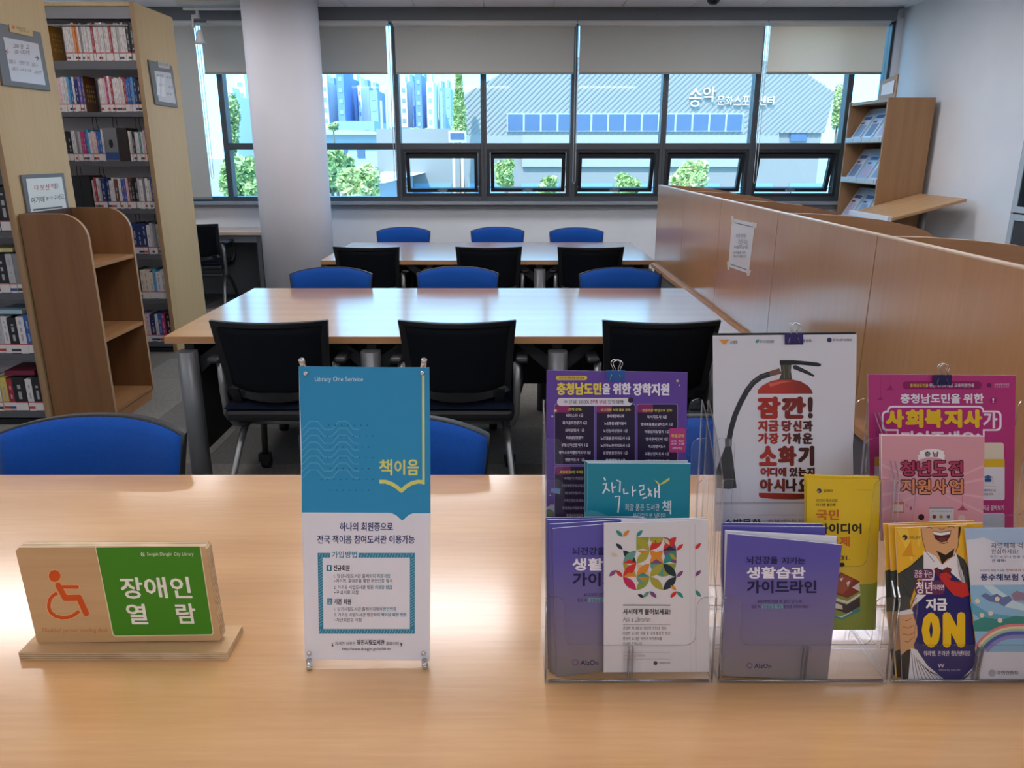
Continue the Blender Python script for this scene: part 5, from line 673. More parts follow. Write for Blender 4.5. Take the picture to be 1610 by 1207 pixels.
38,-7,45,7,45,41,65,1,10,12,175,-10,0,20,-38,6,-45,-6,-45,-20,-38,10,0,25,38,10,45,-10,45,45,65,1,4,51,98,-44,0,0,-17,44,0,126,117,1,18,43,110,-12,2,-14,
-3,-13,-8,0,-15,13,8,13,4,11,-2,11,-5,12,-5,11,-2,13,3,13,9,0,14,-13,-8,-12,-4,-11,3,-11,4,183,52,1,8,31,120,-8,3,-7,-3,-3,-8,3,-7,7,-4,8,4,3,7,9656,74,
1,3,6,81,54,27,-54,27,8216,44,1,11,29,171,0,3,-15,-10,-6,-17,4,-12,8,-5,8,3,3,8,-2,7,-7,4,0,10,8217,44,1,11,28,170,-9,4,-8,-2,-3,-9,3,-7,7,-3,-1,-10,-6,
-9,0,-4,15,10,5,18,
]
_tc = {}; _gl = {}
def load_glyphs():
    """letter outlines: character code, advance, contour count, then per contour a point count and point-to-point steps"""
    D = OUTLINES; i = 0
    while i < len(D):
        c = chr(D[i]); adv = D[i+1]/200; n = D[i+2]; i += 3; x = y = 0
        cu = bpy.data.curves.new('letter', 'CURVE'); cu.dimensions = '2D'; cu.fill_mode = 'FRONT'
        for _ in range(n):
            m = D[i]; i += 1; sp_ = cu.splines.new('POLY'); sp_.points.add(m-1); sp_.use_cyclic_u = True
            for k in range(m):
                x += D[i]; y += D[i+1]; i += 2; sp_.points[k].co = (x/180, y/180, 0, 1)
        ob = bpy.data.objects.new('letter', cu); me = ob.to_mesh()
        _gl[c] = ([(v.co.x, v.co.y) for v in me.vertices], [tuple(p.vertices) for p in me.polygons], adv)
        ob.to_mesh_clear(); bpy.data.objects.remove(ob); bpy.data.curves.remove(cu)
def glyphs(s, bold=0):
    if s in _tc: return _tc[s]
    if not _gl: load_glyphs()
    if any(c != ' ' and c not in _gl for c in s): print('MISSING', s)
    vs = []; fs = []; x = 0
    for c in s:
        g = _gl.get(c) or ([], [], .3); b = len(vs)
        vs += [(px+x, py) for px, py in g[0]]; fs += [tuple(b+i for i in f) for f in g[1]]; x += g[2]
    if not vs: vs = [(0, 0), (1, 0), (1, 1)]; fs = [(0, 1, 2)]
    x0 = min(v[0] for v in vs); x1 = max(v[0] for v in vs); y0 = min(v[1] for v in vs); y1 = max(v[1] for v in vs)
    out = ([((x-x0)/max(x1-x0, 1e-6), (y-y0)/max(y1-y0, 1e-6)) for x, y in vs], fs); _tc[s] = out; return out
def stroke(pts, w):
    n = len(pts); L = []; Rr = []
    for i, p in enumerate(pts):
        a = pts[max(i-1, 0)]; b = pts[min(i+1, n-1)]; dx, dy = b[0]-a[0], b[1]-a[1]; l = math.hypot(dx, dy) or 1
        nx, ny = -dy/l*w/2, dx/l*w/2; L.append((p[0]+nx, p[1]+ny)); Rr.append((p[0]-nx, p[1]-ny))
    return L, Rr
def circ(cx, cy, r, n=16, ry=None): return [(cx+r*math.cos(2*math.pi*i/n), cy+(ry or r)*math.sin(2*math.pi*i/n)) for i in range(n)]
def leafp(x0, y0, x1, y1, k=.28, n=6):
    dx, dy = x1-x0, y1-y0; out = []
    for i in range(n+1):
        t = i/n; o = k*4*t*(1-t)*.5; out.append((x0+dx*t-dy*o, y0+dy*t+dx*o))
    for i in range(n-1, 0, -1):
        t = i/n; o = k*4*t*(1-t)*.5; out.append((x0+dx*t+dy*o, y0+dy*t-dx*o))
    return out
def inkmat(c):
    if not isinstance(c, (str, tuple)): return c
    if isinstance(c, tuple): c = '#%02x%02x%02x' % c
    return mat('ink_'+c.lstrip('#'), c, .45, spec=.35)
STEP = .00009
def make_print(items, plane, parent, name='printed_text', sh=0, sy0=0, clip=None):
    """items in reading order; 'z' raises the next ones by one ink layer"""
    g = G(); mats = []; lay = 1
    def mi(c):
        m = inkmat(c)
        if m not in mats: mats.append(m)
        return mats.index(m)
    def put(p2, fs, c, up=0):
        off = STEP*(lay+up)
        q = []
        for (x, y) in p2:
            if clip: x = min(max(x, clip[0]), clip[2]); y = min(max(y, clip[1]), clip[3])
            q.append(plane.P(x+sh*(y-sy0), y, off))
        g.add(q, fs, mi(c))
    for n_, it in enumerate(items):
        k = it[0]; lay += .02
        if k == 'z': lay += 1
        elif k == 't':
            _, s, x0, y0, x1, y1, c = it[:7]; b = it[7] if len(it) > 7 else 0; skew = it[8] if len(it) > 8 else 0
            vs, fs = glyphs(s); e = b*(y1-y0)*.75; w = x1-x0-2*e; h = y1-y0-1.4*e
            nr = max(1, math.ceil(b/.036))
            offs = ((0, 0),) if b < .015 else (((-1, 0), (1, 0)) if b < .03 else [(0, 0)]+[(q*math.cos(a_), q*math.sin(a_)*.8) for q in [(r_+1)/nr for r_ in range(nr)] for a_ in [math.pi*k_/4 for k_ in range(8)]])
            for up, (ox, oy) in enumerate(offs):
                put([(x0+e+u*w+ox*e, y1-.7*e-v*h+oy*e+skew*(u-.5)) for u, v in vs], fs, c, up*(.12 if len(offs) < 12 else .05))
        elif k == 'r': _, x0, y0, x1, y1, c = it; put([(x0, y1), (x1, y1), (x1, y0), (x0, y0)], [(0, 1, 2, 3)], c)
        elif k == 'rr': _, x0, y0, x1, y1, r, c = it; p = rrect(x0, y0, x1, y1, r, 3); put(p, [tuple(range(len(p)))[::-1]], c)
        elif k == 'p': _, p, c = it; put(p, [tuple(range(len(p)))[::-1]], c)
        elif k == 'c': _, cx, cy, r, c = it; p = circ(cx, cy, r); put(p, [tuple(range(len(p)))[::-1]], c)
        elif k == 'l':
            _, p, w, c = it
            if w > 4 and len(p) < 20 and not isinstance(c, bpy.types.Material):
                for i in range(len(p)-1):
                    L, Q = stroke(p[i:i+2], w); put(L+Q, [(0, 1, 3, 2)], c, .1*(i % 8))
                    if i: q = circ(p[i][0], p[i][1], w/2); put(q, [tuple(range(len(q)))[::-1]], c, .85)
                continue
            L, Q = stroke(p, w); n = len(p)
            put(L+Q, [(i, i+1, n+i+1, n+i) for i in range(n-1)], c)
    if not g.v: return None
    o = g.build(name, mats, parent)
    if len(items) > 4: o['kind'] = 'stuff'
    return o
def sheet(name, label, cat, quad, plane, thick, m, me=None, group=None, prints=(), pname='printed_text', edge=None, pics=None, cutoff=None):
    """a paper sheet or booklet: outline from quad (list of frame points), thickness away from the reader"""
    P = [plane.P(x, y) for x, y in quad]
    c = sum(P, Vector())/len(P); zb = min(p.z for p in P); base = Vector((c.x, c.y, zb))
    g = G(); g.prism(P, -plane.n*thick, 0, 1)
    o = g.build(name, [m, edge or WHITE], loc=base); tag(o, label, cat, group)
    if pics: make_print(pics, plane, o, 'printed_picture')
    if prints: make_print([('z',)]*8+list(prints), plane, o, pname)
    return o
# ------------------------------------------------------------------ the room
CZ = 2.735; WX0, WX1, WY0, WY1 = -6.0, 3.72, -2.6, 8.0
fl = struct(G().box(WX0, WX1, WY0, WY1, -.06, -.004), 'floor', CARPET)
tme = None
for j in range(12):
    for i in range(13):
        x = -3.5+.5*i; y = 2.0+.5*j
        if x > 3.2: continue
        k = (i*7+j*5+(i*j) % 3) % 2
        key = 'ct%d' % k
        g = G().box(.001, .499, .001, .499, 0, .004)
        if key not in _tc:
            o = g.build('carpet_tile', CARPET2 if k else CARPET); _tc[key] = o.data
        else:
            o = bpy.data.objects.new('carpet_tile', _tc[key]); COL.objects.link(o)
        o.parent = fl; o.location = (x, y, -.004); o.rotation_euler = (0, 0, 0)
ce = struct(G().box(WX0, WX1, WY0, WY1+.2, CZ+.012, CZ+.2), 'ceiling', CEIL)
tile = None
for j in range(4):
    for i in range(15):
        x = -.875+.636*(i-8); y = 7.86-.6*(j+1)
        if x+.636 > WX1+.01 or x < WX0: continue
        if tile is None:
            tile = G().box(.004, .632, .004, .596, 0, .013).build('ceiling_tile', CEIL, bevel=.003); o = tile
        else: o = tile.copy(); COL.objects.link(o)
        o.parent = ce; o.location = (x, y, CZ)
g = G(); g.box(WX0, WX1, WY1, WY1+.2, -.05, .95); g.box(WX0, -4.6, WY1, WY1+.2, .95, CZ+.1); g.box(-4.6, WX1, WY1, WY1+.2, 2.66, CZ+.1); g.box(3.66, WX1, WY1-.02, WY1+.2, .95, 2.66)
struct(g, 'wall_back', WALL)
struct(G().box(WX1, WX1+.15, WY0, WY1+.2, -.05, CZ+.1), 'wall_right', WALL)
struct(G().box(WX0-.15, WX0, WY0, WY1+.2, -.05, CZ+.1), 'wall_left', WALL)
struct(G().box(WX0, WX1, WY0-.15, WY0, -.05, CZ+.1), 'wall_front', WALL)
struct(G().box(WX0, WX1, WY1-.015, WY1, 0, .09), 'baseboard_back', mat('baseboard', '#55585c', .6))
struct(G().box(WX1-.015, WX1, WY0, WY1-.02, 0, .09), 'baseboard_right', MATS['baseboard'])
SILL = mat('sill_grey', '#8d9298', .5)
g = G(); g.box(-4.6, 3.66, 7.88, 8.02, .945, .975); g.box(-4.6, 3.66, 7.93, 8.02, .915, .945)
struct(g, 'trim_1', SILL, 'grey window sill ledge running below the windows', bevel=.004)
g = G(); g.box(WX0, 3.60, 7.86, 7.99, 2.625, CZ); g.box(WX0, 3.64, 7.835, 7.99, CZ-.012, CZ-.001)
struct(g, 'trim_2', mat('curtain_box_grey', '#6a7179', .6), 'dark grey curtain box strip along the ceiling over the blinds')
# round column
g = G(); g.lathe([(.325, 0), (.325, 1.0), (.325, CZ+.005)], (-2.005, 7.38, 0), 56)
struct(g, 'column', COLM, 'round white-painted concrete column standing before the windows')

# windows: bays in the aluminium frame
MX = [-4.55, -2.81, -1.96, -1.11, -.26, .62, 1.51, 2.40, 3.30]
def pane(x0, x1, z0, z1, y, par, name='pane'):
    return G().box(x0, x1, y-.004, y+.004, z0, z1).build(name, GLASS, par)
for i in range(len(MX)):
    x0 = MX[i]; x1 = MX[i+1] if i < len(MX)-1 else 3.66
    w = sempty('window_%d' % (i+1), None, ((x0+x1)/2, 8.06, .95))
    h = .028; zt, zb, zm0, zm1 = 2.66, .975, 1.475, 1.535
    last = i == len(MX)-1; wide = i == 0
    fr = G(); fr.box(x0, x0+h, 8.0, 8.12, zb, zt); fr.box(x1-h, x1, 8.0, 8.12, zb, zt)
    fr.box(x0+h, x1-h, 8.0, 8.12, zb, zb+.045); fr.box(x0+h, x1-h, 8.0, 8.12, zt-.05, zt)
    if not last and not wide: fr.box(x0+h, x1-h, 8.0, 8.12, zm0, zm1)
    fr.build('window_frame', FRAME, w, bevel=.003)
    if last or wide:
        pane(x0+h, x1-h, zb+.045, zt-.05, 8.06, w); continue
    pane(x0+h, x1-h, zm1, zt-.05, 8.06, w)
    if i < 3:
        pane(x0+h, x1-h, zb+.045, zm0, 8.06, w); continue
    # awning sash, pushed open at the bottom
    z1, z0 = zm0, zb+.045; a = x0+h; b = x1-h
    s2 = G(); t = .03
    s2.box(a, a+t, 8.01, 8.10, z0, z1); s2.box(b-t, b, 8.01, 8.10, z0, z1); s2.box(a+t, b-t, 8.01, 8.10, z0, z0+.03); s2.box(a+t, b-t, 8.01, 8.10, z1-.03, z1)
    s2.build('sash_frame', FRAMED, w)
    piv = Vector((0, 8.06, z1-.03)); ang = math.radians(15 if i > 3 else 12)
    M = Matrix.Translation(piv) @ Matrix.Rotation(ang, 4, 'X') @ Matrix.Translation(-piv)
    a += t+.006; b -= t+.006; zt2 = z1-.034; zb2 = z0+.036; q = .036
    s3 = G()
    for bx in ((a, a+q, zb2, zt2), (b-q, b, zb2, zt2), (a+q, b-q, zb2, zb2+q), (a+q, b-q, zt2-q*1.3, zt2)):
        s3.box(bx[0], bx[1], 8.03, 8.08, bx[2], bx[3], 0, M)
    so = s3.build('sash', FRAMED, w)
    gp = G(); gp.box(a+q, b-q, 8.05, 8.058, zb2+q, zt2-q*1.3, 0, M); gp.build('pane', GLASS, so)
    hg = G(); cx = (a+b)/2
    hg.box(cx-.035, cx+.035, 8.012, 8.03, zb2+.006, zb2+.03, 0, M)
    hg.add([M @ Vector(p) for p in [(cx-.055, 8.0, zb2+.03), (cx-.01, 7.995, zb2+.048), (cx+.05, 8.0, zb2+.036), (cx+.05, 8.005, zb2+.022), (cx-.05, 8.005, zb2+.016)]], [(0, 1, 2, 3, 4)])
    hg.tube([M @ Vector((cx, 8.012, zb2+.02)), M @ Vector((cx+.005, 7.985, zb2-.0)), M @ Vector((cx+.01, 7.98, zb2-.025))], .006, 6)
    hg.build('handle', mat('handle_grey_white', '#b9bfc6', .35, metal=.3), so)
    ar = G()
    for sx in (a-.001, b+.001):
        ar.tube([(sx, 8.06, zb2+.06), M @ Vector((sx, 8.05, zb2+.02))], .004, 6)
    ar.build('stay_arm', mat('stay_steel', '#c9cdd2', .3, metal=.8), w)

# ------------------------------------------------------------------ roller blinds
BL = clothmat('blind_fabric', '#c2c0ba', .22)
BL_LIT = clothmat('blind_fabric_sunlit', (255, 223, 203), .72)  # same fabric as the rest, with sunshine through it put into the colour
def blind(x0, x1, zb, label, m, chain=None, czl=1.15):
    t = thing('roller_blind', label, 'blind', ((x0+x1)/2, 7.9, zb), 'roller blinds over the window wall')
    G().box(x0, x1, 7.899, 7.9005, zb+.02, 2.585).build('blind_fabric', m, t)
    G().box(x0, x1, 7.89, 7.908, zb, zb+.022).build('bottom_bar', mat('blind_bar', '#8f8d86', .5), t, bevel=.003)
    g = G(); g.lathe([(.022, x0-.01), (.022, x1+.01)], (0, 7.90, 2.60), 12, 0, 'X'); g.box(x0-.02, x1+.02, 7.872, 7.93, 2.602, 2.624)
    g.build('head_rail', mat('blind_rail_white', '#d5d7d6', .45), t)
    if chain is not None:
        g = G(); y = 7.878
        L = [(chain-.012, y, 2.6), (chain-.013, y, 1.8), (chain-.012, y, czl+.02), (chain, y, czl), (chain+.012, y, czl+.02), (chain+.013, y, 1.8), (chain+.012, y, 2.6)]
        g.tube(L, .0032, 6)
        g.build('pull_chain', mat('bead_chain', '#c4cdd2', .4), t)
ZB = zat(117, 7.9)
blind(-3.95, -2.965, 1.0, 'full-length grey roller blind pulled down beside the tall bookcase', BL)
blind(-2.905, -1.165, ZB, 'grey roller blind passing behind the round column', BL, -2.93, 1.2)
blind(-1.085, .605, ZB, 'grey roller blind half raised before the apartment towers', BL, -1.125, 1.17)
blind(.655, 2.385, ZB, 'grey roller blind half raised over the middle of the sports hall view', BL, .63, 1.15)
blind(2.44, 3.535, ZB, 'roller blind coloured pale yellow as if sunlit, nearest the right wall', BL_LIT, 2.412, 1.15)

# ------------------------------------------------------------------ ceiling fixtures
LAMP = mat('lamp_diffuser', '#f8f6fa', .5, emis=LAMP_POWER)
t0 = None
for y, yn in ((-1.0, 'unseen row added behind the reader'), (1.6, 'row over the reader'), (4.2, 'middle row'), (6.5, 'row nearest the windows')):  # back row lies out of view, added to light the poster fronts
    for x, xn in ((-3.2, 'bookcase side'), (-.6, 'centre'), (2.0, 'carrel side')):
        if t0 is None:
            t0 = thing('ceiling_light', 'recessed LED panel in the tiled ceiling of the reading room', 'ceiling light', (0, 0, 0), 'recessed panels in the ceiling')
            g = G(); g.box(-.62, .62, -.32, -.30, -.02, .0); g.box(-.62, .62, .30, .32, -.02, .0); g.box(-.62, -.60, -.30, .30, -.02, 0); g.box(.60, .62, -.30, .30, -.02, 0)
            g.build('frame', mat('lamp_frame', '#e8e8e8', .5), t0)
            G().box(-.6, .6, -.30, .30, -.012, -.002).build('diffuser', LAMP, t0); o = t0
        else: o = copy_tree(t0)
        o.location = (x, y, CZ+.0 if y > 5.2 else CZ+.011)
        o['label'] = 'recessed LED panel in the tiled ceiling, %s, %s' % (yn, xn)
tk = thing('lighting_track', 'white lighting track fixed under the ceiling beside the column', 'lighting track', (-2.8, 7.6, 2.66))
g = G(); g.box(-2.93, -2.30, 7.585, 7.615, 2.668, 2.69); g.box(-2.95, -2.2, 7.50, 7.58, 2.70, CZ); g.build('rail', mat('track_white', '#cfd1d0', .4), tk, bevel=.003)
sp = thing('spotlight', 'white bell-shaped spotlight hanging before the full-length blind', 'spotlight', (-2.93, 7.6, 2.67))
sw = mat('spot_white', '#c6c4c0', .5)
def Q(x, y): return at(x, y, 7.6)
g = G()
for a, b in (((307, 11), (313, 26)), ((301, 23), (314, 29)), ((301, 26), (306, 44)),):
    p, q = Q(*a), Q(*b); g.box(p.x, q.x, 7.59, 7.61, q.z, p.z)
g.build('bracket', sw, sp, bevel=.002)
c = Q(315, 55); g = G(); g.lathe([(.052, -.075), (.05, -.06), (.036, -.01), (.03, .03), (.02, .04), (0.0, .04)], (c.x, 7.6, c.z), 20)
g.build('lamp_shade', sw, sp)
g = G(); g.box(c.x-.05, c.x+.06, 7.6, 7.62, Q(0, 35).z, Q(0, 31.5).z); g.build('swivel', BLACKP, sp)
dm = Q(1122, 0)
o = G().lathe([(0, -.045), (.03, -.04), (.052, -.02), (.06, 0), (.06, .03)], (0, 0, 0), 20).build('dome_camera', mat('dome_black', '#15181c', .1), None, loc=None)
o.location = (at(1122, 0, 7.45).x, 7.45, CZ-.004); tag(o, 'small dark dome camera on the ceiling above the windows', 'camera')

# ------------------------------------------------------------------ reading tables
def table_(name, label, X0, X1, Y0, Y1, near, far, h=.72):
    t = thing(name, label, 'table', ((X0+X1)/2, (Y0+Y1)/2, 0), 'beech reading tables')
    w = (X1-X0)/2; d = (Y1-Y0)/2; th = .03
    g = G(); g.box(-w, w, -d, d, h-.004, h); tp = G()
    ORG[t.name] = Vector((0, 0, 0))
    top = G(); top.box(-w+.0015, w-.0015, -d+.0015, d-.0015, h-th, h, 0); top.build('tabletop', TABLE, t, bevel=.0015)
    e = G(); e.box(-w, w, -d, -d+.0016, h-th, h-.001); e.box(-w, w, d-.0016, d, h-th, h-.001); e.box(-w, -w+.0016, -d, d, h-th, h-.001); e.box(w-.0016, w, -d, d, h-th, h-.001)
    e.build('edge_band', EDGE, t)
    cx_ = (X0+X1)/2
    for sy in (-1, 1):
        xs = [v-cx_ for v in (near if sy < 0 else far)]
        for x in xs:
            g = G(); prof = []
            n = 24; R0 = .042
            b = []
            for k in range(n):
                a = 2*math.pi*k/n; r = R0*(.90 if k % 6 == 0 else 1); b.append((x+r*math.cos(a), sy*(d-.004)+r*math.sin(a), 0.0))
            g.prism(b, (0, 0, h-.062), 0, None, True)
            g.build('leg', POST, t)
            g = G()
            for q in (-1, 1):
                if (x == xs[0] and q < 0) or (x == xs[-1] and q > 0): continue
                g.prism([(x+q*.03, sy*(d-.05), h-.10), (x+q*.13, sy*(d-.05), h-th), (x+q*.19, sy*(d-.05), h-th), (x+q*.03, sy*(d-.05), h-.17)], (0, .02, 0))
            g.box(x-.02, x+.02, d-.09 if sy > 0 else -d+.03, d-.03 if sy > 0 else -d+.09, h-.12, h-th)
            g.build('bracket', mat('bracket_dark', '#24272c', .5), t)
    for x in (xs[0], xs[-1]):
        G().box(x-.012, x+.012, -d+.07, d-.07, .19, h-th-.002).build('end_panel', DARKP, t)
    G().box(xs[0]+.02, xs[-1]-.02, -.01, .01, .34, h-th-.002).build('modesty_panel', DARKP, t)
    return t
table_('reading_table', 'long beech reading table between the front desk and the far table', -1.445, .981, 3.14, 4.33, (-1.355, -.585, .2, .945), (-1.355, -.66, .2, .945))
table_('reading_table', 'beech reading table farthest back, before the window wall', -1.34, 1.02, 5.48, 6.62, (-1.325, -.575, .21, .97), (-1.325, -.52, .235, .97))
table_('reading_table', 'beech table nearest the reader, carrying the wooden sign and leaflet holders', -1.60, .981, .38, 1.707, (-1.51, -.66, .1, .92), (-1.51, -.66, .1, .92))

# ------------------------------------------------------------------ chairs
def make_chair(blue):
    t = thing('office_chair', 'x', 'chair', (0, 0, 0), 'blue padded office chairs' if blue else 'black mesh office chairs')
    yb, zt, zl = -.21, .82, .475
    def back(u, v, off=0, ins=0, arch=0):
        s = 2*u-1; w = (.213+.022*v**1.5)-ins; x = s*w
        y = yb-.045*v+.06*s*s+off+.02*(1-v)
        z = zl+ins+(zt-zl-2*ins)*v-arch*(abs(s)**3)*v
        if v < .5: z += .035*s*s*(1-2*v)
        if blue: z -= (abs(s)**2.6)*.03*v
        return (x, y, z)
    g = G(); n = 20
    # mesh panel and its frame
    g.grid(lambda u, v: back(u, v, -.004, .02), n, 8, 0); g.build('back_mesh', MESHF, t, solid=.006)
    fr = G(); loop = [back(i/n, 0) for i in range(n)]+[back(1, i/8) for i in range(8)]+[back(1-i/n, 1) for i in range(n)]+[back(0, 1-i/8) for i in range(8)]
    li = [back(i/n, 0, 0, .05) for i in range(n)]+[back(1, i/8, 0, .03) for i in range(8)]+[back(1-i/n, 1, 0, .022) for i in range(n)]+[back(0, 1-i/8, 0, .03) for i in range(8)]
    k = len(loop); F_ = Vector((0, .012, 0)); B_ = Vector((0, -.012, 0))
    vs = [Vector(p)+B_ for p in loop]+[Vector(p)+B_ for p in li]+[Vector(p)+F_ for p in loop]+[Vector(p)+F_ for p in li]
    fs = []
    for i in range(k):
        j = (i+1) % k
        fs += [(i, j, k+j, k+i), (2*k+i, 3*k+i, 3*k+j, 2*k+j), (i, 2*k+i, 2*k+j, j), (k+i, k+j, 3*k+j, 3*k+i)]
    fr.add(vs, fs, 0, False); fr.build('back_frame', BLACKP, t, recalc=True, bevel=.004)
    # upholstered pad on the sitting side, arched top with a dark welt
    def pad(u, v):
        s = 2*u-1; a = (1-abs(s)**10)**.5 if abs(s) < 1 else 0
        p = Vector(back(u, .03+.97*v, .016+.016*a*min(1, 6*(1-v)+.001, 6*v+.001), .004)); 
        return p
    if blue:
        pg = G(); pg.grid(pad, n, 12, 0); pg.build('back_pad', BLUE, t, solid=.008)
        wl = [pad(0, i/12) for i in range(12)]+[pad(i/n, 1) for i in range(n+1)]+[pad(1, 1-i/12) for i in range(1, 13)]
        G().tube([p+Vector((0, -.003, .001)) for p in wl], .0065, 6).build('back_welt', BLACKP, t)
    # seat
    g = G()
    def seat(u, v, top):
        s = 2*u-1; q = 2*v-1; ed = (1-max(abs(s), abs(q))**8)
        return (s*.235*(1-.06*max(0, -q)), .03+q*.22, (.445+.03*max(ed, 0)**.5-.012*max(0, q)**3) if top else .40)
    n2 = 12
    g.grid(lambda u, v: seat(u, v, True), n2, n2, 0); g.build('seat', BLUE if blue else mat('seat_dark_fabric', '#0b1224', .9, bump=.4, bscale=600, spec=.15), t)
    g = G(); g.box(-.225, .225, -.185, .245, .385, .44); g.build('seat_shell', BLACKP, t, bevel=.02)
    for sx in (-1, 1): G().prism([(sx*.19, -.20, .53), (sx*.15, -.20, .53), (sx*.14, -.13, .40), (sx*.17, -.13, .40)], (0, .02, 0)).build('back_support', BLACKP, t)
    for sx in (-1, 1):
        g = G(); g.box(min(sx*.232, sx*.285), max(sx*.232, sx*.285), -.15, .13, .625, .65); g.build('armrest', BLACKP, t, bevel=.012)
        g = G(); g.tube([(sx*.245, .05, .44), (sx*.262, .11, .48), (sx*.262, .125, .56), (sx*.26, .09, .625)], .014, 8); g.build('arm_strut', BLACKP, t)
        g = G(); g.tube([(sx*.238, -.12, .625), (sx*.238, -.12, .50), (sx*.236, -.11, .40), (sx*.22, -.07, .345), (sx*.195, -.02, .325), (sx*.19, .02, .322)], [.016]*6, 10); g.build('arm_post', TUBE, t)
        g = G(); g.tube([(sx*.195, -.02, .325), (sx*.205, -.09, .25), (sx*.222, -.18, .12), (sx*.232, -.24, .04), (sx*.234, -.25, .02)], [.016, .015, .014, .013, .013], 10); g.build('leg', TUBE, t)
        g = G(); g.lathe([(.017, 0), (.017, .03), (.012, .034)], (sx*.234, -.25, 0.0), 12); g.build('foot_cap', BLACKP, t)
        g = G(); g.tube([(sx*.19, -.02, .325), (sx*.175, .10, .315), (sx*.185, .19, .25), (sx*.205, .235, .14), (sx*.208, .24, .075)], .015, 10); g.build('leg', TUBED, t)
        g = G(); g.lathe([(.005, -.022), (.03, -.02), (.032, -.01), (.032, .01), (.03, .02), (.005, .022)], (sx*.208, .25, .034), 16, 0, 'X'); g.box(sx*.208-.027, sx*.208+.027, .215, .25, .045, .082); g.build('caster', BLACKP, t)
    g = G(); g.tube([(-.19, .0, .325), (.19, .0, .325)], .013, 8); g.build('cross_tube', TUBE, t)
    return t
CH = [  # x, back y, facing away?, turn, label
 (-.958, 2.97, 1, .5, 'black mesh chair back at the near side of the middle table, nearest the bookcases'),
 (-.21, 2.97, 1, 0, 'black mesh chair back at the near side of the middle table, middle one'),
 (.60, 2.97, 1, 0, 'black mesh chair back at the near side of the middle table, nearest the carrels'),
 (-1.02, 4.44, 0, 0, 'blue padded chair behind the middle table, nearest the column'),
 (-.30, 4.46, 0, 0, 'blue padded chair behind the middle table, middle one of three'),
 (.625, 4.42, 0, 0, 'blue padded chair behind the middle table, nearest the carrel panel'),
 (-1.00, 5.42, 1, -2, 'black chair back at the near side of the far table, nearest the column'),
 (-.15, 5.43, 1, 0, 'black chair back at the near side of the far table, middle one'),
 (.565, 5.42, 1, 0, 'black chair back at the near side of the far table, nearest the carrels'),
 (-.93, 6.88, 0, 0, 'blue chair behind the far table, nearest the column'),
 (-.11, 6.90, 0, 0, 'blue chair behind the far table, middle one, before the window wall'),
 (.575, 6.84, 0, 0, 'blue chair behind the far table, nearest the carrels'),
 (-1.04, 1.84, 0, 0, 'blue padded chair behind the wooden wheelchair sign'),
 (-.285, 1.83, 0, 0, 'blue padded chair half hidden by the small blue standing banner'),
 (.48, 1.83, 0, 0, 'blue padded chair mostly hidden behind the clear leaflet holders'),
 (-2.93, 7.18, 1, 3, 'dark office chair pushed under the wall desk beside the column'),
]
cb0 = make_chair(False); cb1 = make_chair(True); first = {0: True, 1: True}
for i, (x, yb, away, turn, lab) in enumerate(CH):
    src = cb0 if away else cb1; o = src if first[away] else copy_tree(src); first[away] = False
    o['label'] = lab
    o.rotation_euler = (0, 0, math.radians(turn)+(0 if away else math.pi))
    o.location = (x, yb+.23 if away else yb-.23, 0)

# wall desk beside the column
t = thing('wall_desk', 'pale-topped grey desk along the window wall beside the column', 'desk', (-3.4, 7.7, 0))
G().box(-4.6, -2.375, 7.47, 7.97, .69, .72).build('desktop', wood('pale_desk_top', '#d3bfae', '#c2ac98', 'X', .4), t, bevel=.003)
DG = mat('desk_grey', '#5d6166', .6)
for x in (-4.56, -2.43):
    G().box(x, x+.04, 7.49, 7.95, 0, .69).build('side_panel', DG, t)
G().box(-4.52, -2.43, 7.90, 7.93, .05, .69).build('back_panel', DG, t)
G().box(-4.52, -2.43, 7.50, 7.52, .62, .69).build('apron', mat('desk_apron', '#7a7e84', .6), t)
# ------------------------------------------------------------------ study carrels
ys = [5.40, 4.58, 3.77, 2.955, 2.14, 1.325, .51]
names = ['farthest from the reader, ending at the far table', 'second from the window end', 'with the taped paper notice on its back', 'fourth from the window end, behind the extinguisher poster', 'behind the magenta poster', 'nearest, running past the picture edge']
XB = 1.005
for i in range(6):
    y1, y0 = ys[i]-.002, ys[i+1]+.002
    t = thing('study_carrel', 'beech study carrel '+names[i], 'carrel', (XB+.3, (y0+y1)/2, 0), 'row of beech study carrels')
    G().box(XB, XB+.022, y0, y1, .70, 1.238).build('back_panel', CARREL, t, bevel=.001)
    G().box(XB-.0005, XB+.0225, y0, y1, 1.238, 1.2415).build('edge_band', LIP, t)
    # divider with a curved front corner at the window-side end
    for yy in ([y1-.02] if i else [y1-.02]) + ([y0] if i == 5 else []):
        pts = [(XB+.022, 0.05), (XB+.64, .05), (XB+.64, .98)]
        for k in range(9):
            a = k/8; x = XB+.64-.62*a if 0 else None
        cur = [(.64, 1.04), (.63, 1.10), (.60, 1.145), (.55, 1.175), (.48, 1.195), (.38, 1.214), (.25, 1.228), (.12, 1.2365), (.022, 1.238)]
        pts = [(XB+.022, .05), (XB+.64, .05)]+[(XB+a, b) for a, b in cur]
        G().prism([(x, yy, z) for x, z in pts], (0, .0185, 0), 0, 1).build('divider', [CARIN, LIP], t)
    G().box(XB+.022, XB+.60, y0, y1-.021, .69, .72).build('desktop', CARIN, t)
    G().box(XB-.022, XB+.0, y0, y1, .688, .712).build('desk_edge', EDGE, t)
    G().box(XB+.002, XB+.02, y0, y1, .06, .70).build('modesty_panel', mat('carrel_grey', '#585b5e', .6), t)
    G().box(XB+.10, XB+.58, y0+.02, y0+.04, 0, .69).build('side_leg', mat('carrel_grey'), t)
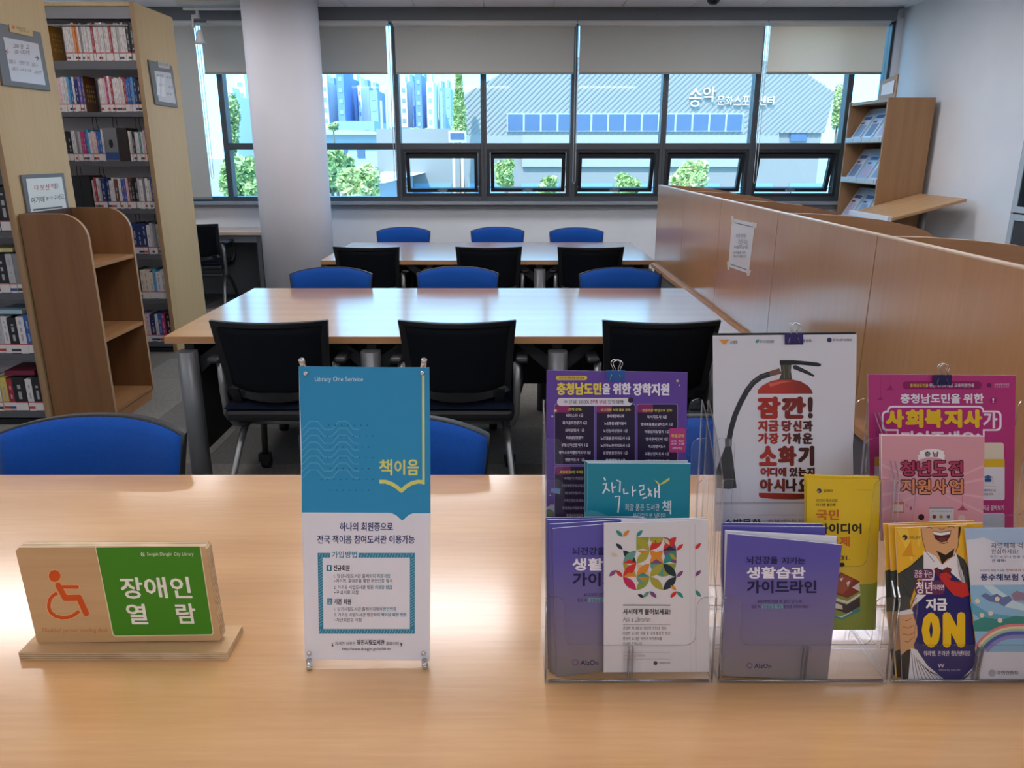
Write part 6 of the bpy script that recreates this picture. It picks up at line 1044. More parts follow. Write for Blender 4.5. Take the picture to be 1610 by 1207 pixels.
# taped notice on the third carrel
pl = Plane((XB, 3, 1), (-1, 0, 0))
q = [(1151, 343), (1187, 351), (1177, 430), (1145, 419)]
nt = sheet('paper_notice', 'white printed notice taped to the outside of a carrel panel', 'notice', q, Plane((XB-.0006, 3, 1), (-1, 0, 0)), .0003, mat('notice_paper', '#c9ccd4', .3, spec=.6),
 prints=[('l', [(1155, 350), (1184, 357)], 1.5, '#70747c'), ('l', [(1148, 415), (1174, 424)], 1.5, '#5c6f94'), ('t', '이용 안내', 1157, 367, 1172, 374, '#6d7078', .01), ('t', '정숙', 1160, 376, 1176, 386, '#8a8d95'), ('t', '자리를 비우실 때는', 1154, 386, 1176, 391, '#5d6068'), ('t', '소지품을 챙겨', 1153, 395, 1172, 399, '#4a4d55'), ('t', '주시기 바랍니다', 1153, 401, 1173, 405, '#4a4d55')])
tp = Plane((XB-.0012, 3, 1), (-1, 0, 0)); g = G()
for quad in ([(1150, 339), (1153, 339), (1155, 350), (1150, 349)], [(1182, 349), (1190, 351), (1189, 359), (1183, 357)], [(1143, 411), (1147, 411), (1147, 425), (1144, 424)], [(1174, 423), (1181, 425), (1178, 434), (1174, 433)]):
    G().prism([tp.P(x, y) for x, y in quad], (.0002, 0, 0)).build('adhesive_tape', mat('tape', '#c9c2bb', .3), nt)

# ------------------------------------------------------------------ magazine rack by the right wall
RX0, RX1, RY0, RY1, RZ = 3.25, 3.66, 7.06, 7.86, 1.90
t = thing('magazine_rack', 'wooden magazine rack facing away to the windows beside the right wall', 'magazine rack', (3.45, 7.45, 0))
def side(y): 
    return G().box(RX0, RX1, y, y+.022, 0, RZ)
side(RY0).build('side_panel', RACK, t, bevel=.002); side(RY1-.022).build('side_panel', RACK, t, bevel=.002)
G().box(RX0+.01, RX1, RY0+.022, RY1-.022, RZ-.03, RZ-.004).build('top_panel', RACK, t)
G().box(RX1-.02, RX1-.002, RY0+.022, RY1-.022, 0.02, RZ-.03).build('back_panel', RACK, t)
lipm = mat('rack_lip', '#b7c0c4', .4); dsp = mat('rack_display_grey', '#9aa5ae', .4)
lz = [1.56, 1.20, .84]
for k, z in enumerate(lz):
    g = G(); g.prism([(RX0+.03, RY0+.023, z), (RX0+.035, RY0+.023, z-.012), (RX0+.20, RY0+.023, z+.27), (RX0+.19, RY0+.023, z+.28)], (0, RY1-RY0-.046, 0)); g.build('display_slope', dsp, t)
    g = G(); g.box(RX0, RX0+.05, RY0+.022, RY1-.022, z-.03, z-.01); g.build('shelf', RACK, t)
    g = G(); g.box(RX0-.006, RX0+.004, RY0+.022, RY1-.022, z-.025, z+.02)
    for i in range(4): g.box(RX0-.009, RX0-.006, RY0+.06+.18*i, RY0+.19+.18*i, z-.018, z+.014)
    g.build('label_rail', lipm, t, bevel=.001)
cols = [['#c9d2dc', '#bcd0e4', '#a9bccc'], ['#c3c9da', '#9fc6e2', '#d0c6d6'], ['#c8ced6', '#b0b8c8', '#ccd2da']]
rowname = ['top', 'middle', 'lowest visible']; pos = ['nearest the window', 'in the middle', 'nearest the reader']
for r_, z in enumerate(lz):
    for k in range(3):
        y1 = RY1-.05-.245*k; y0 = y1-.19; h = .25+.012*((k+r_) % 2)
        A = Vector((RX0+.028, y0, z+.001)); d = Vector((.155, 0, .265)).normalized()*h
        nv = Vector((-.265, 0, .155)).normalized()*.006
        g = G(); g.prism([A, A+Vector((0, y1-y0, 0)), A+Vector((0, y1-y0, 0))+d, A+d], nv, 0, 1)
        mg = g.build('magazine', [mat('mag_'+cols[r_][k][1:], cols[r_][k], .25), WHITE], loc=A)
        tag(mg, 'glossy magazine on the %s tier of the rack, %s' % (rowname[r_], pos[k]), 'magazine', 'magazines on the rack')
        g = G(); nn = nv.normalized(); A2 = A+nv+nn*.0004
        def rect(u0, u1, v0, v1, m):
            yv = Vector((0, y1-y0, 0)); g.add([A2+yv*u0+d*v0, A2+yv*u1+d*v0, A2+yv*u1+d*v1, A2+yv*u0+d*v1], [(0, 1, 2, 3)], m)
        rect(.08, .92, .82, .95, 0); rect(.12, .85, .12, .6, 1); rect(.5, .9, .65, .72, 2)
        g.build('cover_print', [mat('ink_a', ['#3c5a86', '#e8eef2', '#2c3844'][k]), mat('ink_b%d' % ((k+r_) % 3), ['#8297ad', '#6f8098', '#b4a3b5'][(k+r_) % 3]), mat('ink_c', '#70303c')], mg)
pq = Vector((3.40, 7.2, RZ))
t = thing('wooden_plaque', 'small wooden notice plaque standing on top of the magazine rack', 'sign', (3.42, 7.25, RZ-.004))
g = G(); g.prism([(3.33, 7.12, RZ-.004), (3.36, 7.50, RZ-.004), (3.36, 7.50, RZ+.16), (3.33, 7.12, RZ+.19)], (.012, 0, 0)); g.build('board', RACK, t)
g = G(); g.prism([(3.328, 7.16, RZ+.04), (3.352, 7.44, RZ+.04), (3.352, 7.44, RZ+.13), (3.328, 7.16, RZ+.15)], (-.001, 0, 0)); g.build('notice_paper', WHITE, t)

# slanted reading stand in front of it
t = thing('reading_stand', 'slanted beech newspaper reading stand with a white front lip, before the magazine rack', 'reading stand', (3.33, 6.65, 0))
a, b = (3.05, .945), (3.63, 1.10); y0, y1 = 6.30, 7.04
g = G(); g.prism([(a[0], y0, a[1]), (b[0], y0, b[1]), (b[0], y0, b[1]-.025), (a[0], y0, a[1]-.025)], (0, y1-y0, 0)); g.build('top_board', STAND, t, bevel=.004)
g = G(); g.box(a[0]-.03, a[0]+.004, y0, y1, a[1]-.03, a[1]+.012); g.build('front_lip', mat('stand_lip', '#dfe2e6', .3), t, bevel=.002)
for y in (y0+.10, y1-.12):
    G().tube([(3.36, y, 0.02), (3.36, y, .99)], .018, 10).build('leg', TUBE, t)
    G().box(3.12, 3.62, y-.02, y+.02, 0, .025).build('foot', TUBE, t)

# glazed cabinet along the right wall, its doors facing the room
t = thing('glazed_cabinet', 'wooden cabinet with grey-framed glass doors along the right wall', 'cabinet', (3.54, 4.6, 0))
cx0, cx1, cy0, cy1 = 3.36, 3.71, 3.70, 5.30
g = G(); g.box(cx0, cx1, cy1-.03, cy1, 0, 1.95); g.box(cx0, cx1, cy0, cy0+.03, 0, 1.95); g.box(cx0, cx1, cy0+.03, cy1-.03, 1.92, 1.95); g.box(cx0, cx1, cy0+.03, cy1-.03, 0, .04); g.box(cx1-.01, cx1, cy0+.03, cy1-.03, .04, 1.92); g.build('body', RACK, t, bevel=.002)
for z0, z1 in ((.05, 1.06), (1.07, 1.91)):
    for y0, y1 in ((cy1-.79, cy1-.032), (cy0+.032, cy0+.79)):
        g = G(); g.box(cx0-.018, cx0, y0, y0+.045, z0, z1); g.box(cx0-.018, cx0, y1-.045, y1, z0, z1); g.box(cx0-.018, cx0, y0+.045, y1-.045, z0, z0+.04); g.box(cx0-.018, cx0, y0+.045, y1-.045, z1-.04, z1)
        dr = g.build('door', mat('cab_door_grey', '#aab6bf', .4), t, bevel=.002)
        G().box(cx0-.012, cx0-.008, y0+.045, y1-.045, z0+.04, z1-.04).build('pane', mat('cab_glass', '#222a30', .08), dr)
        G().box(cx0-.035, cx0-.018, y0+.01, y0+.02, (z0+z1)/2-.05, (z0+z1)/2+.05).build('handle', CHROME, dr)

# ------------------------------------------------------------------ bookcases
SZ = [.075, .405, .735, 1.06, 1.39, 1.72, 2.05]
def bookcase(label, Xl, Xr, Y0, Y1, H, wires):
    t = thing('bookcase', label, 'bookcase', ((Xl+Xr)/2, (Y0+Y1)/2, 0))
    for x in (Xl, Xr-.03):
        g = G(); g.box(x, x+.03, Y0, Y0+.002, 0, H, 1); g.box(x, x+.03, Y0+.002, Y1, 0, H, 0); g.build('end_panel', [BIRCH, BIRCHD], t, bevel=.002)
    g = G(); g.box(Xl+.03, Xr-.03, Y0, Y1, H-.024, H); g.build('top_panel', BIRCH, t)
    g = G(); g.box(Xl+.03, Xr-.03, Y0+.01, Y0+.03, H-.10, H-.026, 0); g.box(Xl+.03, Xr-.03, Y0+.03, Y0+.2, H-.08, H-.06, 1); g.box(Xl+.03, Xr-.06, Y0+.012, Y0+.02, H-.145, H-.135, 0); g.build('header_rail', [mat('rail_lilac_grey', '#7f828b', .4), STEELD], t)
    ym = Y0+.225
    G().box(Xl+.03, Xr-.03, ym-.01, ym+.01, .02, H-.025).build('back_panel', BACKW, t)

    for z in SZ:
        g = G(); g.box(Xl+.031, Xr-.031, Y0+.012, ym-.011, z-.012, z, 0); g.box(Xl+.031, Xr-.031, Y0+.008, Y0+.014, z-(.055 if z > 1.9 else .032), z, 0); g.box(Xl+.031, Xr-.031, Y0+.016, ym-.011, z-.03, z-.0125, 1)
        g.build('shelf', [STEEL, STEELD], t)
    G().box(Xl+.03, Xr-.03, Y0+.012, Y0+.03, 0, .03).build('plinth', STEELD, t)
    for (x, k) in wires:
        z = SZ[k+1]-.031; g = G()
        for dx in (-.012, .012): g.tube([(x+dx, Y0+.05, z), (x+dx*1.2, Y0+.045, z-.05), (x+dx*1.6+.012, Y0+.04, z-.10)], .0022, 5)
        g.build('wire_support', mat('wire_dark', '#3b3d40', .4, metal=.5), t)
    return t
def xa(px, Y, z): return (px-802)/F*(Y*CP-(z-1.46)*SP)
YB = 5.68; YA = 4.05
wr_ = [(xa(px, YB, SZ[k+1]), k) for px, k in ((141, 4), (173, 4), (209, 4), (116, 3), (152, 3), (210, 2), (240, 2))]
bookcase('birch-ended library bookcase facing the aisle, the farther of two', -3.60, -2.52, YB, 6.31, 2.413, wr_)
bookcase('birch-ended library bookcase nearer the reader, behind the return shelf', -3.60, -2.545, YA, 4.64, 2.413, [])
RED = mat('book_red_band', '#b9545c', .5); LBL = mat('book_call_label', '#dcd8d8', .5); PG = mat('book_pages', '#d8d0c0', .8)
CN = {'w': ('white', '#d9d6d8'), 'c': ('cream', '#d9ccbb'), 'k': ('pale pink', '#dcbcc0'), 'o': ('orange', '#e08a3c'), 'r': ('red', '#a82f3f'), 'd': ('black', '#22242a'), 'g': ('grey', '#85858a'), 'l': ('light grey', '#b3b4ba'),
      'b': ('blue', '#2c62ae'), 's': ('sky blue', '#4e9ed0'), 'n': ('navy', '#1d2f66'), 'p': ('purple', '#6a54a8'), 'm': ('magenta', '#b23470'), 'y': ('yellow', '#c9bd62'), 'B': ('brown', '#6b4234'), 't': ('teal', '#3f8f96'), 'v': ('lilac', '#9d8fb8'), 'G': ('light green', '#a9b86a')}
ordn = ['first', 'second', 'third', 'fourth', 'fifth', 'sixth', 'seventh', 'eighth', 'ninth', 'tenth', 'eleventh', 'twelfth', 'thirteenth', 'fourteenth', 'fifteenth', 'sixteenth', 'seventeenth', 'eighteenth', 'nineteenth', 'twentieth']
rown = {6: 'top row', 5: 'second row down', 4: 'third row down', 3: 'fourth row down', 2: 'fifth row down', 1: 'sixth row down', 0: 'bottom row'}
def books(seq, xstart, xend, Y, k, case, htop, ref='the wooden end'):
    """seq read from the aisle end panel inwards is reversed; each letter is one book"""
    z = SZ[k]+.0005; n = len(seq); wsum = 0; ws = []
    for ch in seq:
        w = R.uniform(.8, 1.25)*(1.5 if ch in 'ndB' else 1); ws.append(w); wsum += w
    sc = (xend-xstart)/wsum; x = xstart
    for i, ch in enumerate(seq):
        w = ws[i]*sc; x0 = x+.0006; x1 = x+w-.0006; x += w
        if ch == '_': continue
        h = htop*R.uniform(.90, 1.0); dep = R.uniform(.14, .17); yf = Y+.02+R.uniform(0, .012)
        nm, cc = CN[ch]; base = Vector(((x0+x1)/2, yf, z))
        g = G(); g.box(x0, x1, yf, yf+dep, z, z+h, 0)
        lz0, lz1 = z+.004, z+.050; y = yf-.0006
        g.add([(x0, y, lz0), (x1, y, lz0), (x1, y, lz1), (x0, y, lz1)], [(0, 1, 2, 3)], 1)
        g.add([(x0, y-.0003, lz1-.002), (x1, y-.0003, lz1-.002), (x1, y-.0003, lz1+.004), (x0, y-.0003, lz1+.004)], [(0, 1, 2, 3)], 2)
        # title marks on the spine
        c = (x0+x1)/2; hw = (x1-x0)*.13; zz = z+.07; tz = z+h-R.uniform(.015, .05)
        while zz < tz:
            l = R.uniform(.012, .05); q = min(zz+l, tz)
            g.add([(c-hw, y, zz), (c+hw, y, zz), (c+hw, y, q), (c-hw, y, q)], [(0, 1, 2, 3)], 3); zz = q+R.uniform(.008, .03)
        if R.random() < .5: g.add([(x0, y-.0004, z+.012), (x1, y-.0004, z+.012), (x1, y-.0004, z+.027), (x0, y-.0004, z+.027)], [(0, 1, 2, 3)], 4)
        pages = G()
        inkc = '#a5a2aa' if ch in 'wcklyG' else ('#a8a8ae' if ch in 'dnBrbpmt' else '#80848c')
        o = g.build('library_book', [mat('cover_'+nm.replace(' ', '_'), cc, .45, var=.1, vscale=25), LBL, RED, mat('spine_ink_'+inkc[1:], inkc), mat('spine_tag_%d' % (i % 3), ['#c24a3a', '#3c5688', '#3a3a3e'][i % 3])], loc=base)
        m = n-i
        pos = ('%s from %s' % (ordn[m-1], ref)) if m <= 20 else ('%s from the inner end' % ordn[i])
        tag(o, '%s-spined book, %s, %s, %s bookcase' % (nm, pos, rown[k], case), 'book', '%s of the %s bookcase' % (rown[k], case))
XE = -2.555
def bx(px, k): return xa(px, YB+.02, SZ[k]+.1)
books('wwwwoowgwwwwrwkwwwwrwwlwwwdd', bx(101, 6), XE, YB, 6, 'far', .245)
books('www', bx(60, 6), bx(78, 6), YB, 6, 'far', .235, 'the ochre book end')
books('ckkwwsbwnpb', bx(84, 5), bx(133, 5), YB, 5, 'far', .235, 'the brown book end')
books('wwkmwrwwwkwrbbbsnd', bx(156, 5), XE, YB, 5, 'far', .235)
books('ddwwglmmbswkkbbw', bx(101, 4), bx(164, 4), YB, 4, 'far', .215, 'the grey file box')
books('wwdwwtwkk', bx(203, 4), XE, YB, 4, 'far', .215)
books('krwlnnwwBwbpkBddlwgwcb', bx(146, 3), XE, YB, 3, 'far', .22)
books('lddlwdnwwgnnnwlgw', bx(150, 2), XE, YB, 2, 'far', .23)
books('wwcdwwdwdcccsww', bx(160, 1), XE, YB, 1, 'far', .22)
books('wwlbyGlvvknwbmd', bx(180, 0), XE, YB, 0, 'far', .22)
XA2 = -2.582
books('gwwdwlbwwcwwwlwdwwlwg', -3.45, XA2, YA, 4, 'near', .20)
books('wwrwdglwwlwgcwwdwdd', -3.45, XA2, YA, 3, 'near', .24)
books('bwwlwdwgkwwdlwwkdwdlg', -3.45, XA2, YA, 2, 'near', .215)
books('wlwwdwrwgwwyddglwdwb', -3.45, XA2, YA, 1, 'near', .215)
books('wdwwglwbwlwddrcyrdwd', -3.45, XA2, YA, 0, 'near', .20)
# bookends, binders
def plate(name, label, cat, x, k, c, Y=YB, h=.225, d=.16, holes=False, th=.006):
    z = SZ[k]; g = G(); g.box(x, x+th, Y+.02, Y+.02+d, z+.001, z+h)
    m = mat('m_'+name+c[1:], c, .45)
    o = g.build(name, m, loc=(x, Y+.1, z)); tag(o, label, cat)
    if holes:
        g = G()
        for i in range(4):
            for j in range(4):
                cy = Y+.055+.03*i; cz = z+.075+.032*j; p = [(x+th+.0004, cy+.008*math.cos(a)*.8, cz+.012*math.sin(a)) for a in [2*math.pi*q/8 for q in range(8)]]
                g.add(p, [tuple(range(8))])
        g.build('perforation', mat('perf', '#d8b25a' if c == '#a5741c' else '#7a5233', .5), o)
    return o
plate('book_end', 'perforated ochre book end on the top row of the far bookcase', 'book end', bx(79, 6), 6, '#a5741c', holes=True)
plate('book_end', 'brown perforated book end on the second row of the far bookcase', 'book end', bx(133, 5), 5, '#5c3414', holes=True, h=.235)
g = G(); x0, x1 = bx(166, 4), bx(186, 4)
def binder(label, x0, x1, k, c, h, band=None, ring=False):
    z = SZ[k]+.0005; g = G(); g.box(x0, x1, YB+.018, YB+.20, z, z+h, 0)
    o = g.build('file_box', [mat('filebox_'+c[1:], c, .5)], loc=((x0+x1)/2, YB+.1, z), bevel=.002); tag(o, label, 'file box')
    if band: G().box(x0+.001, x1-.001, YB+.0168, YB+.0178, z+.01, z+.06).build('label_card', mat('fb_'+band[1:], band), o)
    if ring:
        cx = (x0+x1)/2; pr = [(cx+.014*math.cos(a), YB+.016, z+.12+.03*math.sin(a)) for a in [2*math.pi*q/12 for q in range(12)]]
        G().prism(pr, (0, .001, 0)).build('finger_hole', BLACKP, o)
binder('grey file box with a finger hole on the third row of the far bookcase', bx(165, 4), bx(186, 4), 4, '#75777d', .225, '#2f4c86', True)
binder('dark brown file box beside the grey file box', bx(186.5, 4), bx(202, 4), 4, '#2b2224', .225)
binder('black file box on the fourth row of the far bookcase, nearest the wooden end', bx(130, 3), bx(145, 3), 3, '#1c1e22', .23)
binder('black file box on the fourth row of the far bookcase, farther from the wooden end', bx(112, 3), bx(129.5, 3), 3, '#202228', .23)
# things lying on the near bookcase rows
def lying(label, x0, x1, z, c, th, rot=0):
    g = G(); M = Matrix.Translation(((x0+x1)/2, YA+.13, z)) @ Matrix.Rotation(rot, 4, 'Z'); w = (x1-x0)/2
    g.box(-w, w, -.10, .10, 0, th, 0, M); g.box(-w*.97, w, -.098, .098, th*.15, th*.85, 1, M)
    o = g.build('library_book', [mat('lying_'+c[1:], c, .45), PG], loc=((x0+x1)/2, YA+.13, z)); tag(o, label, 'book')

lying('yellow and white book lying flat on upright books, near bookcase', -2.76, -2.62, SZ[2]+.218, '#cfc48a', .018, .08)
lying('pale blue book lying flat on upright books, near bookcase', -2.76, -2.61, SZ[1]+.218, '#9cbccc', .022, -.06)
lying('dark red book lying flat on upright books, near bookcase', -2.78, -2.62, SZ[0]+.205, '#6e1f38', .025, .05)

# signs on the end panels
def endsign(label, X, quad, inner, fm, papercol, prints, tabq=None, tabprints=None, tabc='#c9ae7c', fcol='#6c7076'):
    pl = Plane((X+.012, 0, 0), (1, 0, 0)); P = [pl.P(*p) for p in quad]; c = sum(P, Vector())/4
    t = thing('shelf_sign', label, 'sign', (X, c.y, min(p.z for p in P)))
    G().prism(P, (-.011, 0, 0)).build('frame', mat('sign_frame_'+fcol[1:], fcol, .45), t, bevel=.002)
    pl2 = Plane((X+.0128, 0, 0), (1, 0, 0))
    pp = G().prism([pl2.P(*p) for p in inner], (-.0006, 0, 0)).build('paper', mat('sign_paper_'+papercol[1:], papercol, .25, spec=.7), t)
    make_print(prints, pl2, pp)
    if tabq:
        pl3 = Plane((X+.016, 0, 0), (1, 0, 0))
        tb = G().prism([pl3.P(*p) for p in tabq], (-.0035, 0, 0)).build('header_tab', mat('sign_tab_'+tabc[1:], tabc, .5), t)
        if tabprints: make_print(tabprints, pl3, tb)
BXA, BXB = -2.545, -2.52
def sk(s, x0, y0, x1, y1, c='#3a3c44', b=0, k=4.0): return ('t', s, x0, y0, x1, y1, c, b, k)
endsign('grey-framed directory sign high on the near bookcase end panel', BXA, [(-9, 34), (64, 51), (80, 143), (5, 134)], [(5, 58), (60, 69), (72, 134), (18, 127)], None, '#d0d2dc',
 [sk('200 종  교', 21, 69, 46, 77, k=3), sk('300 사회과학', 23, 78, 47, 86, k=3), ('l', [(9, 80), (16, 82)], 1, '#a04048'), ('l', [(12, 77), (9, 80), (13, 85)], 1, '#a04048'), ('l', [(55, 90), (61, 92)], 1.2, '#3a3c44'), ('l', [(57, 87), (61, 92), (58, 95)], 1.2, '#3a3c44'),
  sk('208.2~', 14, 94, 26, 100, k=1), sk('행정학 및 정치', 30, 96, 46, 103, k=2), sk('350.1~', 50, 99, 60, 105, k=1), sk('~309.15', 17, 106, 29, 111, k=1), sk('사회학 사회', 32, 108, 49, 113, k=2), sk('~359.77', 53, 111, 65, 117, k=1)],
 [(14, 37), (51, 46), (52, 58), (16, 50)], [('c', 21, 43, 2.4, '#c8744a'), sk('충남도서관', 26, 42.5, 40, 46.5, k=3), sk('작은도서관 서가', 30, 47.5, 46, 51, k=3)])
endsign('white framed return notice beside the wooden return shelf', BXA, [(33.5, 275), (100.5, 272), (109, 330), (46, 344)], [(41, 281), (97, 278), (105.5, 330), (50, 340)], None, '#dfeaea',
 [sk('다', 54, 291, 61, 299, '#a8423a', .02, 0), sk('보신', 63.5, 289.5, 77.5, 299, '#a8423a', .02, -1), sk('책', 79.5, 288, 87, 297, '#a8423a', .02, 0), sk('은', 87, 288, 92, 296, '#3a3c44', .01, 0), sk('여기에', 49, 309, 70, 319, '#33353c', .02, -2), sk('놓아', 72, 308, 83, 315, '#33353c', .01, -1), sk('주세요.', 85, 305, 102, 314, '#33353c', .01, -2), ('l', [(52, 330), (98, 325)], 2.6, '#55606a')])
endsign('small grey-framed directory sign on the far bookcase end panel', BXB, [(233.5, 94), (271, 104), (280, 169.5), (245, 164)], [(242.5, 111), (268.5, 115), (277, 163), (250, 159)], None, '#c6ccd6',
 [('r', 247, 120, 252, 150, '#d8dee6'), ('r', 254, 122, 260, 152, '#d8dee6'), sk('800 문학', 246, 117, 256, 121, k=1), sk('900 역사', 262, 120, 270, 124, k=1), sk('813.7~', 250, 131, 258, 135, k=1), sk('~911.05', 264, 135, 272, 139, k=1), sk('문학', 262, 146, 271, 150, k=1)],
 [(248, 95), (266, 100), (267, 109), (249, 106)], [sk('작은도서관', 250, 99, 264, 103.5, k=2)], '#b8b6b4')

# wooden return shelf
t = thing('return_shelf', 'brown wooden book return shelf with rounded side panels and empty shelves', 'shelf unit', (-2.36, 4.3, 0))
X0, X1, Y0, Y1, H = -2.53, -2.19, 4.06, 4.55, 1.15
def sidep(y):
    r = .13; pts = [(X0, .0), (X1-.02, .0), (X1-.02, .06), (X1, .06)]
    for i in range(9):
        a = math.radians(90*i/8); pts.append((X1-r+r*math.cos(a), H-r+r*math.sin(a)))
    pts += [(X0, H)]
    g = G(); g.prism([(x, y, z) for x, z in pts], (0, .02, 0), 0, 1); return g
CB = mat('cart_edge_band_lit', '#b39373', .4)  # edge band made lighter: its light reflection is put into the colour
sidep(Y0).build('side_panel', [CART, CB], t); sidep(Y1-.02).build('side_panel', [CART, CB], t)
G().box(X0, X0+.015, Y0+.02, Y1-.02, .0, H-.0).build('back_panel', mat('cart_back_dark', '#4b3a34', .6), t)
for z in (.887, .488, .085):
    G().box(X0+.016, X1-.004, Y0+.021, Y1-.021, z-.022, z).build('shelf', CARTD, t, bevel=.001)
G().box(X1-.03, X1-.012, Y0+.021, Y1-.021, 0, .062).build('toe_board', CARTD, t)

# ------------------------------------------------------------------ outside
def ext(g, name, m, label, cat, loc, group=None, kind=None):
    o = g.build(name, m, loc=loc); return tag(o, label, cat, group, kind)
GZ = -4.5
o = G().box(-300, 300, 8.6, 600, GZ-.5, GZ).build('ground', mat('asphalt_outside', '#9aa19c', .9, var=.1, vscale=.2)); o['kind'] = 'structure'
HB = 40.0
t = thing('sports_centre', 'grey sports hall with diagonal cladding, blue ribbon windows and white Korean sign', 'building', (7, HB, GZ))
CL = mat('cladding_grey', '#9b9994', .55); CLR = mat('cladding_rib', '#898783', .55); CON = mat('concrete_band', '#8f8d89', .8)
ol = [at(728, 226, HB), at(727, 150, HB), at(830, 92, HB), at(1180, 88, HB), at(1272, 118, HB), at(1312, 146, HB), at(1296, 209, HB), at(1225, 209, HB), at(1225, 226, HB)]
g = G(); g.prism([(p.x, HB, p.z) for p in ol], (0, 26, 0)); g.build('clad_wall', CL, t)
def inpoly(x, z, P):
    c = False; n = len(P)
    for i in range(n):
        a, b = P[i], P[(i+1) % n]
        if (a.z > z) != (b.z > z) and x < (b.x-a.x)*(z-a.z)/(b.z-a.z)+a.x: c = not c
    return c
wz0, wz1 = at(800, 205, HB).z, at(800, 180, HB).z; wx0, wx1 = at(797, 190, HB).x, at(1167, 190, HB).x
g = G(); d = .30
k = -60.0
while k < 60:
    # rib along x - z = k (rising to the upper right)
    seg = None; s = -6
    zz = -2.0
    while zz < 6.5:
        x = k+zz*1.05; ins = inpoly(x, zz, ol) and not (wx0-.1 < x < wx1+.1 and wz0-.1 < zz < wz1+.1) and zz > at(800, 212, HB).z-.0*x
        if ins and seg is None: seg = (x, zz)
        if (not ins) and seg is not None:
            a = seg; b = (x, zz)
            if b[1]-a[1] > .15: g.prism([(a[0]-.03, HB-.002, a[1]), (a[0]+.03, HB-.002, a[1]), (b[0]+.03, HB-.002, b[1]), (b[0]-.03, HB-.002, b[1])], (0, -.03, 0))
            seg = None
        zz += .08
    k += .27
rb = g.build('cladding_rib', CLR, t); rb['kind'] = 'stuff'
g = G(); g.box(wx0, wx1, HB-.12, HB-.001, wz0-.06, wz1+.06); g.build('window_surround', mat('win_sur', '#b9c2c8', .5), t)
n = 14; w = (wx1-wx0)/n; pm = None
for i in range(n):
    x = wx0+w*i
    if pm is None:
        o = G().box(.05, w-.05, -.16, -.121, 0, wz1-wz0).build('window_pane', mat('far_blue_glass', '#4c5f80', .12, spec=.8), None); pm = o
    else: o = pm.copy(); COL.objects.link(o)
    o.parent = t; o.location = (x-7, 0, wz0-GZ)
xl, xr = at(728, 240, HB).x, at(1330, 240, HB).x
zb = at(800, 212, HB).z
g = G(); g.box(at(592, 240, HB).x, at(1290, 240, HB).x, HB+.15, HB+25, GZ, zb+.3); g.build('concrete_base', CON, t)
G().box(at(822, 0, HB).x, at(1215, 0, HB).x, HB-.05, HB+.1, at(0, 262, HB).z, zb).build('white_wall_band', mat('white_band', '#a3a19d', .7), t)
g = G(); bz = at(0, 262, HB).z
for i in range(9):
    x = at(640, 0, HB).x+i*2.7; g.box(x, x+1.9, HB+.1, HB+.149, bz-1.7, bz-.8)
g.build('window_pane', mat('pale_blue_glass', '#7d9fbe', .2), t)
G().box(at(1265, 0, HB).x, at(1292, 0, HB).x, HB+.05, HB+.149, at(0, 222, HB).z, at(0, 210, HB).z).build('window_pane', mat('far_blue_glass'), t)
# sign lettering on the hall, raised letters
def lets(s, x0, y0, x1, y1, bold, Y, th, m, par, name='sign_letter'):
    vs, fs = glyphs(s, bold); A = at(x0, y1, Y); B = at(x1, y0, Y); g = G()
    v = [(A.x+u*(B.x-A.x), Y, A.z+w_*(B.z-A.z)) for u, w_ in vs]; b = len(v)
    g.add(v, fs, 0); g.add([(p[0], p[1]+th, p[2]) for p in v], [f[::-1] for f in fs], 0)
    edges = {}
    for f in fs:
        for i in range(len(f)):
            e = (f[i], f[(i+1) % len(f)]); edges[e] = 1
    for (i, j) in edges:
        if (j, i) not in edges: g.add([v[i], v[j], (v[j][0], Y+th, v[j][2]), (v[i][0], Y+th, v[i][2])], [(0, 1, 2, 3)], 0)
    return g.build(name, m, par)
SW_ = mat('sign_white', '#eef0ef', .5)
for s, a in (('송', (1083, 138, 1104, 168)), ('악', (1105, 136, 1126, 160))): lets(s, a[0], a[1], a[2], a[3], .035, HB-.16, .12, SW_, t)
for i, s in enumerate('문화스포츠센터'): lets(s, 1128+i*13.1, 151, 1139.5+i*13.1, 165, .035, HB-.16, .12, SW_, t)

# apartment towers and low buildings in the distance
TW = 230.0
def tower(x0, x1, yt, Y, c, label, c2='#8fa6c4'):
    a, b = at(x0, yt, Y), at(x1, yt, Y); dpt = 14
    t = thing('apartment_tower', label, 'building', ((a.x+b.x)/2, Y, GZ), 'apartment towers beyond the low roofs')
    G().box(a.x, b.x, Y, Y+dpt, GZ, a.z).build('tower_wall', mat('tower_'+c[1:], c, .8), t)
    g = G(); z = a.z-1.5; w = b.x-a.x
    nb = max(1, int(w/1.8)) if w > 2.6 else 1
    while z > 6:
        for i in range(nb):
            x = a.x+w*(i+.25)/nb; g.box(x, x+w*.5/nb, Y-.12, Y-.01, z-1.1, z)
        z -= 2.9
    o = g.build('window_grid', mat('tower_win_'+c2[1:], c2, .5), t); o['kind'] = 'stuff'
    G().box(a.x+w*.3, b.x-w*.3, Y+2, Y+8, a.z, a.z+2.2).build('roof_house', mat('tower_'+c[1:], c), t)
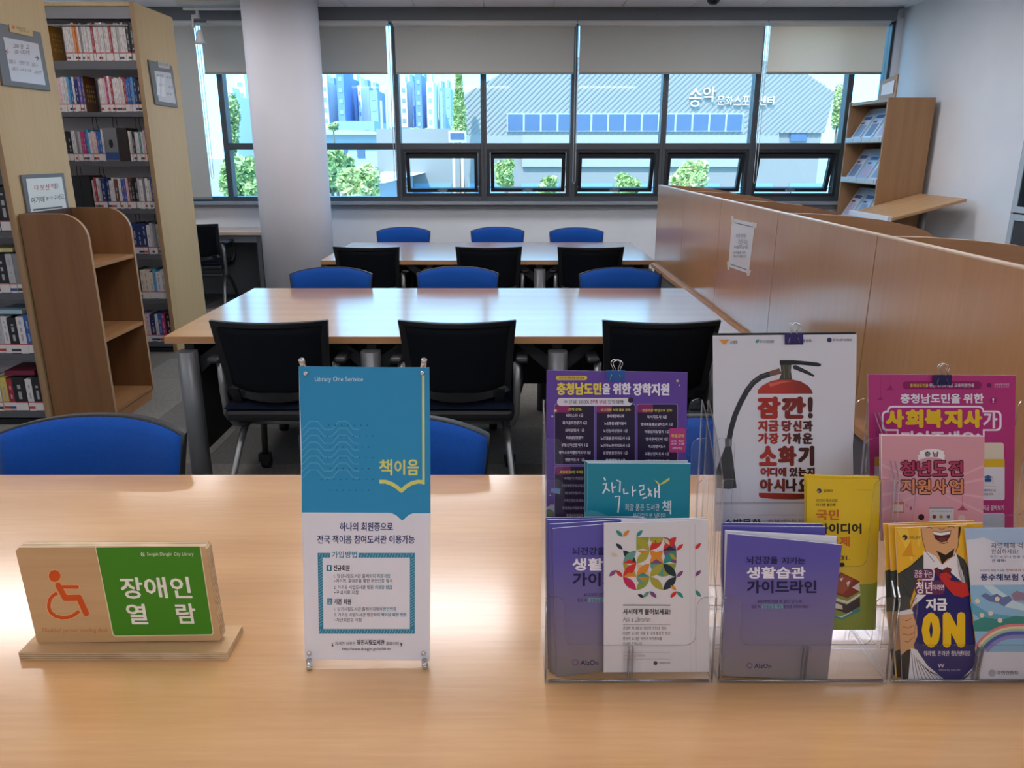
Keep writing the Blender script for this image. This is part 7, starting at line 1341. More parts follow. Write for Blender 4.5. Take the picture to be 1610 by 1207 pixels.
TL = [(355, 366, 150, '#c9d4dc'), (368, 384, 121, '#dde1e0'), (386, 402, 128, '#93abcf'),
 (505, 514, 128, '#e4e2dc'), (515, 527, 133, '#7f9ecf'), (528, 539, 112, '#6f90c6'), (540, 551, 122, '#7697cb'), (552, 561, 118, '#d5dde4'), (562, 567, 134, '#eeeae4'), (568, 580, 136, '#84a3d0'), (581, 593, 142, '#8fabd2'),
 (628, 639, 130, '#e6ddd0'), (640, 651, 128, '#7f9ecf'), (652, 662, 117, '#6f90c6'), (663, 669, 126, '#7f9ecf'), (670, 681, 128, '#dfe0dd'), (683, 689, 140, '#ede6dc'), (690, 699, 138, '#84a3d0'), (700, 708, 138, '#93aed4')]
wh = ['slim', 'broad', 'stepped', 'plain']
for i, (a, b, y, c) in enumerate(TL):
    place = 'seen left of the column' if a < 410 else ('between the column and the first mullion' if a < 610 else 'just left of the poplar')
    shade = 'pale' if c in ('#c9d4dc', '#dde1e0', '#e4e2dc', '#d5dde4', '#eeeae4', '#e6ddd0', '#dfe0dd', '#ede6dc') else 'blue-grey'
    gi = [k for k in TL if (k[0] < 410) == (a < 410) and (k[0] < 610) == (a < 610)].index(TL[i])
    tower(a, b, y, TW+(i*7) % 5*9, c, '%s apartment tower %s, %s of its cluster' % (shade, place, ordn[gi]))
def low(x0, x1, yt, Y, c, label, roof=None):
    a, b = at(x0, yt, Y), at(x1, yt, Y)
    t = thing('low_building', label, 'building', ((a.x+b.x)/2, Y, GZ))
    G().box(a.x, b.x, Y, Y+12, GZ, a.z).build('wall', mat('lowb_'+c[1:], c, .7), t)
    if roof:
        g = G(); w = b.x-a.x; g.prism([(a.x-.6, Y-1, a.z), (b.x+.6, Y-1, a.z), (b.x-w*.12, Y-1, a.z+w*.05), (a.x-.6, Y-1, a.z+w*.075)], (0, 14, 0)); g.build('roof', mat('roof_'+roof[1:], roof, .5), t)
    g = G(); z = a.z-1.2
    for i in range(int((b.x-a.x)/1.6)):
        x = a.x+.5+i*1.6; g.box(x, x+.7, Y-.1, Y-.01, z-.8, z)
    if g.v: g.build('window_row', mat('far_blue_glass'), t)
low(470, 592, 212, 75, '#a9bec6', 'low hall with a pale curved roof beyond the trees', '#b5cdd6')
low(528, 588, 190, 110, '#8ba6bd', 'bluish flat-roofed building behind the pale curved roof')
low(585, 645, 200, 130, '#6f8cb2', 'dark blue low building beside the poles')
low(548, 584, 286, 28, '#9fb4c4', 'small white-canopied building low behind the trees', '#dfe4e2')
a, b = at(705, 206, 36), at(733, 222, 36)
t = thing('outdoor_screen', 'dark outdoor display board in a white frame beside the sports hall', 'display board', ((a.x+b.x)/2, 36, GZ))
G().box(a.x, b.x, 36, 36.3, b.z-.05, a.z+.02).build('frame', mat('scr_white', '#d5dadc'), t); G().box(a.x+.08, b.x-.08, 35.95, 36, b.z+.08, a.z-.08).build('screen', mat('scr_dark', '#4a5d7c', .3), t)
for q in (a.x+.15, b.x-.25): G().box(q, q+.1, 36.1, 36.2, GZ, b.z).build('post', mat('scr_white'), t)
for px, yt in ((607, 140), (613, 150), (599, 158)):
    p = at(px, yt, 60); o = G().tube([(p.x, 60, GZ), (p.x, 60, p.z)], .09, 8).build('utility_pole', mat('pole_grey', '#a7afb4', .7), loc=(p.x, 60, GZ)); tag(o, 'thin pale utility pole, %s' % {607: 'tallest of three beside the mullion', 613: 'middle height, beside the mullion', 599: 'shortest of three beside the mullion'}[px], 'pole')
# trees
LEAF = [mat('leaf_%d' % i, c, .7, var=.15, vscale=3) for i, c in enumerate(['#a8bd78', '#b9c884', '#8eab6c', '#cdd094'])]
def tree(label, px, py, Y, rpx, rpy, n, mi=0, cone=False, group='trees outside the windows', ls=.16):
    c = at(px, py, Y); rx = rpx/F*Y; rz = rpy/F*Y
    t = thing('poplar_tree' if cone else 'tree', label, 'tree', (c.x, Y, GZ), group)
    G().tube([(c.x, Y, GZ), (c.x+.1, Y, (GZ+c.z)/2), (c.x, Y, c.z)], [.16, .12, .05], 7).build('trunk', mat('bark', '#6b6152', .9), t)
    rr = random.Random(int(px*13+py)); g = G()
    blobs = [(rr.uniform(-.6, .6), rr.uniform(-.6, .6), rr.uniform(-.6, .6), rr.uniform(.35, .6)) for _ in range(9)]
    for i in range(n*2):
        bx_, by_, bz_, br = blobs[i % 9]
        while True:
            q = Vector((rr.uniform(-1, 1), rr.uniform(-1, 1), rr.uniform(-1, 1)))
            if .55 < q.length <= 1: break
        if cone:
            u = rr.random(); a = rr.uniform(0, 6.28); w_ = (1-u)**.7*(.5+.5*rr.random()); P = Vector((c.x+rx*w_*math.cos(a), Y+rx*w_*math.sin(a), c.z-rz+2*rz*u))
        else: P = Vector((c.x+rx*(bx_+q.x*br), Y+rx*(by_+q.y*br), c.z+rz*(bz_+q.z*br)))
        s = ls*.62*rr.uniform(.6, 1.5); A = Vector((rr.uniform(-1, 1), rr.uniform(-1, 1), rr.uniform(-.6, .6))).normalized()*s; B = A.cross(Vector((rr.uniform(-1, 1), rr.uniform(-1, 1), rr.uniform(-1, 1)))).normalized()*s*.7
        g.add([P-A, P+B, P+A, P-B], [(0, 1, 2, 3)], rr.choice((0, 0, 1)))
    o = g.build('crown', [LEAF[mi], LEAF[(mi+1) % 4]], t)
tree('tall slim poplar beside the corner of the sports hall', 722, 165, 38.5, 10, 45, 1500, 0, True, ls=.2)
tree('round green tree filling the low pane just right of the column', 520, 275, 26, 34, 40, 2600, 1)
tree('yellow-green tree at the foot of the low panes near the column', 560, 290, 22, 32, 32, 2200, 3)
tree('green tree seen low to the left of the column', 385, 285, 24, 36, 38, 2200, 1)
tree('tall green tree seen left of the column, upper pane', 362, 190, 45, 14, 45, 1500, 2)
tree('small tree before the hall in the second awning sash', 795, 272, 30, 14, 22, 900, 1)
tree('low bush in the second awning sash, by its handle', 862, 292, 28, 14, 12, 700, 1)
tree('leafy bush in the third awning sash', 985, 288, 26, 22, 14, 1200, 1)
tree('yellow-green tree in the fourth awning sash', 1085, 280, 24, 26, 26, 1800, 3)
tree('distant green tree at the end of the sports hall wall', 1318, 172, 55, 12, 34, 1500, 3)
tree('small round tree left of the poplar above the transom', 693, 218, 70, 12, 8, 500, 1)
tree('small round tree before the pale curved roof', 524, 200, 71, 11, 7, 500, 1)
tree('pale distant tree at the foot of the towers', 660, 212, 100, 22, 10, 700, 3, ls=.35)
# ------------------------------------------------------------------ wooden wheelchair sign
PE = plymat('plywood_edge_plate', 'Y'); PB = plymat('plywood_edge_base', 'Z')
BIR = wood('birch_ply_face', '#d6b48a', '#c09b6e', 'X', .5, 50, 3)
t = thing('desk_sign', 'wooden desk sign with an orange wheelchair symbol and a green Korean panel', 'sign', (-.59, 1.035, .72))
z0, z1 = .7203, .733; A = at(31, 1036, 1.003); B = at(358, 1034, 1.003)
g = G(); bx0, bx1 = A.x, B.x; g.box(bx0, bx1, 1.003, 1.073, z0, z1-.0006, 1); g.box(bx0, bx1, 1.003, 1.073, z1-.0006, z1, 0)
g.build('base', [BIR, PB], t)
pl = Plane((0, 1.027, 0), (0, -1, 0))
px = [(24.3+5, 861), (24.3, 866), (58, 1007), (60, 1009.5), (345, 1006.5), (348, 1003), (325, 864), (321, 860)]
P = [pl.P(*p) for p in px]
for p in P:
    if p.z < .736: p.z = .7332
g = G(); g.prism([p+Vector((0, .0004, 0)) for p in P], (0, .0175, 0), 1, 1); g.prism(P, (0, .0004, 0), 0, 1); g.build('plate', [BIR, PE], t)
plate_ = t.children[-1]
def zc(pts, ox, oy, s): return [(ox+x/s, oy+y/s) for x, y in pts]
def Z1(p): return zc(p, 0, 820, 4.025)
OR = '#d2551c'; OL = '#e9b184'
body = Z1([(368, 402), (412, 482), (500, 480), (545, 580)]); arm = Z1([(392, 412), (488, 413)])
wheel = Z1([(362, 452), (336, 466), (318, 488), (310, 515), (309, 545), (322, 575), (350, 596), (390, 607), (430, 605), (465, 592), (500, 566)])
head = Z1([(346, 343)])[0]
pic = [('c', head[0], head[1], 10.4, OL), ('l', body, 11.6, OL), ('l', arm, 8, OL), ('l', wheel, 8, OL), ('c', body[0][0], body[0][1], 5.8, OL), ('c', body[-1][0], body[-1][1], 5.8, OL), ('c', body[1][0], body[1][1], 5.8, OL), ('c', body[2][0], body[2][1], 5.8, OL), ('c', arm[-1][0], arm[-1][1], 4, OL), ('z',),
       ('c', head[0], head[1], 9.3, OR), ('l', body, 9.4, OR), ('l', arm, 5.6, OR), ('l', wheel, 5.4, OR), ('c', body[0][0], body[0][1], 4.7, OR), ('c', body[-1][0], body[-1][1], 4.7, OR), ('c', body[1][0], body[1][1], 4.7, OR), ('c', body[2][0], body[2][1], 4.7, OR), ('c', arm[-1][0], arm[-1][1], 2.8, OR)]
make_print(pic, pl, plate_, 'wheelchair_symbol')
GR = '#3f8a1e'
q = Z1([(607, 163), (1263, 158), (1346, 700), (1338, 712), (730, 720), (718, 710)])
make_print([('p', zc([(602, 160), (1268, 155), (1352, 702), (1342, 718), (728, 726), (712, 714)], 0, 820, 4.025), '#e6e3c0'), ('z',), ('p', q, GR)], pl, plate_, 'green_panel')
TXW = '#f0f3ec'
its = [('z',), ('z',), ('z',)]
def sx(x, y): return x  # shear handled per glyph
def shtext(s, X0, Y0, X1, Y1, c, b, k):
    return s, X0, Y0, X1, Y1, c, b, k
def sheared(items, k):
    for (s, a, b, c, d, col_, bold) in items:
        make_print([('z',), ('z',), ('z',), ('t', s, a, b, c, d, col_, bold)], pl, plate_, 'sign_letter', sh=k, sy0=(b+d)/2)
sheared([('장', 189.5, 907.5, 225, 941, TXW, .035), ('애', 227, 907, 262, 940, TXW, .035), ('인', 268, 906.5, 300, 940, TXW, .035), ('열', 199, 949, 231, 981, TXW, .035), ('람', 277, 948.5, 308, 980, TXW, .035)], .17)
make_print([('z',), ('z',), ('z',), ('t', 'Songak Dangjin City Library', 231, 868, 304.5, 874.8, TXW, .012), ('l', [(222, 868), (227, 873), (226, 868.5)], 1.3, TXW), ('l', [(221.5, 870), (223, 873.5), (227.5, 873.5)], 1.3, TXW)], pl, plate_, 'small_lettering')
make_print([('t', 'Disabled person reading desk', 67, 987, 170, 995.5, '#b87a44', .016)], pl, plate_, 'engraved_lettering')

# ------------------------------------------------------------------ small standing banner
LB = .2; bp = upright(.992, .72, LB)
t = thing('mini_banner', 'small blue and white standing banner on chrome pegs', 'banner stand', (-.215, 1.0, .72))
cn = [(469.6, 575.6), (572, 577), (675, 577.4), (677, 800), (675.8, 1038), (577, 1037.5), (479, 1035.5), (474.5, 800)]
sh_ = G(); sh_.prism([bp.P(*p) for p in cn], -bp.n*.0006, 0, 0)
bs = sh_.build('banner_sheet', mat('banner_vinyl', '#e8e8f2', .42, spec=.5, bump=.25, bscale=14), t)
BB = '#2c93c4'; YL = '#dfe07a'; NV = '#23316e'; TL_ = '#2f86a6'; DK = '#3b3d4a'
blue = [(469.6, 575.8), (675, 577.6), (676.6, 700), (677, 806.5), (650, 806.5), (643, 809), (632.5, 818.5), (623, 810), (615, 806), (474.6, 805.5), (474, 700)]
make_print([('p', blue, BB)], bp, bs, 'blue_field')
pr = [('z',)]
for k in range(8):
    y = 668.5+k*10.9; P = []
    for i in range(41):
        u = i/40; x = 474.5+90*u; w = math.cos((x-493)/46*2*math.pi); w = max(-1, min(1, w*1.45)); P.append((x, y-w*6.3))
    pr.append(('l', P, 1.5, '#5aa5cf'))
for r_ in range(7):
    for c_ in range(7 if r_ % 2 == 0 else 9):
        x = (517 if r_ % 2 == 0 else 503)+c_*10.1+(2 if r_ else 0); pr.append(('c', x, 668.5+r_*17, 1.15, '#14658f'))
make_print(pr, bp, bs, 'wave_pattern')
pr = [('z',), ('z',)]
pr += [('p', [(663.5, 583), (667.3, 583), (667.8, 761.5), (664, 761.5)], YL), ('l', [(596.5, 757), (606, 757), (616, 760.5), (624, 765.5), (631, 771.5), (638, 765), (647, 759.5), (657, 757), (666, 757.5)], 6, YL),
       ('t', '책', 596, 722, 617, 747, YL, .035), ('t', '이', 620, 722.5, 637, 746, YL, .035), ('t', '음', 640, 722, 658.5, 747, YL, .035), ('t', 'Library One Serivice', 495, 592, 571, 601.5, '#e4eff5', .01)]
make_print(pr, bp, bs, 'heading')
pr = [('z',), ('t', '하나의 회원증으로', 534, 821, 618, 834.5, NV, .03), ('t', '전국 책이음 참여도서관 이용가능', 499, 841, 652, 854.5, NV, .03)]
pr += [('r', 499.5, 869, 652, 876.5, TL_), ('r', 501.5, 988.5, 652, 996, TL_), ('p', [(499.5, 869), (507, 869), (508.5, 996), (501.3, 996)], TL_), ('r', 644.5, 869, 652, 996, TL_), ('z',)]
for i in range(34): pr.append(('l', [(501.5+i*4.4, 995.3), (504+i*4.4, 989.3)], 1.0, '#8cc0d2')); pr.append(('l', [(501+i*4.4, 876), (503.5+i*4.4, 869.6)], 1.0, '#8cc0d2'))
for i in range(25):
    pr.append(('l', [(501, 881+i*4.3), (506.8, 877+i*4.3)], 1.0, '#8cc0d2')); pr.append(('l', [(645.2, 881+i*4.3), (651.3, 877+i*4.3)], 1.0, '#8cc0d2'))
pr += [('r', 519, 866.5, 563.5, 878, '#e8e8f2'), ('z',), ('t', '가입방법', 521.5, 866.5, 561.5, 877, TL_, .03), ('r', 513.5, 888, 521.5, 897.2, TL_), ('r', 514.5, 940.5, 522, 950, TL_), ('z',), ('t', '1', 516.3, 889.5, 518.8, 895.8, '#e8eef2', .02), ('t', '2', 516, 942, 520.5, 948.5, '#e8eef2', .02),
       ('t', '신규회원', 524.5, 888, 549.5, 897.5, '#2a2c36', .03), ('t', '1. 당진시립도서관 홈페이지', 525, 902, 590, 908.3, DK), ('t', '회원가입', 592.5, 902, 613, 908.3, TL_, .02), ('t', '▸아이핀, 휴대폰을 통한 본인인증 필수', 526, 909.8, 617, 916.3, DK),
       ('t', '2. 가까운 시립도서관 방문', 525, 919.8, 587, 926.2, DK), ('t', '회원증 발급', 589.5, 919.8, 616.5, 926.2, TL_, .02), ('t', '▸구비서류 지참', 526, 928, 564, 934.3, DK), ('t', '기존 회원', 525, 941, 552, 950, '#2a2c36', .03),
       ('t', '1. 당진시립도서관 홈페이지에서', 525.5, 954, 600.5, 960.3, DK), ('t', '본인인증', 602.5, 954, 623, 960.3, TL_, .02), ('t', '2. 가까운 시립도서관 방문하여', 525.5, 963, 597, 969.3, DK), ('t', '책이음 회원 전환', 599.5, 963, 639, 969.3, TL_, .02), ('t', '▸자관회원증 지참', 526.5, 971, 569, 977.3, DK),
       ('t', '자세한 내용은', 527, 1008.5, 559, 1014.2, DK), ('t', '당진시립도서관', 561.5, 1005.5, 604.5, 1014, '#25272f', .035), ('t', '홈페이지', 607, 1008.5, 626.5, 1014.2, DK), ('t', 'http://www.dangjin.go.kr/lib.do', 538, 1017.5, 615, 1023.5, '#33353f', .01), ('t', '‘', 521.5, 1010.5, 524, 1016.5, DK, .03), ('t', '’', 629.5, 1010.5, 632, 1016.5, DK, .03)]
make_print(pr, bp, bs, 'printed_text')
hub = bp.P(573, 800, -.055)
G().lathe([(.0, -.012), (.016, -.012), (.016, .012), (0, .012)], hub, 16, 0, 'Y').build('hub', BLACKP, t)
for (tx, ty, sx_, sy_) in ((473.5, 565, 481, 587), (667, 565, 664, 586.5), (486, 1050, 486.5, 1026.5), (668.5, 1050, 666, 1026.5)):
    tip = bp.P(tx, ty, .002); neck = bp.P(sx_, sy_, -.012)
    if ty > 900: tip = EYE+ray(tx, ty)*((.7245-1.46)/ray(tx, ty).z); neck = bp.P(sx_+(tx-sx_)*.2, 1030, -.008)
    g = G(); g.tube([hub+Vector((0, .0, 0)), neck, tip], .0035, 10); g.build('arm', CHROME, t)
    g = G(); d = (tip-neck).normalized(); g.tube([tip-d*.016, tip, tip+d*.001], [.0044, .0044, .003], 12); g.build('end_cap', CHROME, t)
    g = G(); s = bp.P(sx_, sy_, .0); g.tube([s-bp.n*.012, s+bp.n*.003, s+bp.n*.0045], [.0036, .0036, .002], 12); g.build('screw', CHROME, t)
G().tube([hub, Vector((hub.x, hub.y+.11, .7225))], .003, 8).build('rear_leg', CHROME, t)

# ------------------------------------------------------------------ clear leaflet holders
TZ = .72
def holder(label, xl, xr):
    t = thing('leaflet_holder', label, 'leaflet holder', ((xl+xr)/2, 1.03, TZ), 'clear three-tier leaflet holders')
    def wall(name, Yb, h0, h, cut, inset=.028, r=.014):
        def P(x, hh): return (x, Yb+.1*hh, TZ+hh)
        pts = [P(xl, h0), P(xr, h0), P(xr, h-.006), P(xr-.006, h)]
        def arc(cx, ch, r_, a0, a1, n=6): return [P(cx+r_*math.cos(math.radians(a0+(a1-a0)*i/n)), ch+r_*math.sin(math.radians(a0+(a1-a0)*i/n))) for i in range(n+1)]
        if cut:
            pts += arc(xr-inset+r, h-r, r, 90, 180)+arc(xr-inset-r, cut+r, r, 0, -90)+arc(xl+inset+r, cut+r, r, 270, 180)+arc(xl+inset-r, h-r, r, 0, 90)
        pts += [P(xl+.006, h), P(xl, h-.006)]
        g = G(); g.prism(pts, (0, .0022, 0), 0, 1); return g.build(name, [ACR, ACRE], t)
    wall('front_wall', .949, .001, .134, .060)
    wall('front_wall', .985, .03, .2925, .16)
    wall('front_wall', 1.025, .07, .338, .22)
    wall('back_panel', 1.085, .001, .378, .325, .02)
    for x in (xl, xr-.002):
        pr_ = [(.950, .001), (.963, .134), (.985, .16), (1.012, .2925), (1.035, .318), (1.059, .338), (1.10, .366), (1.1225, .377), (1.087, .001)]
        g = G(); g.prism([(x, y, TZ+h) for y, h in pr_], (.002, 0, 0), 0, 1); g.build('side_panel', [ACR, ACRE], t)
    for y0, y1, h in ((.952, 1.085, .0015), (.992, 1.085, .034), (1.034, 1.09, .074)):
        g = G(); P = [(xl+.002, y0, TZ+h), (xr-.002, y0, TZ+h), (xr-.002, y1, TZ+h), (xl+.002, y1, TZ+h)]; g.prism(P, (0, 0, .0022), 0, 1); g.build('tier_floor', [ACR, ACRE], t)
    g = G(); c = (xl+xr)/2
    for dx in (-.002, .004): g.box(c+dx, c+dx+.0012, .950, .957, TZ+.003, TZ+.058)
    g.build('centre_rib', ACRE, t)
    g = G(); g.tube([(c+.055+.011*math.cos(a), 1.086, TZ+.06+.011*math.sin(a)) for a in [2*math.pi*i/20 for i in range(20)]], .0007, 4, 0, True); g.build('screw_hole_rim', ACRE, t)
    g = G(); g.tube([(xl+.006, .951, TZ+.0035), (xr-.006, .951, TZ+.0035)], .0022, 6); g.tube([(xl+.0015, .951, TZ+.006), (xl+.0015, .963, TZ+.132)], .0013, 6); g.tube([(xr-.0015, .951, TZ+.006), (xr-.0015, .963, TZ+.132)], .0013, 6)
    g.build('moulded_edge', ACRE, t)
def xb(px): return at(px, 1075, .95).x
holder('clear leaflet holder behind the purple poster, nearest the standing banner', xb(856), xb(1120))
holder('clear leaflet holder with the extinguisher poster, middle one', xb(1128), xb(1394))
holder('clear leaflet holder with the magenta poster, farthest from the banner', xb(1399), xb(1664))

rearp = upright(1.062, TZ, .1); midp = upright(1.0, TZ, .1); fr = lambda k, yaw=0, x0=0: upright(.9545+.003*k, TZ, .1, yaw, x0)
# purple poster
PU = '#5e3c9c'; DKP = '#2a1d3c'
def tt(s, z, q, c, b=0):   # text box given in the coordinates of a blown-up view (origin, scale)
    ox, oy, k = z; return ('t', s, ox+q[0]/k, oy+q[1]/k, ox+q[2]/k, oy+q[3]/k, c, b)
Za = (840, 560, 4.47)
def Zr(z, q, c): ox, oy, k = z; return ('r', ox+q[0]/k, oy+q[1]/k, ox+q[2]/k, oy+q[3]/k, c)
def Zrr(z, q, r, c): ox, oy, k = z; return ('rr', ox+q[0]/k, oy+q[1]/k, ox+q[2]/k, oy+q[3]/k, r, c)
def Zp(z, pts, c): return ('p', zc(pts, z[0], z[1], z[2]), c)
def Zl(z, pts, w, c): return ('l', zc(pts, z[0], z[1], z[2]), w, c)
def Zc(z, x, y, r, c): return ('c', z[0]+x/z[2], z[1]+y/z[2], r/z[2], c)
Y_ = '#e6d35a'; Wt = '#e9e6f2'
pics = [('z',), Zrr(Za, (152, 137, 372, 167), 3, '#d9bf4e')]
for q in ((140, 333, 425, 764), (432, 333, 712, 764), (720, 333, 1010, 764), (140, 770, 425, 1180)): pics.append(Zrr(Za, q, 3.2, '#8f7fc0'))
pics.append(('z',))
for q in ((145, 338, 420, 759), (437, 338, 707, 759), (725, 338, 1005, 759), (145, 775, 420, 1180)): pics.append(Zrr(Za, q, 3, DKP))
pics.append(('z',))
for q in ((145, 338, 250, 395), (437, 338, 545, 395), (725, 338, 835, 395), (145, 775, 255, 830)): pics.append(Zrr(Za, q, 3, '#8a2c66'))
pics += [Zrr(Za, (948, 505, 1062, 674), 2.5, '#c03f86'), Zrr(Za, (160, 292, 690, 348), 5.8, '#dfdde8'), ('z',), Zc(Za, 678, 308, 20, '#2b2740'), Zp(Za, [(120, 925), (185, 930), (180, 968), (115, 955)], '#7aa0cf'), Zp(Za, [(76, 1060), (110, 1050), (110, 1040), (140, 1040), (140, 1120), (76, 1120)], '#aeb4c8'), Zp(Za, [(76, 1085), (100, 1072), (130, 1082), (150, 1120), (76, 1125)], '#63794a')]
for (x, y, r) in ((1007, 172, 13), (148, 383, 15)):
    pics.append(Zp(Za, [(x+r*(1 if i % 2 == 0 else .45)*math.sin(i*math.pi/5), y-r*(1 if i % 2 == 0 else .45)*math.cos(i*math.pi/5)) for i in range(10)], '#e3d491'))
for (x, y, r) in ((1021, 204, 5), (127, 422, 7), (112, 977, 5), (1029, 742, 7)): pics.append(Zc(Za, x, y, r, '#dcd6c8'))
pr = [tt('충청남도민', Za, (157, 184, 473, 272), Y_, .065), tt('을', Za, (478, 190, 535, 268), Wt, .05), tt('위한', Za, (550, 186, 680, 270), Wt, .065), tt('장학지원', Za, (692, 188, 950, 276), Wt, .065),
      tt('충남도민 장학 강좌 지원 안내', Za, (175, 144, 348, 160), '#4d3a78', .02), tt('수강료 100%', Za, (207, 304, 386, 336), '#2a2838', .01), tt('전액 무료', Za, (393, 304, 508, 336), '#a02c62', .02), tt('장학혜택', Za, (516, 306, 626, 336), '#2a2838', .01),
      tt('-번역 강좌-', Za, (235, 362, 335, 384), Y_, .03), tt('·초고령화 시대 필요 강좌·', Za, (465, 366, 680, 386), Y_, .03), tt('·전문직종 취업교육 강좌·', Za, (755, 370, 972, 390), Y_, .03), tt('·취업에 필요한 자격증', Za, (178, 803, 345, 824), Y_, .03),
      tt('무료강의', Za, (962, 546, 1054, 572), '#efd45c', .04), tt('교육  최근', Za, (962, 586, 1050, 604), Wt, .02), tt('과정  소개', Za, (962, 606, 1050, 624), Wt, .02), tt('(해당층)', Za, (972, 636, 1038, 656), Wt, .02)]
cols_ = [(['바리스타 1급', '파크골프전문가 1급', '심리상담사 1급', '타로상담전문가', '부동산자산분석사 1급', '영어스토리텔링지도사 1급', '한문지도사 1급'], 285), (['생애재정매니저', '노인통합생활지원사', '노인심리상담사 1급', '노인돌봄관리지도사 1급', '노인두뇌훈련지도사 1급', '요양병원관리사 1급', '치매예방사 1급'], 570), (['독서지도사 1급', '방과후돌봄교실지도사 1급', '아동심리상담사 1급', '방과후지도사 1급', '학교안전지도사', '교통안전지도사 1급', '수학교육지도사 1급'], 862)]
for L, cx in cols_:
    for i, s in enumerate(L):
        w = len(s)*8.6; y = 404+i*51.8+(10 if cx > 800 else (4 if cx > 500 else 0)); pr.append(tt(s, Za, (cx-w, y, cx+w, y+23), '#e2dcea', .03)); pr.append(Zr(Za, (cx-w*.55, y+30, cx+w*.55, y+33), '#5a4a70'))
for i, s in enumerate(['아래전기 취업강사', '다문화한부모교육강사', '미디어코칭지도사', '가족건강운동지도사', '맞춤형놀이돌봄지도사', '평생교육지도사']):
    y = 846+i*52; w = len(s)*8.6; pr.append(tt(s, Za, (285-w, y, 285+w, y+22), '#b9b2c8', .02))
sheet('poster', 'purple scholarship poster with yellow Korean title and dark course columns', 'poster', [(859.5, 582), (1081, 584.8), (1077, 835), (857, 835)], rearp, .0006, mat('ink_poster_purple', PU, .35, spec=.6), prints=pr, pics=pics)
# extinguisher poster
Zb = (1090, 490, 3.55)
fp = upright(1.06, TZ, .1)
fq = [(1120.6, 527.5), (1347, 525.3), (1346, 600), (1341, 700), (1343, 835), (1124, 835), (1122, 700)]
poster = sheet('poster', 'tall white poster showing a red fire extinguisher made of Korean letters', 'poster', fq, fp, .0006, mat('poster_cool_white', '#d7d8e2', .4, bump=.3, bscale=18))
g = G(); bk = upright(1.066, TZ, .1); g.prism([bk.P(*p) for p in [(1122, 524), (1345, 522), (1341, 830), (1124, 830)]], -bk.n*.0015); 
g.build('backing_board', BLACKP, poster)
REDG = gradmat('poster_red_gradient', '#b3362a', '#3a1c1c', 'X', -.035, .055)
pics = [('z',), Zp(Zb, [(120, 1062), (905, 1058), (905, 1070), (120, 1075)], '#b3b4c0'), ('z',),
 Zp(Zb, [(358, 460), (362, 435), (385, 412), (430, 388), (480, 376), (545, 376), (600, 388), (640, 412), (662, 438), (668, 460)], REDG),
 Zp(Zb, [(366, 1010), (680, 1016), (678, 1036), (640, 1044), (560, 1047), (450, 1045), (380, 1038), (366, 1030)], REDG),
 Zp(Zb, [(486, 285), (548, 283), (545, 330), (552, 378), (478, 378), (492, 345)], '#4a4a3e'), Zp(Zb, [(415, 335), (480, 315), (495, 345), (425, 362)], '#7b5a4c'),
 Zp(Zb, [(482, 270), (560, 270), (690, 283), (712, 290), (714, 300), (700, 306), (600, 296), (482, 296)], '#26282c'), Zp(Zb, [(555, 300), (575, 298), (640, 330), (678, 355), (672, 363), (625, 345), (558, 318)], '#33353a'),
 Zl(Zb, [(425, 348), (380, 362), (335, 395), (300, 440), (262, 510), (232, 580), (212, 650), (200, 712)], 8.5, '#35373d'), ('z',), Zl(Zb, [(418, 344), (376, 358), (330, 392), (296, 440)], 1.2, '#5b5e66'),
 Zp(Zb, [(176, 708), (216, 708), (215, 752), (178, 752)], '#5b5e66'), Zp(Zb, [(178, 752), (213, 752), (228, 870), (242, 982), (200, 990), (122, 982), (130, 880)], '#26282c'), ('z',), Zl(Zb, [(130, 870), (228, 872)], 1, '#45484e'), Zl(Zb, [(205, 712), (206, 750)], 1, '#9a9ca4'),
 Zp(Zb, [(420, 400), (500, 385), (560, 386), (500, 396), (430, 420)], '#d3685a'), Zl(Zb, [(505, 300), (508, 370)], 1, '#8d8c78'), Zl(Zb, [(535, 298), (534, 370)], .8, '#74735f'), Zl(Zb, [(360, 459), (668, 459)], 1, '#e8c9c4')]
LR, LM, LD = '#a53329', '#7e2c28', '#4a2323'
def word(z, chars, y0, y1, b=.085):
    return [tt(ch, z, (x0, y0, x1, y1), c, b) for ch, x0, x1, c in chars]
pr = word(Zb, [('잠', 356, 490, LR), ('깐', 492, 630, LM), ('!', 640, 668, LD)], 474, 596, .10)
pr += word(Zb, [('지', 360, 414, LR), ('금', 418, 478, LR), ('당', 492, 550, LM), ('신', 555, 606, LM), ('과', 610, 668, LD)], 606, 668)
pr += word(Zb, [('가', 360, 420, LR), ('장', 422, 478, LR), ('가', 494, 550, LM), ('까', 554, 604, LD), ('운', 608, 668, LD)], 676, 738)
pr += word(Zb, [('소', 366, 468, LR), ('화', 472, 578, LM), ('기', 584, 676, LD)], 748, 860, .10)
pr += word(Zb, [('어', 374, 424, LR), ('디', 426, 470, LM), ('에', 474, 520, LM), ('있', 536, 584, LD), ('는', 586, 632, LD), ('지', 634, 678, LD)], 868, 920)
pr += word(Zb, [('아', 370, 444, LM), ('시', 448, 512, LM), ('나', 516, 580, LD), ('요', 584, 662, LD)], 930, 1004, .09)
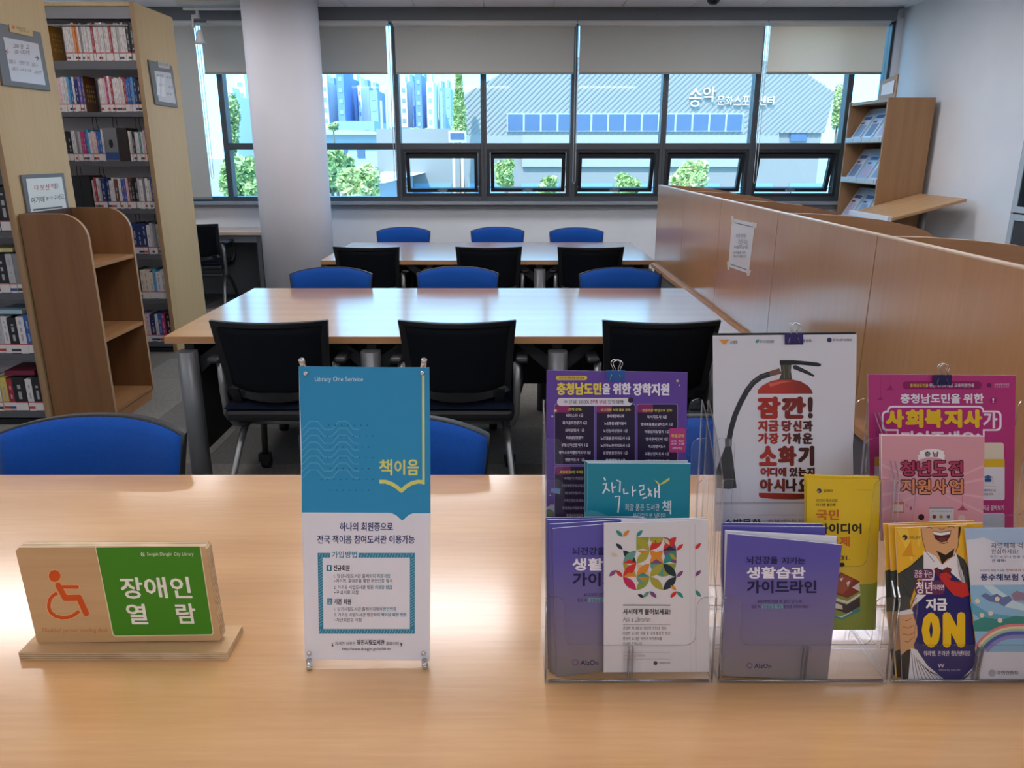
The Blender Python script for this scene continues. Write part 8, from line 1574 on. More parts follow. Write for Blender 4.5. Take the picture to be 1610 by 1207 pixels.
pr += [tt('소방청', Zb, (205, 160, 246, 180), '#4c5060', .02), tt('한국소방안전원', Zb, (372, 158, 450, 174), '#3f5a68', .02), tt('방협회', Zb, (612, 152, 658, 170), '#4c5060', .02), tt('한국소방시설협회', Zb, (780, 150, 882, 164), '#33384e', .02),
       tt('소방문화', Zb, (170, 1155, 378, 1195), '#3c3d4a', .05), tt('여러 곳에 소화기는 필수, 초기', Zb, (418, 1158, 615, 1176), '#50525e', .02),
       Zp(Zb, [(142, 155), (175, 157), (200, 154), (190, 168), (182, 180), (168, 181), (158, 168)], '#d99445'), Zl(Zb, [(348, 172), (366, 155)], 1.6, '#2f8a84'), Zc(Zb, 357, 165, 9, '#4b8fa0'), Zc(Zb, 760, 157, 13, '#2c3560')]
make_print(pics, fp, poster, 'extinguisher_picture'); make_print([('z',)]*9+pr, fp, poster, 'printed_text')
# magenta poster
Zm = (1350, 560, 4.47)
MG = '#b52f7c'
pics = [('z',), Zrr(Zm, (308, 175, 866, 231), 6, '#8a1f60'), Zrr(Zm, (162, 382, 1004, 524), 7, '#efe8f2'), Zrr(Zm, (200, 348, 880, 420), 7, '#efe8f2'), Zrr(Zm, (268, 440, 885, 640), 5, '#efe8f2'), Zrr(Zm, (112, 708, 180, 860), 2, '#ddd6dc'), Zrr(Zm, (868, 735, 1026, 1010), 3, '#dfdfe8'), Zrr(Zm, (868, 1100, 1026, 1250), 3, '#b9c9dc'), Zrr(Zm, (868, 606, 1020, 742), 4, '#dcd4bf'),
 ('z',), Zrr(Zm, (174, 394, 990, 512), 6, MG), Zrr(Zm, (212, 360, 870, 430), 6, MG), Zrr(Zm, (280, 440, 873, 640), 4, MG), Zr(Zm, (112, 712, 180, 770), '#dcb72c'), Zr(Zm, (868, 722, 1026, 778), '#dcb72c'), Zr(Zm, (868, 742, 1026, 770), '#dcb72c'),
 Zp(Zm, [(875, 848), (910, 834), (945, 848), (910, 862)], '#3463a0'), Zp(Zm, [(885, 858), (935, 858), (932, 882), (888, 882)], '#2a4f8c'), Zl(Zm, [(943, 848), (945, 900)], 1, '#b9a36a'), Zl(Zm, [(880, 912), (970, 914)], .5, '#9a9aa8'),
 Zp(Zm, [(188, 236), (215, 222), (218, 205), (230, 205), (232, 222), (250, 236)], '#9a2468'), Zp(Zm, [(128, 306), (148, 292), (152, 278), (160, 290), (175, 306)], '#9a2468'), Zl(Zm, [(224, 140), (224, 208)], .5, '#9a2468'), Zl(Zm, [(155, 150), (155, 280)], .5, '#9a2468'), Zc(Zm, 946, 310, 24, '#9c2270'), Zc(Zm, 917, 203, 17, '#6c2060')]
pr = [tt('충청남도민을', Zm, (362, 192, 490, 216), '#e6cf4e', .03), tt('위한 국가자격증 교육지원안내', Zm, (496, 190, 808, 218), '#e6dcea', .03), tt('교육부평가인정', Zm, (953, 190, 1056, 206), '#e6dcea', .02), tt('국가평생교육원', Zm, (953, 210, 1056, 220), '#e6dcea'),
      tt('충청남도민을', Zm, (293, 262, 716, 330), '#efe9f4', .055), tt('위한', Zm, (736, 262, 880, 330), '#efe9f4', .055), tt('!', Zm, (940, 292, 952, 326), '#efe9f4', .06)]
pr += word(Zm, [('사', 190, 322, '#e8c52e'), ('회', 328, 456, '#e8c52e'), ('복', 464, 590, '#e8c52e'), ('지', 600, 728, '#e8c52e'), ('사', 738, 868, '#e8c52e')], 374, 502, .10)+word(Zm, [('가', 874, 976, '#e9dcea')], 390, 506, .05)
pr += [tt('되어주세요!', Zm, (290, 524, 850, 640), '#e9dcea', .05), tt('사회복지사 2급', Zm, (872, 932, 964, 950), '#44465a', .02), tt('자격증 취득', Zm, (872, 960, 946, 978), '#44465a', .02), tt('지금 알아보기', Zm, (872, 1045, 1022, 1082), '#e9dcea', .03)]
sheet('poster', 'magenta poster with big yellow Korean word and white outline, clipped upright', 'poster', [(1364.6, 588), (1597.3, 590), (1593, 835), (1368, 835)], rearp, .0006, mat('ink_poster_magenta', MG, .35, spec=.6), prints=pr, pics=pics)
# teal booklets
Tl = '#16869c'
for k, (dx, dy) in enumerate(((-5.5, -3.5), (-3, -1.5))):
    sheet('booklet', 'teal booklet at the back of its pack, %s' % ('rearmost' if k == 0 else 'just behind the front one'), 'booklet', [(924.6+dx, 727.6+dy), (1083+dx*.3, 728+dy), (1083+dx*.3, 850), (924.6+dx, 850)], upright(1.008-.003*k, TZ, .1), .002, mat('ink_teal', Tl, .35), group='teal booklets')
TQ = [(924, 728), (1086, 728.5), (1083, 860), (922.5, 860)]
pr = [('z',)]
def hand(z, strokes, w, c): return [Zl(z, s, w, c) for s in strokes]
pr += hand(Za, [[(490, 852), (500, 872)], [(482, 900), (508, 892), (500, 930), (482, 965)], [(502, 925), (530, 948)], [(545, 885), (552, 960)], [(545, 925), (575, 915)], [(578, 870), (604, 880), (600, 955)], [(565, 985), (600, 982), (596, 1030), (588, 1098)],
                [(628, 930), (630, 965), (662, 962)], [(690, 910), (692, 985)], [(692, 948), (716, 940)], [(738, 912), (770, 905), (768, 935), (742, 945), (745, 975), (780, 965)], [(760, 998), (792, 990)], [(800, 925), (826, 985)], [(820, 940), (800, 985)], [(848, 925), (850, 990)], [(850, 955), (870, 950)], [(876, 900), (878, 995)]], 2.3, '#e8eff2')
pr += [Zp(Za, [(845, 868), (868, 880), (884, 900), (900, 884), (950, 852), (952, 868), (915, 893), (884, 903), (862, 892)], '#c9cf6a'),
       tt('희망 품은 도서관', Za, (638, 1035, 880, 1085), '#e2edf0', .0), tt('책', Za, (898, 1012, 962, 1110), '#e2edf0', .02), tt('우리집으로 날아와', Za, (695, 1100, 925, 1135), '#e2edf0', 0), Zp(Za, [(354, 1095), (395, 1080), (440, 1090), (480, 1105), (520, 1120), (354, 1135)], '#4f9fb0')]
sheet('booklet', 'teal booklet with white brush lettering, frontmost of its pack', 'booklet', TQ, upright(1.0005, TZ, .1), .002, mat('ink_teal'), group='teal booklets', prints=pr)
# yellow leaflets
Zy = (1110, 740, 3.45)
YB_ = mat('ink_yellow_leaflet', '#e3c025', .4)
for k in range(2):
    sheet('leaflet', 'yellow leaflet behind the one with the stacked books, %s' % ('rearmost' if k == 0 else 'second'), 'leaflet', [(1264.5+k, 745.5+k), (1382-k, 749+k), (1377, 985), (1268, 985)], upright(1.006-.003*k, TZ, .1), .0015, YB_, edge=YB_, group='yellow leaflets')
pics = [('z',), Zp(Zy, [(560, 610), (700, 640), (800, 618), (905, 612), (930, 600), (918, 862), (560, 864)], '#8a9c3c'), ('z',), Zp(Zy, [(700, 600), (728, 548), (832, 598), (836, 652), (768, 690), (700, 668)], '#8a2c24'), Zp(Zy, [(700, 612), (735, 560), (800, 588), (770, 640), (740, 668), (700, 655)], '#a5503a'), Zp(Zy, [(832, 605), (836, 655), (792, 632)], '#e4dccf'), Zp(Zy, [(700, 688), (768, 706), (838, 662), (836, 676), (768, 722), (700, 702)], '#e4dccf'),
  Zp(Zy, [(690, 705), (765, 725), (835, 682), (836, 735), (764, 775), (690, 745)], '#2c2228'), Zp(Zy, [(700, 715), (738, 728), (742, 752), (700, 745)], '#e8e0d6'), Zp(Zy, [(685, 778), (738, 792), (835, 742), (836, 760), (738, 806), (685, 794)], '#2f8f96'), Zp(Zy, [(700, 786), (738, 796), (790, 768), (790, 762), (738, 788)], '#dfe6df'),
  Zp(Zy, [(725, 585), (745, 578), (735, 600)], '#e8e0d6'), Zp(Zy, [(762, 605), (782, 595), (770, 632)], '#e8e0d6'), Zrr(Zy, (722, 498, 752, 520), 2.5, '#2c2a30')]
pr = [Zc(Zy, 614, 108, 13, '#2c3a6a'), Zc(Zy, 609, 112, 5, '#c9b040'), tt('법제처', Zy, (638, 100, 688, 116), '#4a4436', .02), tt('www.moleg.go.kr', Zy, (812, 100, 900, 108), '#8a7a30'), tt('국민의 목소리로', Zy, (597, 152, 714, 170), '#4a4436'), tt('더 나은 법으로', Zy, (597, 176, 704, 192), '#33302a', .03),
      tt('국민', Zy, (597, 210, 722, 268), '#cf6a2c', .055), tt('아이디어', Zy, (604, 284, 844, 342), '#26241f', .055), tt('공모제', Zy, (600, 356, 780, 410), '#cf6a2c', .05), tt('7.1.~8.', Zy, (640, 460, 722, 484), '#33302a', .03), tt('31.', Zy, (732, 460, 782, 484), '#33302a', .03)]
sheet('leaflet', 'yellow leaflet with stacked books picture and orange and black Korean words', 'leaflet', [(1269, 752), (1386, 754), (1384, 760), (1377, 989), (1268, 989)], upright(.9995, TZ, .1), .001, YB_, edge=YB_, group='yellow leaflets', prints=pr, pics=pics)
# pink booklets
PK = '#d59aa6'
sheet('booklet', 'pink booklet behind the front pink one, its spine just showing', 'booklet', [(1383.5, 682.5), (1544, 684.5), (1541, 850), (1384.5, 850)], upright(1.006, TZ, .1), .002, mat('ink_pink', PK, .4))
rays = [Zp(Zm, [(515, 930), (515+480*math.cos(a), 930+300*math.sin(a)), (515+480*math.cos(a+.07), 930+300*math.sin(a+.07))], '#dfacb5') for a in [math.radians(v) for v in (10, 32, 148, 170, 193, 212, 326, 345)]]
rays = [('p', [(min(max(x, 1387), 1546), min(max(y, 686), 834)) for x, y in r_[1]], r_[2]) for r_ in rays]
pics = [('z',)]+rays+[('z',), Zp(Zm, [(415, 690), (432, 690), (430, 725), (440, 732), (418, 728)], '#e6e0e2'), Zp(Zm, [(594, 690), (608, 692), (602, 728), (588, 732)], '#e6e0e2'), Zp(Zm, [(428, 668), (470, 655), (520, 650), (570, 656), (600, 668), (594, 724), (560, 714), (515, 708), (470, 712), (434, 724)], '#ece8ea'),
  Zr(Zm, (238, 1022, 320, 1100), '#c0614e'), Zr(Zm, (244, 1040, 314, 1090), '#e0c4b8'), Zl(Zm, [(240, 1022), (275, 1000), (315, 1022)], .8, '#c0614e'), Zr(Zm, (330, 1038, 350, 1060), '#c98a80'), Zr(Zm, (358, 1054, 375, 1080), '#9c4258'),
  Zl(Zm, [(729, 985), (729, 1060)], .7, '#a8445a'), Zp(Zm, [(690, 1082), (712, 1068), (722, 1052), (736, 1052), (746, 1068), (770, 1082)], '#a8445a'), Zr(Zm, (497, 1060, 668, 1190), '#c9cfd8'), Zr(Zm, (497, 1060, 668, 1072), '#8d95a2'), ('z',), Zc(Zm, 532, 1127, 14, '#7c3048'), Zc(Zm, 580, 1127, 12, '#8f8a5a'), Zc(Zm, 630, 1127, 12, '#5a6070'),
  Zc(Zm, 440, 1130, 22, '#2c2028'), Zc(Zm, 724, 1140, 26, '#d8c0c4')]
pr = [tt('충', Zm, (464, 668, 506, 706), '#402030', .04), tt('남', Zm, (522, 668, 564, 706), '#402030', .04)]
for s, y0, y1, c in (('청년도전', 733, 842, '#b13a62'), ('지원사업', 862, 968, '#d98a62')):
    for i, ch in enumerate(s):
        x = 294+i*113; pr.append(tt(ch, Zm, (x-5, y0-5, x+107, y1+5), '#3a1a24', .12))
pr.append(('z',))
for s, y0, y1, c in (('청년도전', 733, 842, '#b13a62'), ('지원사업', 862, 968, '#d98a62')):
    for i, ch in enumerate(s):
        x = 294+i*113; pr.append(tt(ch, Zm, (x+2, y0+2, x+100, y1-2), c, .045))
pr.append(tt('청년 구직단념 예방사업', Zm, (512, 1084, 655, 1094), '#5a6070'))
sheet('booklet', 'pink booklet with dark red and peach outlined Korean title', 'booklet', [(1386, 684.5), (1548, 686), (1545, 850), (1387, 850)], midp, .0025, mat('ink_pink'), prints=pr, pics=pics)
# purple brain-health brochures
BR = gradmat('brochure_cover', '#8d8682', '#5a55a8', 'Z', .02, .15, .35)
BR = gradmat('brochure_cover_tall', '#87807c', '#5c56ac', 'Z', .0, .19, .35)
def brochure(label, q, pln, printq=None, inner=False, thick=.0014):
    return sheet('brochure', label, 'brochure', q, pln, thick, WHITE if inner else BR, group='purple brochures', prints=printq or ())
def btext(dx, dy, s, k=0):
    o = (1110+dx, 740+dy, 3.45/s)
    o = (1174+dx-(1174-1110)*s, 873+dy-(873-740)*s, 3.45/s)
    NVY = '#1f1c4c'
    L = [tt('뇌건강을', o, (220, 464, 390, 504), NVY, .03), tt('지키는', o, (412, 468, 538, 506), NVY, .03), tt('생활습관', o, (220, 520, 540, 584), '#eceaf4', .06), tt('가이드라인', o, (222, 594, 600, 664), NVY, .055),
         tt('40대부터 피할 수 없는 뇌 노화,', o, (278, 698, 525, 718), NVY, .01), Zr(o, (304, 724, 418, 746), '#7aa2b0'), tt('일상 속', o, (246, 726, 296, 745), NVY, .01), ('z',), tt('생활습관 개선', o, (308, 727, 414, 745), NVY, .01), tt('등으로 대비하세요!', o, (420, 727, 556, 746), NVY, .01), tt('AIzOn', o, (262, 1044, 354, 1070), '#28205c', .04)]
    L.append(('l', [(o[0]+(236+14*math.cos(a))/o[2], o[1]+(1056+14*math.sin(a))/o[2]) for a in [2*math.pi*i/14 for i in range(15)]], 1.2, '#6a3c7c'))
    return L
brochure('purple brochure in the banner-side holder, rearmost of the fan', [(857, 813.5), (1005, 812), (1003, 1040), (861, 1052)], fr(8))
brochure('purple brochure in the banner-side holder, second from the back', [(860, 817), (1012, 814), (1008, 1045), (864, 1056)], fr(6))
brochure('purple brochure in the banner-side holder, just behind the front one', [(864, 823.5), (1016, 815), (1010, 1050), (868, 1059)], fr(4.4))
hp = fr(3)
brochure('purple brochure with white Korean title half covered by the white leaflet', [(869, 830.5), (1028, 817), (1030, 1045), (875, 1064)], hp, btext(-274, -14.5, 1.055))
# white leaflet with leaf mosaic
Zw = (840, 800, 4.16)
lc = ['#c8322e', '#2f8f86', '#d98a2e', '#a8a23c', '#7a4a78', '#22343c', '#cfbf9a', '#c02c5c', '#5f9a8c', '#8aa04a']
pics = [('z',)]; gx = [580, 667, 755, 843, 930]; gy = [183, 270, 357, 443, 530]; rr = random.Random(5)
def Lf(x0, y0, x1, y1, c): pics.append(('p', leafp(840+x0/4.16, 800+y0/4.16, 840+x1/4.16, 800+y1/4.16, .42), c))
for i in range(4):
    for j in range(4):
        if (i, j) in ((0, 0),): continue
        a, b, c_, d = gx[i], gy[j], gx[i+1], gy[j+1]
        k = rr.random()
        if k < .25:
            if (i+j) % 2: Lf(a, b, c_, d, rr.choice(lc))
            else: Lf(a, d, c_, b, rr.choice(lc))
            if rr.random() < .6: pics.append(Zp(Zw, [(a, b), (c_, b), ((a+c_)/2, b+26)], rr.choice(lc)))
        elif k < .6:
            cx, cy, s0 = rr.choice(((a, b, 0), (c_, b, 90), (c_, d, 180), (a, d, 270))); c1 = rr.choice(lc)
            pics.append(Zp(Zw, [(cx, cy)]+[(cx+85*math.cos(math.radians(s0+t_*15)), cy+85*math.sin(math.radians(s0+t_*15))) for t_ in range(7)], c1)); pics.append(('z',))
            if (i+j) % 2: Lf(a, b, c_, d, rr.choice(lc))
            else: Lf(a, d, c_, b, rr.choice(lc))
        else:
            Lf(a, b, c_, d, rr.choice(lc)); Lf(a, d, c_, b, rr.choice(lc)); pics.append(Zp(Zw, [(a, d), (c_, d), ((a+c_)/2, d-30)], rr.choice(lc)))
for q in ((535, 138, 578, 180, 1), (580, 180, 622, 138, 2), (667, 182, 708, 138, 1), (755, 185, 790, 225, 3), (845, 190, 886, 232, 6), (535, 225, 578, 266, 5), (500, 292, 545, 308, 6), (932, 270, 974, 228, 0), (886, 290, 930, 335, 3), (490, 440, 535, 400, 4), (535, 400, 578, 444, 0), (932, 446, 974, 404, 4), (676, 558, 720, 578, 5), (712, 578, 752, 540, 8), (755, 538, 800, 580, 4), (890, 580, 932, 538, 0), (932, 538, 975, 580, 1), (1052, 264, 1090, 222, 0), (1052, 440, 1090, 400, 4), (1052, 530, 1090, 574, 1), (667, 445, 710, 490, 8), (890, 500, 930, 530, 2)):
    Lf(*q[:4], lc[q[4]])
pics += [Zp(Zw, [(790, 183), (842, 183), (835, 215), (800, 222)], '#a8a23c'), Zl(Zw, [(1016, 95), (1022, 1068)], .5, '#c5c4c8'), Zl(Zw, [(1052, 95), (1058, 1068)], .6, '#b9b8bc')]
GRY = '#55545a'
pr = [Zr(Zw, (580, 625, 890, 632), '#77767c'), tt('사서에게', Zw, (580, 652, 708, 690), '#3a393e', .03), tt('물어보세요!', Zw, (722, 652, 890, 692), '#3a393e', .03), tt('Ask a Librarian', Zw, (580, 706, 760, 736), '#8a898e'), Zr(Zw, (580, 755, 890, 757.5), '#8a898e'),
      tt('궁금한 지식정보, 방대한 인터넷 정보,', Zw, (580, 769, 868, 790), GRY), tt('다양한 도서관 자료 중 내게 필요한 정보!', Zw, (580, 802, 892, 824), GRY), tt('한국의 도서관 사서가 지식정보를', Zw, (580, 836, 836, 858), GRY), tt('안내해 드립니다.', Zw, (580, 870, 708, 890), GRY), Zr(Zw, (580, 937, 890, 938.8), '#a09fa4'), tt('www.nl.go.kr/ask', Zw, (582, 950, 726, 970), '#a09fa4'), Zr(Zw, (580, 981, 890, 983), '#a09fa4'),
      Zc(Zw, 793, 1007, 13, '#2c2f40'), tt('국립중앙도서관', Zw, (815, 1000, 890, 1013), '#4a4950', .02)]
sheet('leaflet', 'white librarian leaflet with a colourful mosaic of leaf shapes', 'leaflet', [(949.5, 822), (1028, 821), (1113, 816.5), (1115.5, 1056), (949, 1056.5)], fr(0), .0008, mat('leaflet_matt_white', '#d9d8de', .45), prints=pr, pics=pics)
g_ = sheet('leaflet', 'plain white leaflet behind the leaf mosaic one', 'leaflet', [(977, 816), (1110, 814), (1112, 1050), (975, 1050)], fr(1.6), .001, WHITE)
# middle holder brochures
brochure('purple brochure in the middle holder, rearmost of the fan', [(1134, 821.5), (1293, 823), (1290, 1050), (1134, 1054)], fr(8))
brochure('purple brochure in the middle holder, second from the back', [(1136, 826.5), (1298, 828), (1292, 1054), (1135, 1058)], fr(6))
brochure('open white inner pages of the front purple brochure in the middle holder', [(1140, 833.5), (1316, 843), (1297, 1060), (1136, 1060)], fr(2.2), inner=True)
brochure('front purple brochure standing in the middle holder, its whole title showing', [(1143.5, 838.5), (1324, 856.5), (1301, 1069), (1134.5, 1062)], fr(.1), btext(0, 0, 1.0))
# comic leaflets
Zk = (1370, 800, 4.025)
SK = '#d9a676'; SKD = '#4a3020'; SU = '#3c4240'; BK = '#1c1a1e'; NY = '#23246a'; YW = '#eab52a'
def comic_pics(full=True):
    L = [('z',), Zp(Zk, [(158, 122), (230, 120), (262, 330), (250, 325)], '#f2c84c'), Zp(Zk, [(190, 300), (250, 200), (262, 290), (300, 300)], '#dc9a24'), Zp(Zk, [(300, 121), (345, 120), (300, 240), (290, 220)], '#f2c84c'),
     Zp(Zk, [(168, 412), (240, 370), (325, 292), (420, 300), (300, 420), (245, 590), (250, 640), (175, 650)], SU), Zp(Zk, [(535, 280), (590, 320), (626, 400), (625, 560), (560, 430)], '#3a3d3c'),
     Zp(Zk, [(330, 262), (350, 300), (440, 348), (520, 300), (530, 262), (588, 430), (610, 570), (560, 590), (420, 560), (270, 600), (250, 640), (330, 400)], '#e6e4ea'),
     ('z',), Zp(Zk, [(315, 118), (560, 112), (562, 150), (548, 235), (520, 300), (450, 352), (400, 330), (345, 270), (325, 200)], SK), Zp(Zk, [(410, 262), (470, 290), (525, 250), (515, 300), (480, 318), (448, 352), (430, 300)], '#2c1c16'), Zp(Zk, [(352, 268), (408, 300), (445, 350), (405, 372), (352, 330), (332, 268)], '#e6e4ea'), Zp(Zk, [(530, 255), (520, 300), (452, 352), (470, 380), (520, 340), (575, 420), (588, 468), (560, 400)], '#e6e4ea'),
     Zp(Zk, [(310, 118), (332, 118), (325, 150), (305, 140)], SK), Zp(Zk, [(552, 112), (568, 114), (560, 170), (548, 190)], '#2c1c16'),
     Zp(Zk, [(386, 142), (440, 148), (505, 138), (500, 170), (478, 205), (440, 212), (405, 190)], '#5a1c1c'), ('z',), Zp(Zk, [(388, 143), (440, 150), (503, 140), (496, 158), (440, 168), (396, 160)], '#eceaea'), Zp(Zk, [(420, 185), (450, 178), (480, 186), (470, 206), (440, 210)], '#6c3c3a'), Zl(Zk, [(386, 141), (440, 147), (506, 137)], .8, BK), Zl(Zk, [(425, 213), (460, 220), (485, 208)], .8, BK), Zl(Zk, [(315, 125), (325, 200), (345, 270), (400, 335)], .8, BK), Zl(Zk, [(562, 130), (548, 235), (522, 300)], 1, BK), Zl(Zk, [(350, 122), (365, 112), (385, 124)], .9, BK), Zl(Zk, [(485, 115), (510, 108), (530, 122)], .9, BK), Zl(Zk, [(425, 120), (445, 130), (470, 118)], .8, BK),
     Zp(Zk, [(405, 372), (500, 400), (620, 500), (625, 580), (660, 870), (655, 1000), (560, 1085), (465, 1085), (330, 1010), (275, 900), (250, 720), (262, 620), (350, 540), (395, 450)], NY),
     ('z',), Zp(Zk, [(440, 392), (480, 366), (508, 378), (502, 410), (470, 420)], '#6c2020'), Zp(Zk, [(425, 412), (475, 400), (510, 425), (495, 450), (605, 468), (622, 545), (575, 560), (520, 545), (480, 500), (440, 450)], '#c8302c'), Zl(Zk, [(475, 420), (500, 450), (560, 470)], .7, '#701818'), Zl(Zk, [(440, 450), (480, 500), (520, 546), (575, 562), (624, 546)], .8, BK), Zp(Zk, [(395, 380), (420, 366), (440, 420), (420, 425)], '#6c2020'),
     Zp(Zk, [(172, 660), (240, 640), (262, 660), (275, 700), (290, 745), (292, 800), (270, 855), (225, 890), (190, 925), (182, 800)], SK), Zp(Zk, [(172, 650), (250, 632), (270, 660), (180, 672)], '#e6e4ea'),
     Zp(Zk, [(250, 880), (290, 890), (355, 990), (470, 1085), (560, 1085), (655, 990), (662, 1068), (640, 1088), (205, 1090), (190, 925)], '#e6e4ea'), ('z',), Zp(Zk, [(290, 895), (355, 990), (470, 1082), (560, 1082), (640, 1000), (560, 1030), (400, 1000)], NY), Zp(Zk, [(190, 925), (225, 892), (250, 885), (232, 1089), (196, 1090)], '#2a2a2c')]
    for a in ((200, 700, 255, 690), (200, 745, 270, 735), (200, 790, 275, 780), (205, 835, 262, 815)): L.append(Zl(Zk, [(a[0], a[1]), ((a[0]+a[2])/2, a[1]+8), (a[2], a[3])], .8, SKD))
    for i in range(9): L.append(Zl(Zk, [(255+i*14, 905+i*16), (262+i*20, 1000+i*6), (275+i*26, 1085)], .9, BK))
    for i in range(5): L.append(Zl(Zk, [(655-i*5, 1000+i*14), (620-i*12, 1040+i*8), (580-i*4, 1084)], .9, BK))
    for i in range(5): L.append(Zl(Zk, [(330-i*10, 400+i*40), (310-i*12, 470+i*30), (262-i*4, 590+i*8)], .7, BK))
    for i in range(3): L.append(Zl(Zk, [(545+i*14, 320+i*20), (560+i*12, 420+i*10), (575+i*6, 460)], .7, BK))
    L += [Zl(Zk, [(200, 420), (240, 460), (200, 480), (245, 560)], .8, '#20221f'), Zl(Zk, [(325, 292), (250, 360), (168, 412)], 1, BK)]
    return L
CY = mat('ink_comic_yellow', YW, .35)
CS = [('z',), Zp(Zk, [(168-40, 412-20), (190, 400), (240, 380), (240, 650), (135, 650)], SU), Zp(Zk, [(132, 650), (200, 640), (200, 880), (150, 905)], SK), Zp(Zk, [(150, 905), (200, 880), (220, 1080), (158, 1066)], '#2a2a2c')]
sheet('leaflet', 'comic-style yellow leaflet, rearmost of three in the holder', 'leaflet', [(1389, 823), (1532, 818), (1530, 1050), (1402, 1064)], fr(4.6), .0012, CY, group='comic leaflets', pics=[('z',), Zp(Zk, [(88, 390), (130, 380), (180, 375), (180, 650), (95, 650)], SU), Zp(Zk, [(95, 650), (170, 640), (170, 870), (120, 890)], SK), Zp(Zk, [(120, 890), (170, 870), (190, 1050), (140, 1055)], '#2a2a2c')])
sheet('leaflet', 'comic-style yellow leaflet, middle of three in the holder', 'leaflet', [(1397.5, 825), (1545, 822), (1535, 1060), (1408, 1067)], fr(2.8), .0012, CY, group='comic leaflets', pics=[('z',), Zp(Zk, [(120, 395), (160, 385), (210, 375), (210, 650), (128, 650)], SU), Zp(Zk, [(128, 650), (200, 640), (200, 880), (150, 900)], SK), Zp(Zk, [(150, 900), (200, 880), (220, 1065), (162, 1068)], '#2a2a2c')])
pr = [('z',), ('z',), Zrr(Zk, (265, 378, 392, 442), 6, '#6a2c58'), Zrr(Zk, (275, 452, 466, 542), 8, '#6a2c58'), ('z',), tt('꿈을 꾸는', Zk, (272, 386, 384, 434), '#ece6ee', .02), tt('청년', Zk, (282, 458, 385, 536), '#ece6ee', .03), tt('이라면', Zk, (388, 478, 460, 514), '#ece6ee', .02),
      tt('지', Zk, (344, 566, 408, 642), '#f0eef4', .07), tt('금', Zk, (412, 566, 480, 642), '#f0eef4', .07), tt('O', Zk, (318, 654, 438, 878), '#edc322', .11), tt('N', Zk, (452, 654, 594, 874), '#edc322', .11), tt('워라밸, 온라인 청년센터로', Zk, (330, 896, 628, 932), '#e6e2ee', .02), tt('W', Zk, (420, 978, 462, 1004), '#e6e2ee', .03), tt('대한민국 청년 일자리 정보', Zk, (428, 1012, 562, 1026), '#c9c6dc', .01),
      Zc(Zk, 212, 180, 17, '#30304a'), Zc(Zk, 206, 186, 7, YW), tt('고용노동부', Zk, (236, 170, 312, 190), '#4a3c22', .02)]
sheet('leaflet', 'front comic leaflet of a laughing man in a suit, red tie and yellow ON', 'leaflet', [(1407.8, 829.5), (1520, 825), (1542, 1068), (1500, 1071), (1418.5, 1071)], fr(1), .0012, CY, group='comic leaflets', prints=pr, pics=comic_pics())
# pale blue insurance leaflet
Zi = (1480, 820, 4.47)
NB = '#2a3c7a'
pics = [('z',), Zp(Zi, [(165, 45), (700, 45), (700, 150), (420, 160), (300, 110), (170, 130)], '#a8c4e2'), Zp(Zi, [(200, 446), (700, 440), (700, 915), (250, 915)], '#8fc0e0'), ('z',), Zp(Zi, [(200, 560), (330, 640), (700, 690), (700, 760), (300, 700), (215, 640)], '#5fa8c4'), Zp(Zi, [(290, 446), (360, 446), (520, 560), (700, 620), (700, 650), (460, 600)], '#c6e2f0'),
  Zp(Zi, [(225, 700), (300, 670), (420, 690), (520, 660), (700, 680), (700, 770), (230, 770)], '#3c8c86'), Zp(Zi, [(275, 520), (310, 500), (350, 520), (390, 505), (430, 530), (480, 520), (500, 550), (440, 595), (400, 570), (340, 560)], '#6a7cae'), Zp(Zi, [(490, 510), (530, 485), (580, 500), (640, 485), (700, 500), (700, 550), (510, 555)], '#96839c')]
def arc_band(r0, r1, c): 
    a = [math.radians(v) for v in range(180, 271, 6)]; cx, cy = 520, 1050
    L = [(max(cx+r0*math.cos(v)*1.0, 236), cy+r0*.98*math.sin(v)) for v in a if cx+r0*math.cos(v) > 200]; M_ = [(max(cx+r1*math.cos(v), 236), cy+r1*.98*math.sin(v)) for v in a if cx+r1*math.cos(v) > 200]
    L = [p for p in L if p[1] < 915]+[(700, cy-r0*.98)]; M_ = [p for p in M_ if p[1] < 915]+[(700, cy-r1*.98)]
    return Zp(Zi, L+M_[::-1], c)
pics += [('z',), arc_band(340, 322, '#d9848c'), arc_band(322, 304, '#e6d6b0'), arc_band(304, 286, '#9cc4b4'), arc_band(286, 262, '#4f62ae'), arc_band(262, 235, '#8f8ecb')]
pics += [('z',)]+[Zc(Zi, x, y, 17, '#e9dccb') for x, y in ((254, 557), (393, 543), (347, 643), (285, 657), (413, 693))]
pr = [tt('자연재해 걱정없이', Zi, (350, 146, 700, 186), '#3c4668', .01), tt('안심하세요!', Zi, (354, 192, 540, 226), '#3c4668', .01), tt('국민 누구나 받을 수 있는', Zi, (342, 236, 660, 256), '#4f6a9c', .01), tt('큰 혜택!', Zi, (356, 262, 450, 286), '#3c4668', .02), tt('보험료의 절반 이상을', Zi, (272, 334, 444, 350), '#6a6f80'), tt('정부에서 지원하는', Zi, (454, 330, 680, 350), '#b0506c'), 
      tt('풍수해보험', Zi, (276, 366, 540, 414), NB, .04), tt('안내', Zi, (564, 366, 690, 414), NB, .04), tt('국민안전처', Zi, (390, 1048, 538, 1076), '#4a4e5e', .03), Zc(Zi, 356, 1064, 26, '#a9aebc'), Zc(Zi, 356, 1064, 0.1, '#a9aebc')]
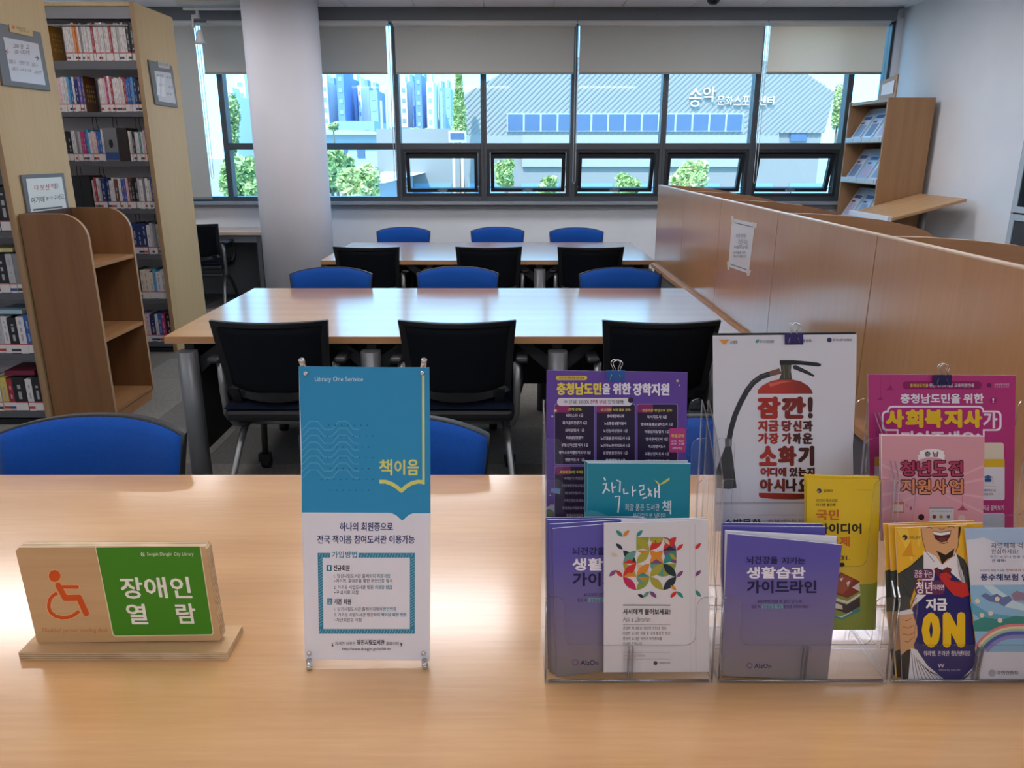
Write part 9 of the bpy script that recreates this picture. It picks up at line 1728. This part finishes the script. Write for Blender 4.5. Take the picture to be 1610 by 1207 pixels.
sheet('leaflet', 'pale blue and white leaflet with a rainbow drawing at the edge of the row', 'leaflet', [(1516.8, 830.5), (1652, 829), (1655, 1076), (1541.5, 1074)], fr(-.3), .0008, mat('leaflet_blue_white', '#d8dce8', .4), prints=pr, pics=pics)

# ------------------------------------------------------------------ binder clips
def clip(label, cx, ty, pln, c):
    s = 14.5; o0 = pln.P(cx, ty+14); t = thing('binder_clip', label, 'binder clip', o0)
    m = mat('clip_'+c[1:], c, .3)
    def P(dx, dy, off): return pln.P(cx+dx, ty+dy, off)
    g = G()
    F1 = [P(-s, 14, .0012), P(s, 14, .0012), P(s, -1.5, .006), P(-s, -1.5, .006)]; g.prism(F1, -pln.n*.0008)
    B1 = [P(-s, 12, -.004), P(s, 12, -.004), P(s, -1.5, -.009), P(-s, -1.5, -.009)]; g.prism(B1, pln.n*.0008)
    T1 = [P(-s, -1.5, .006), P(s, -1.5, .006), P(s, -1.6, -.009), P(-s, -1.6, -.009)]; g.prism(T1, (0, 0, -.0008))
    g.tube([P(-s, 14, .0016), P(s, 14, .0016)], .0011, 6)
    g.build('clip_body', m, t)
    for off, dx in ((.0035, 0), (-.006, 3.5)):
        L = [(-9, 13 if off > 0 else 2), (-6.5, -1), (-8, -10), (-7.5, -15), (-4, -18.5), (1, -19), (5, -18), (8, -14.5), (8, -10), (6.5, -1), (9, 13 if off > 0 else 2)]
        L = [(-9, 13), (-5.5, 2), (-4, -5), (-7, -11), (-7.5, -15), (-4, -18.5), (0, -19.2), (4, -18.5), (7.5, -15), (7, -11), (4, -5), (5.5, 2), (9, 13)]
        if off < 0: L = [(a, b*.93) for a, b in L[1:-1]]
        G().tube([P(a+dx, b, off+.004*(1 if b < 0 and off > 0 else 0)) for a, b in L], .0007, 6).build('wire_handle', CHROME, t)
clip('bright blue binder clip on the purple poster', 968, 584, rearp, '#1c5fae')
clip('dark blue binder clip on the extinguisher poster', 1248.5, 526, fp, '#26286e')
clip('dark navy binder clip on the magenta poster', 1482, 590.5, rearp, '#1f2760')
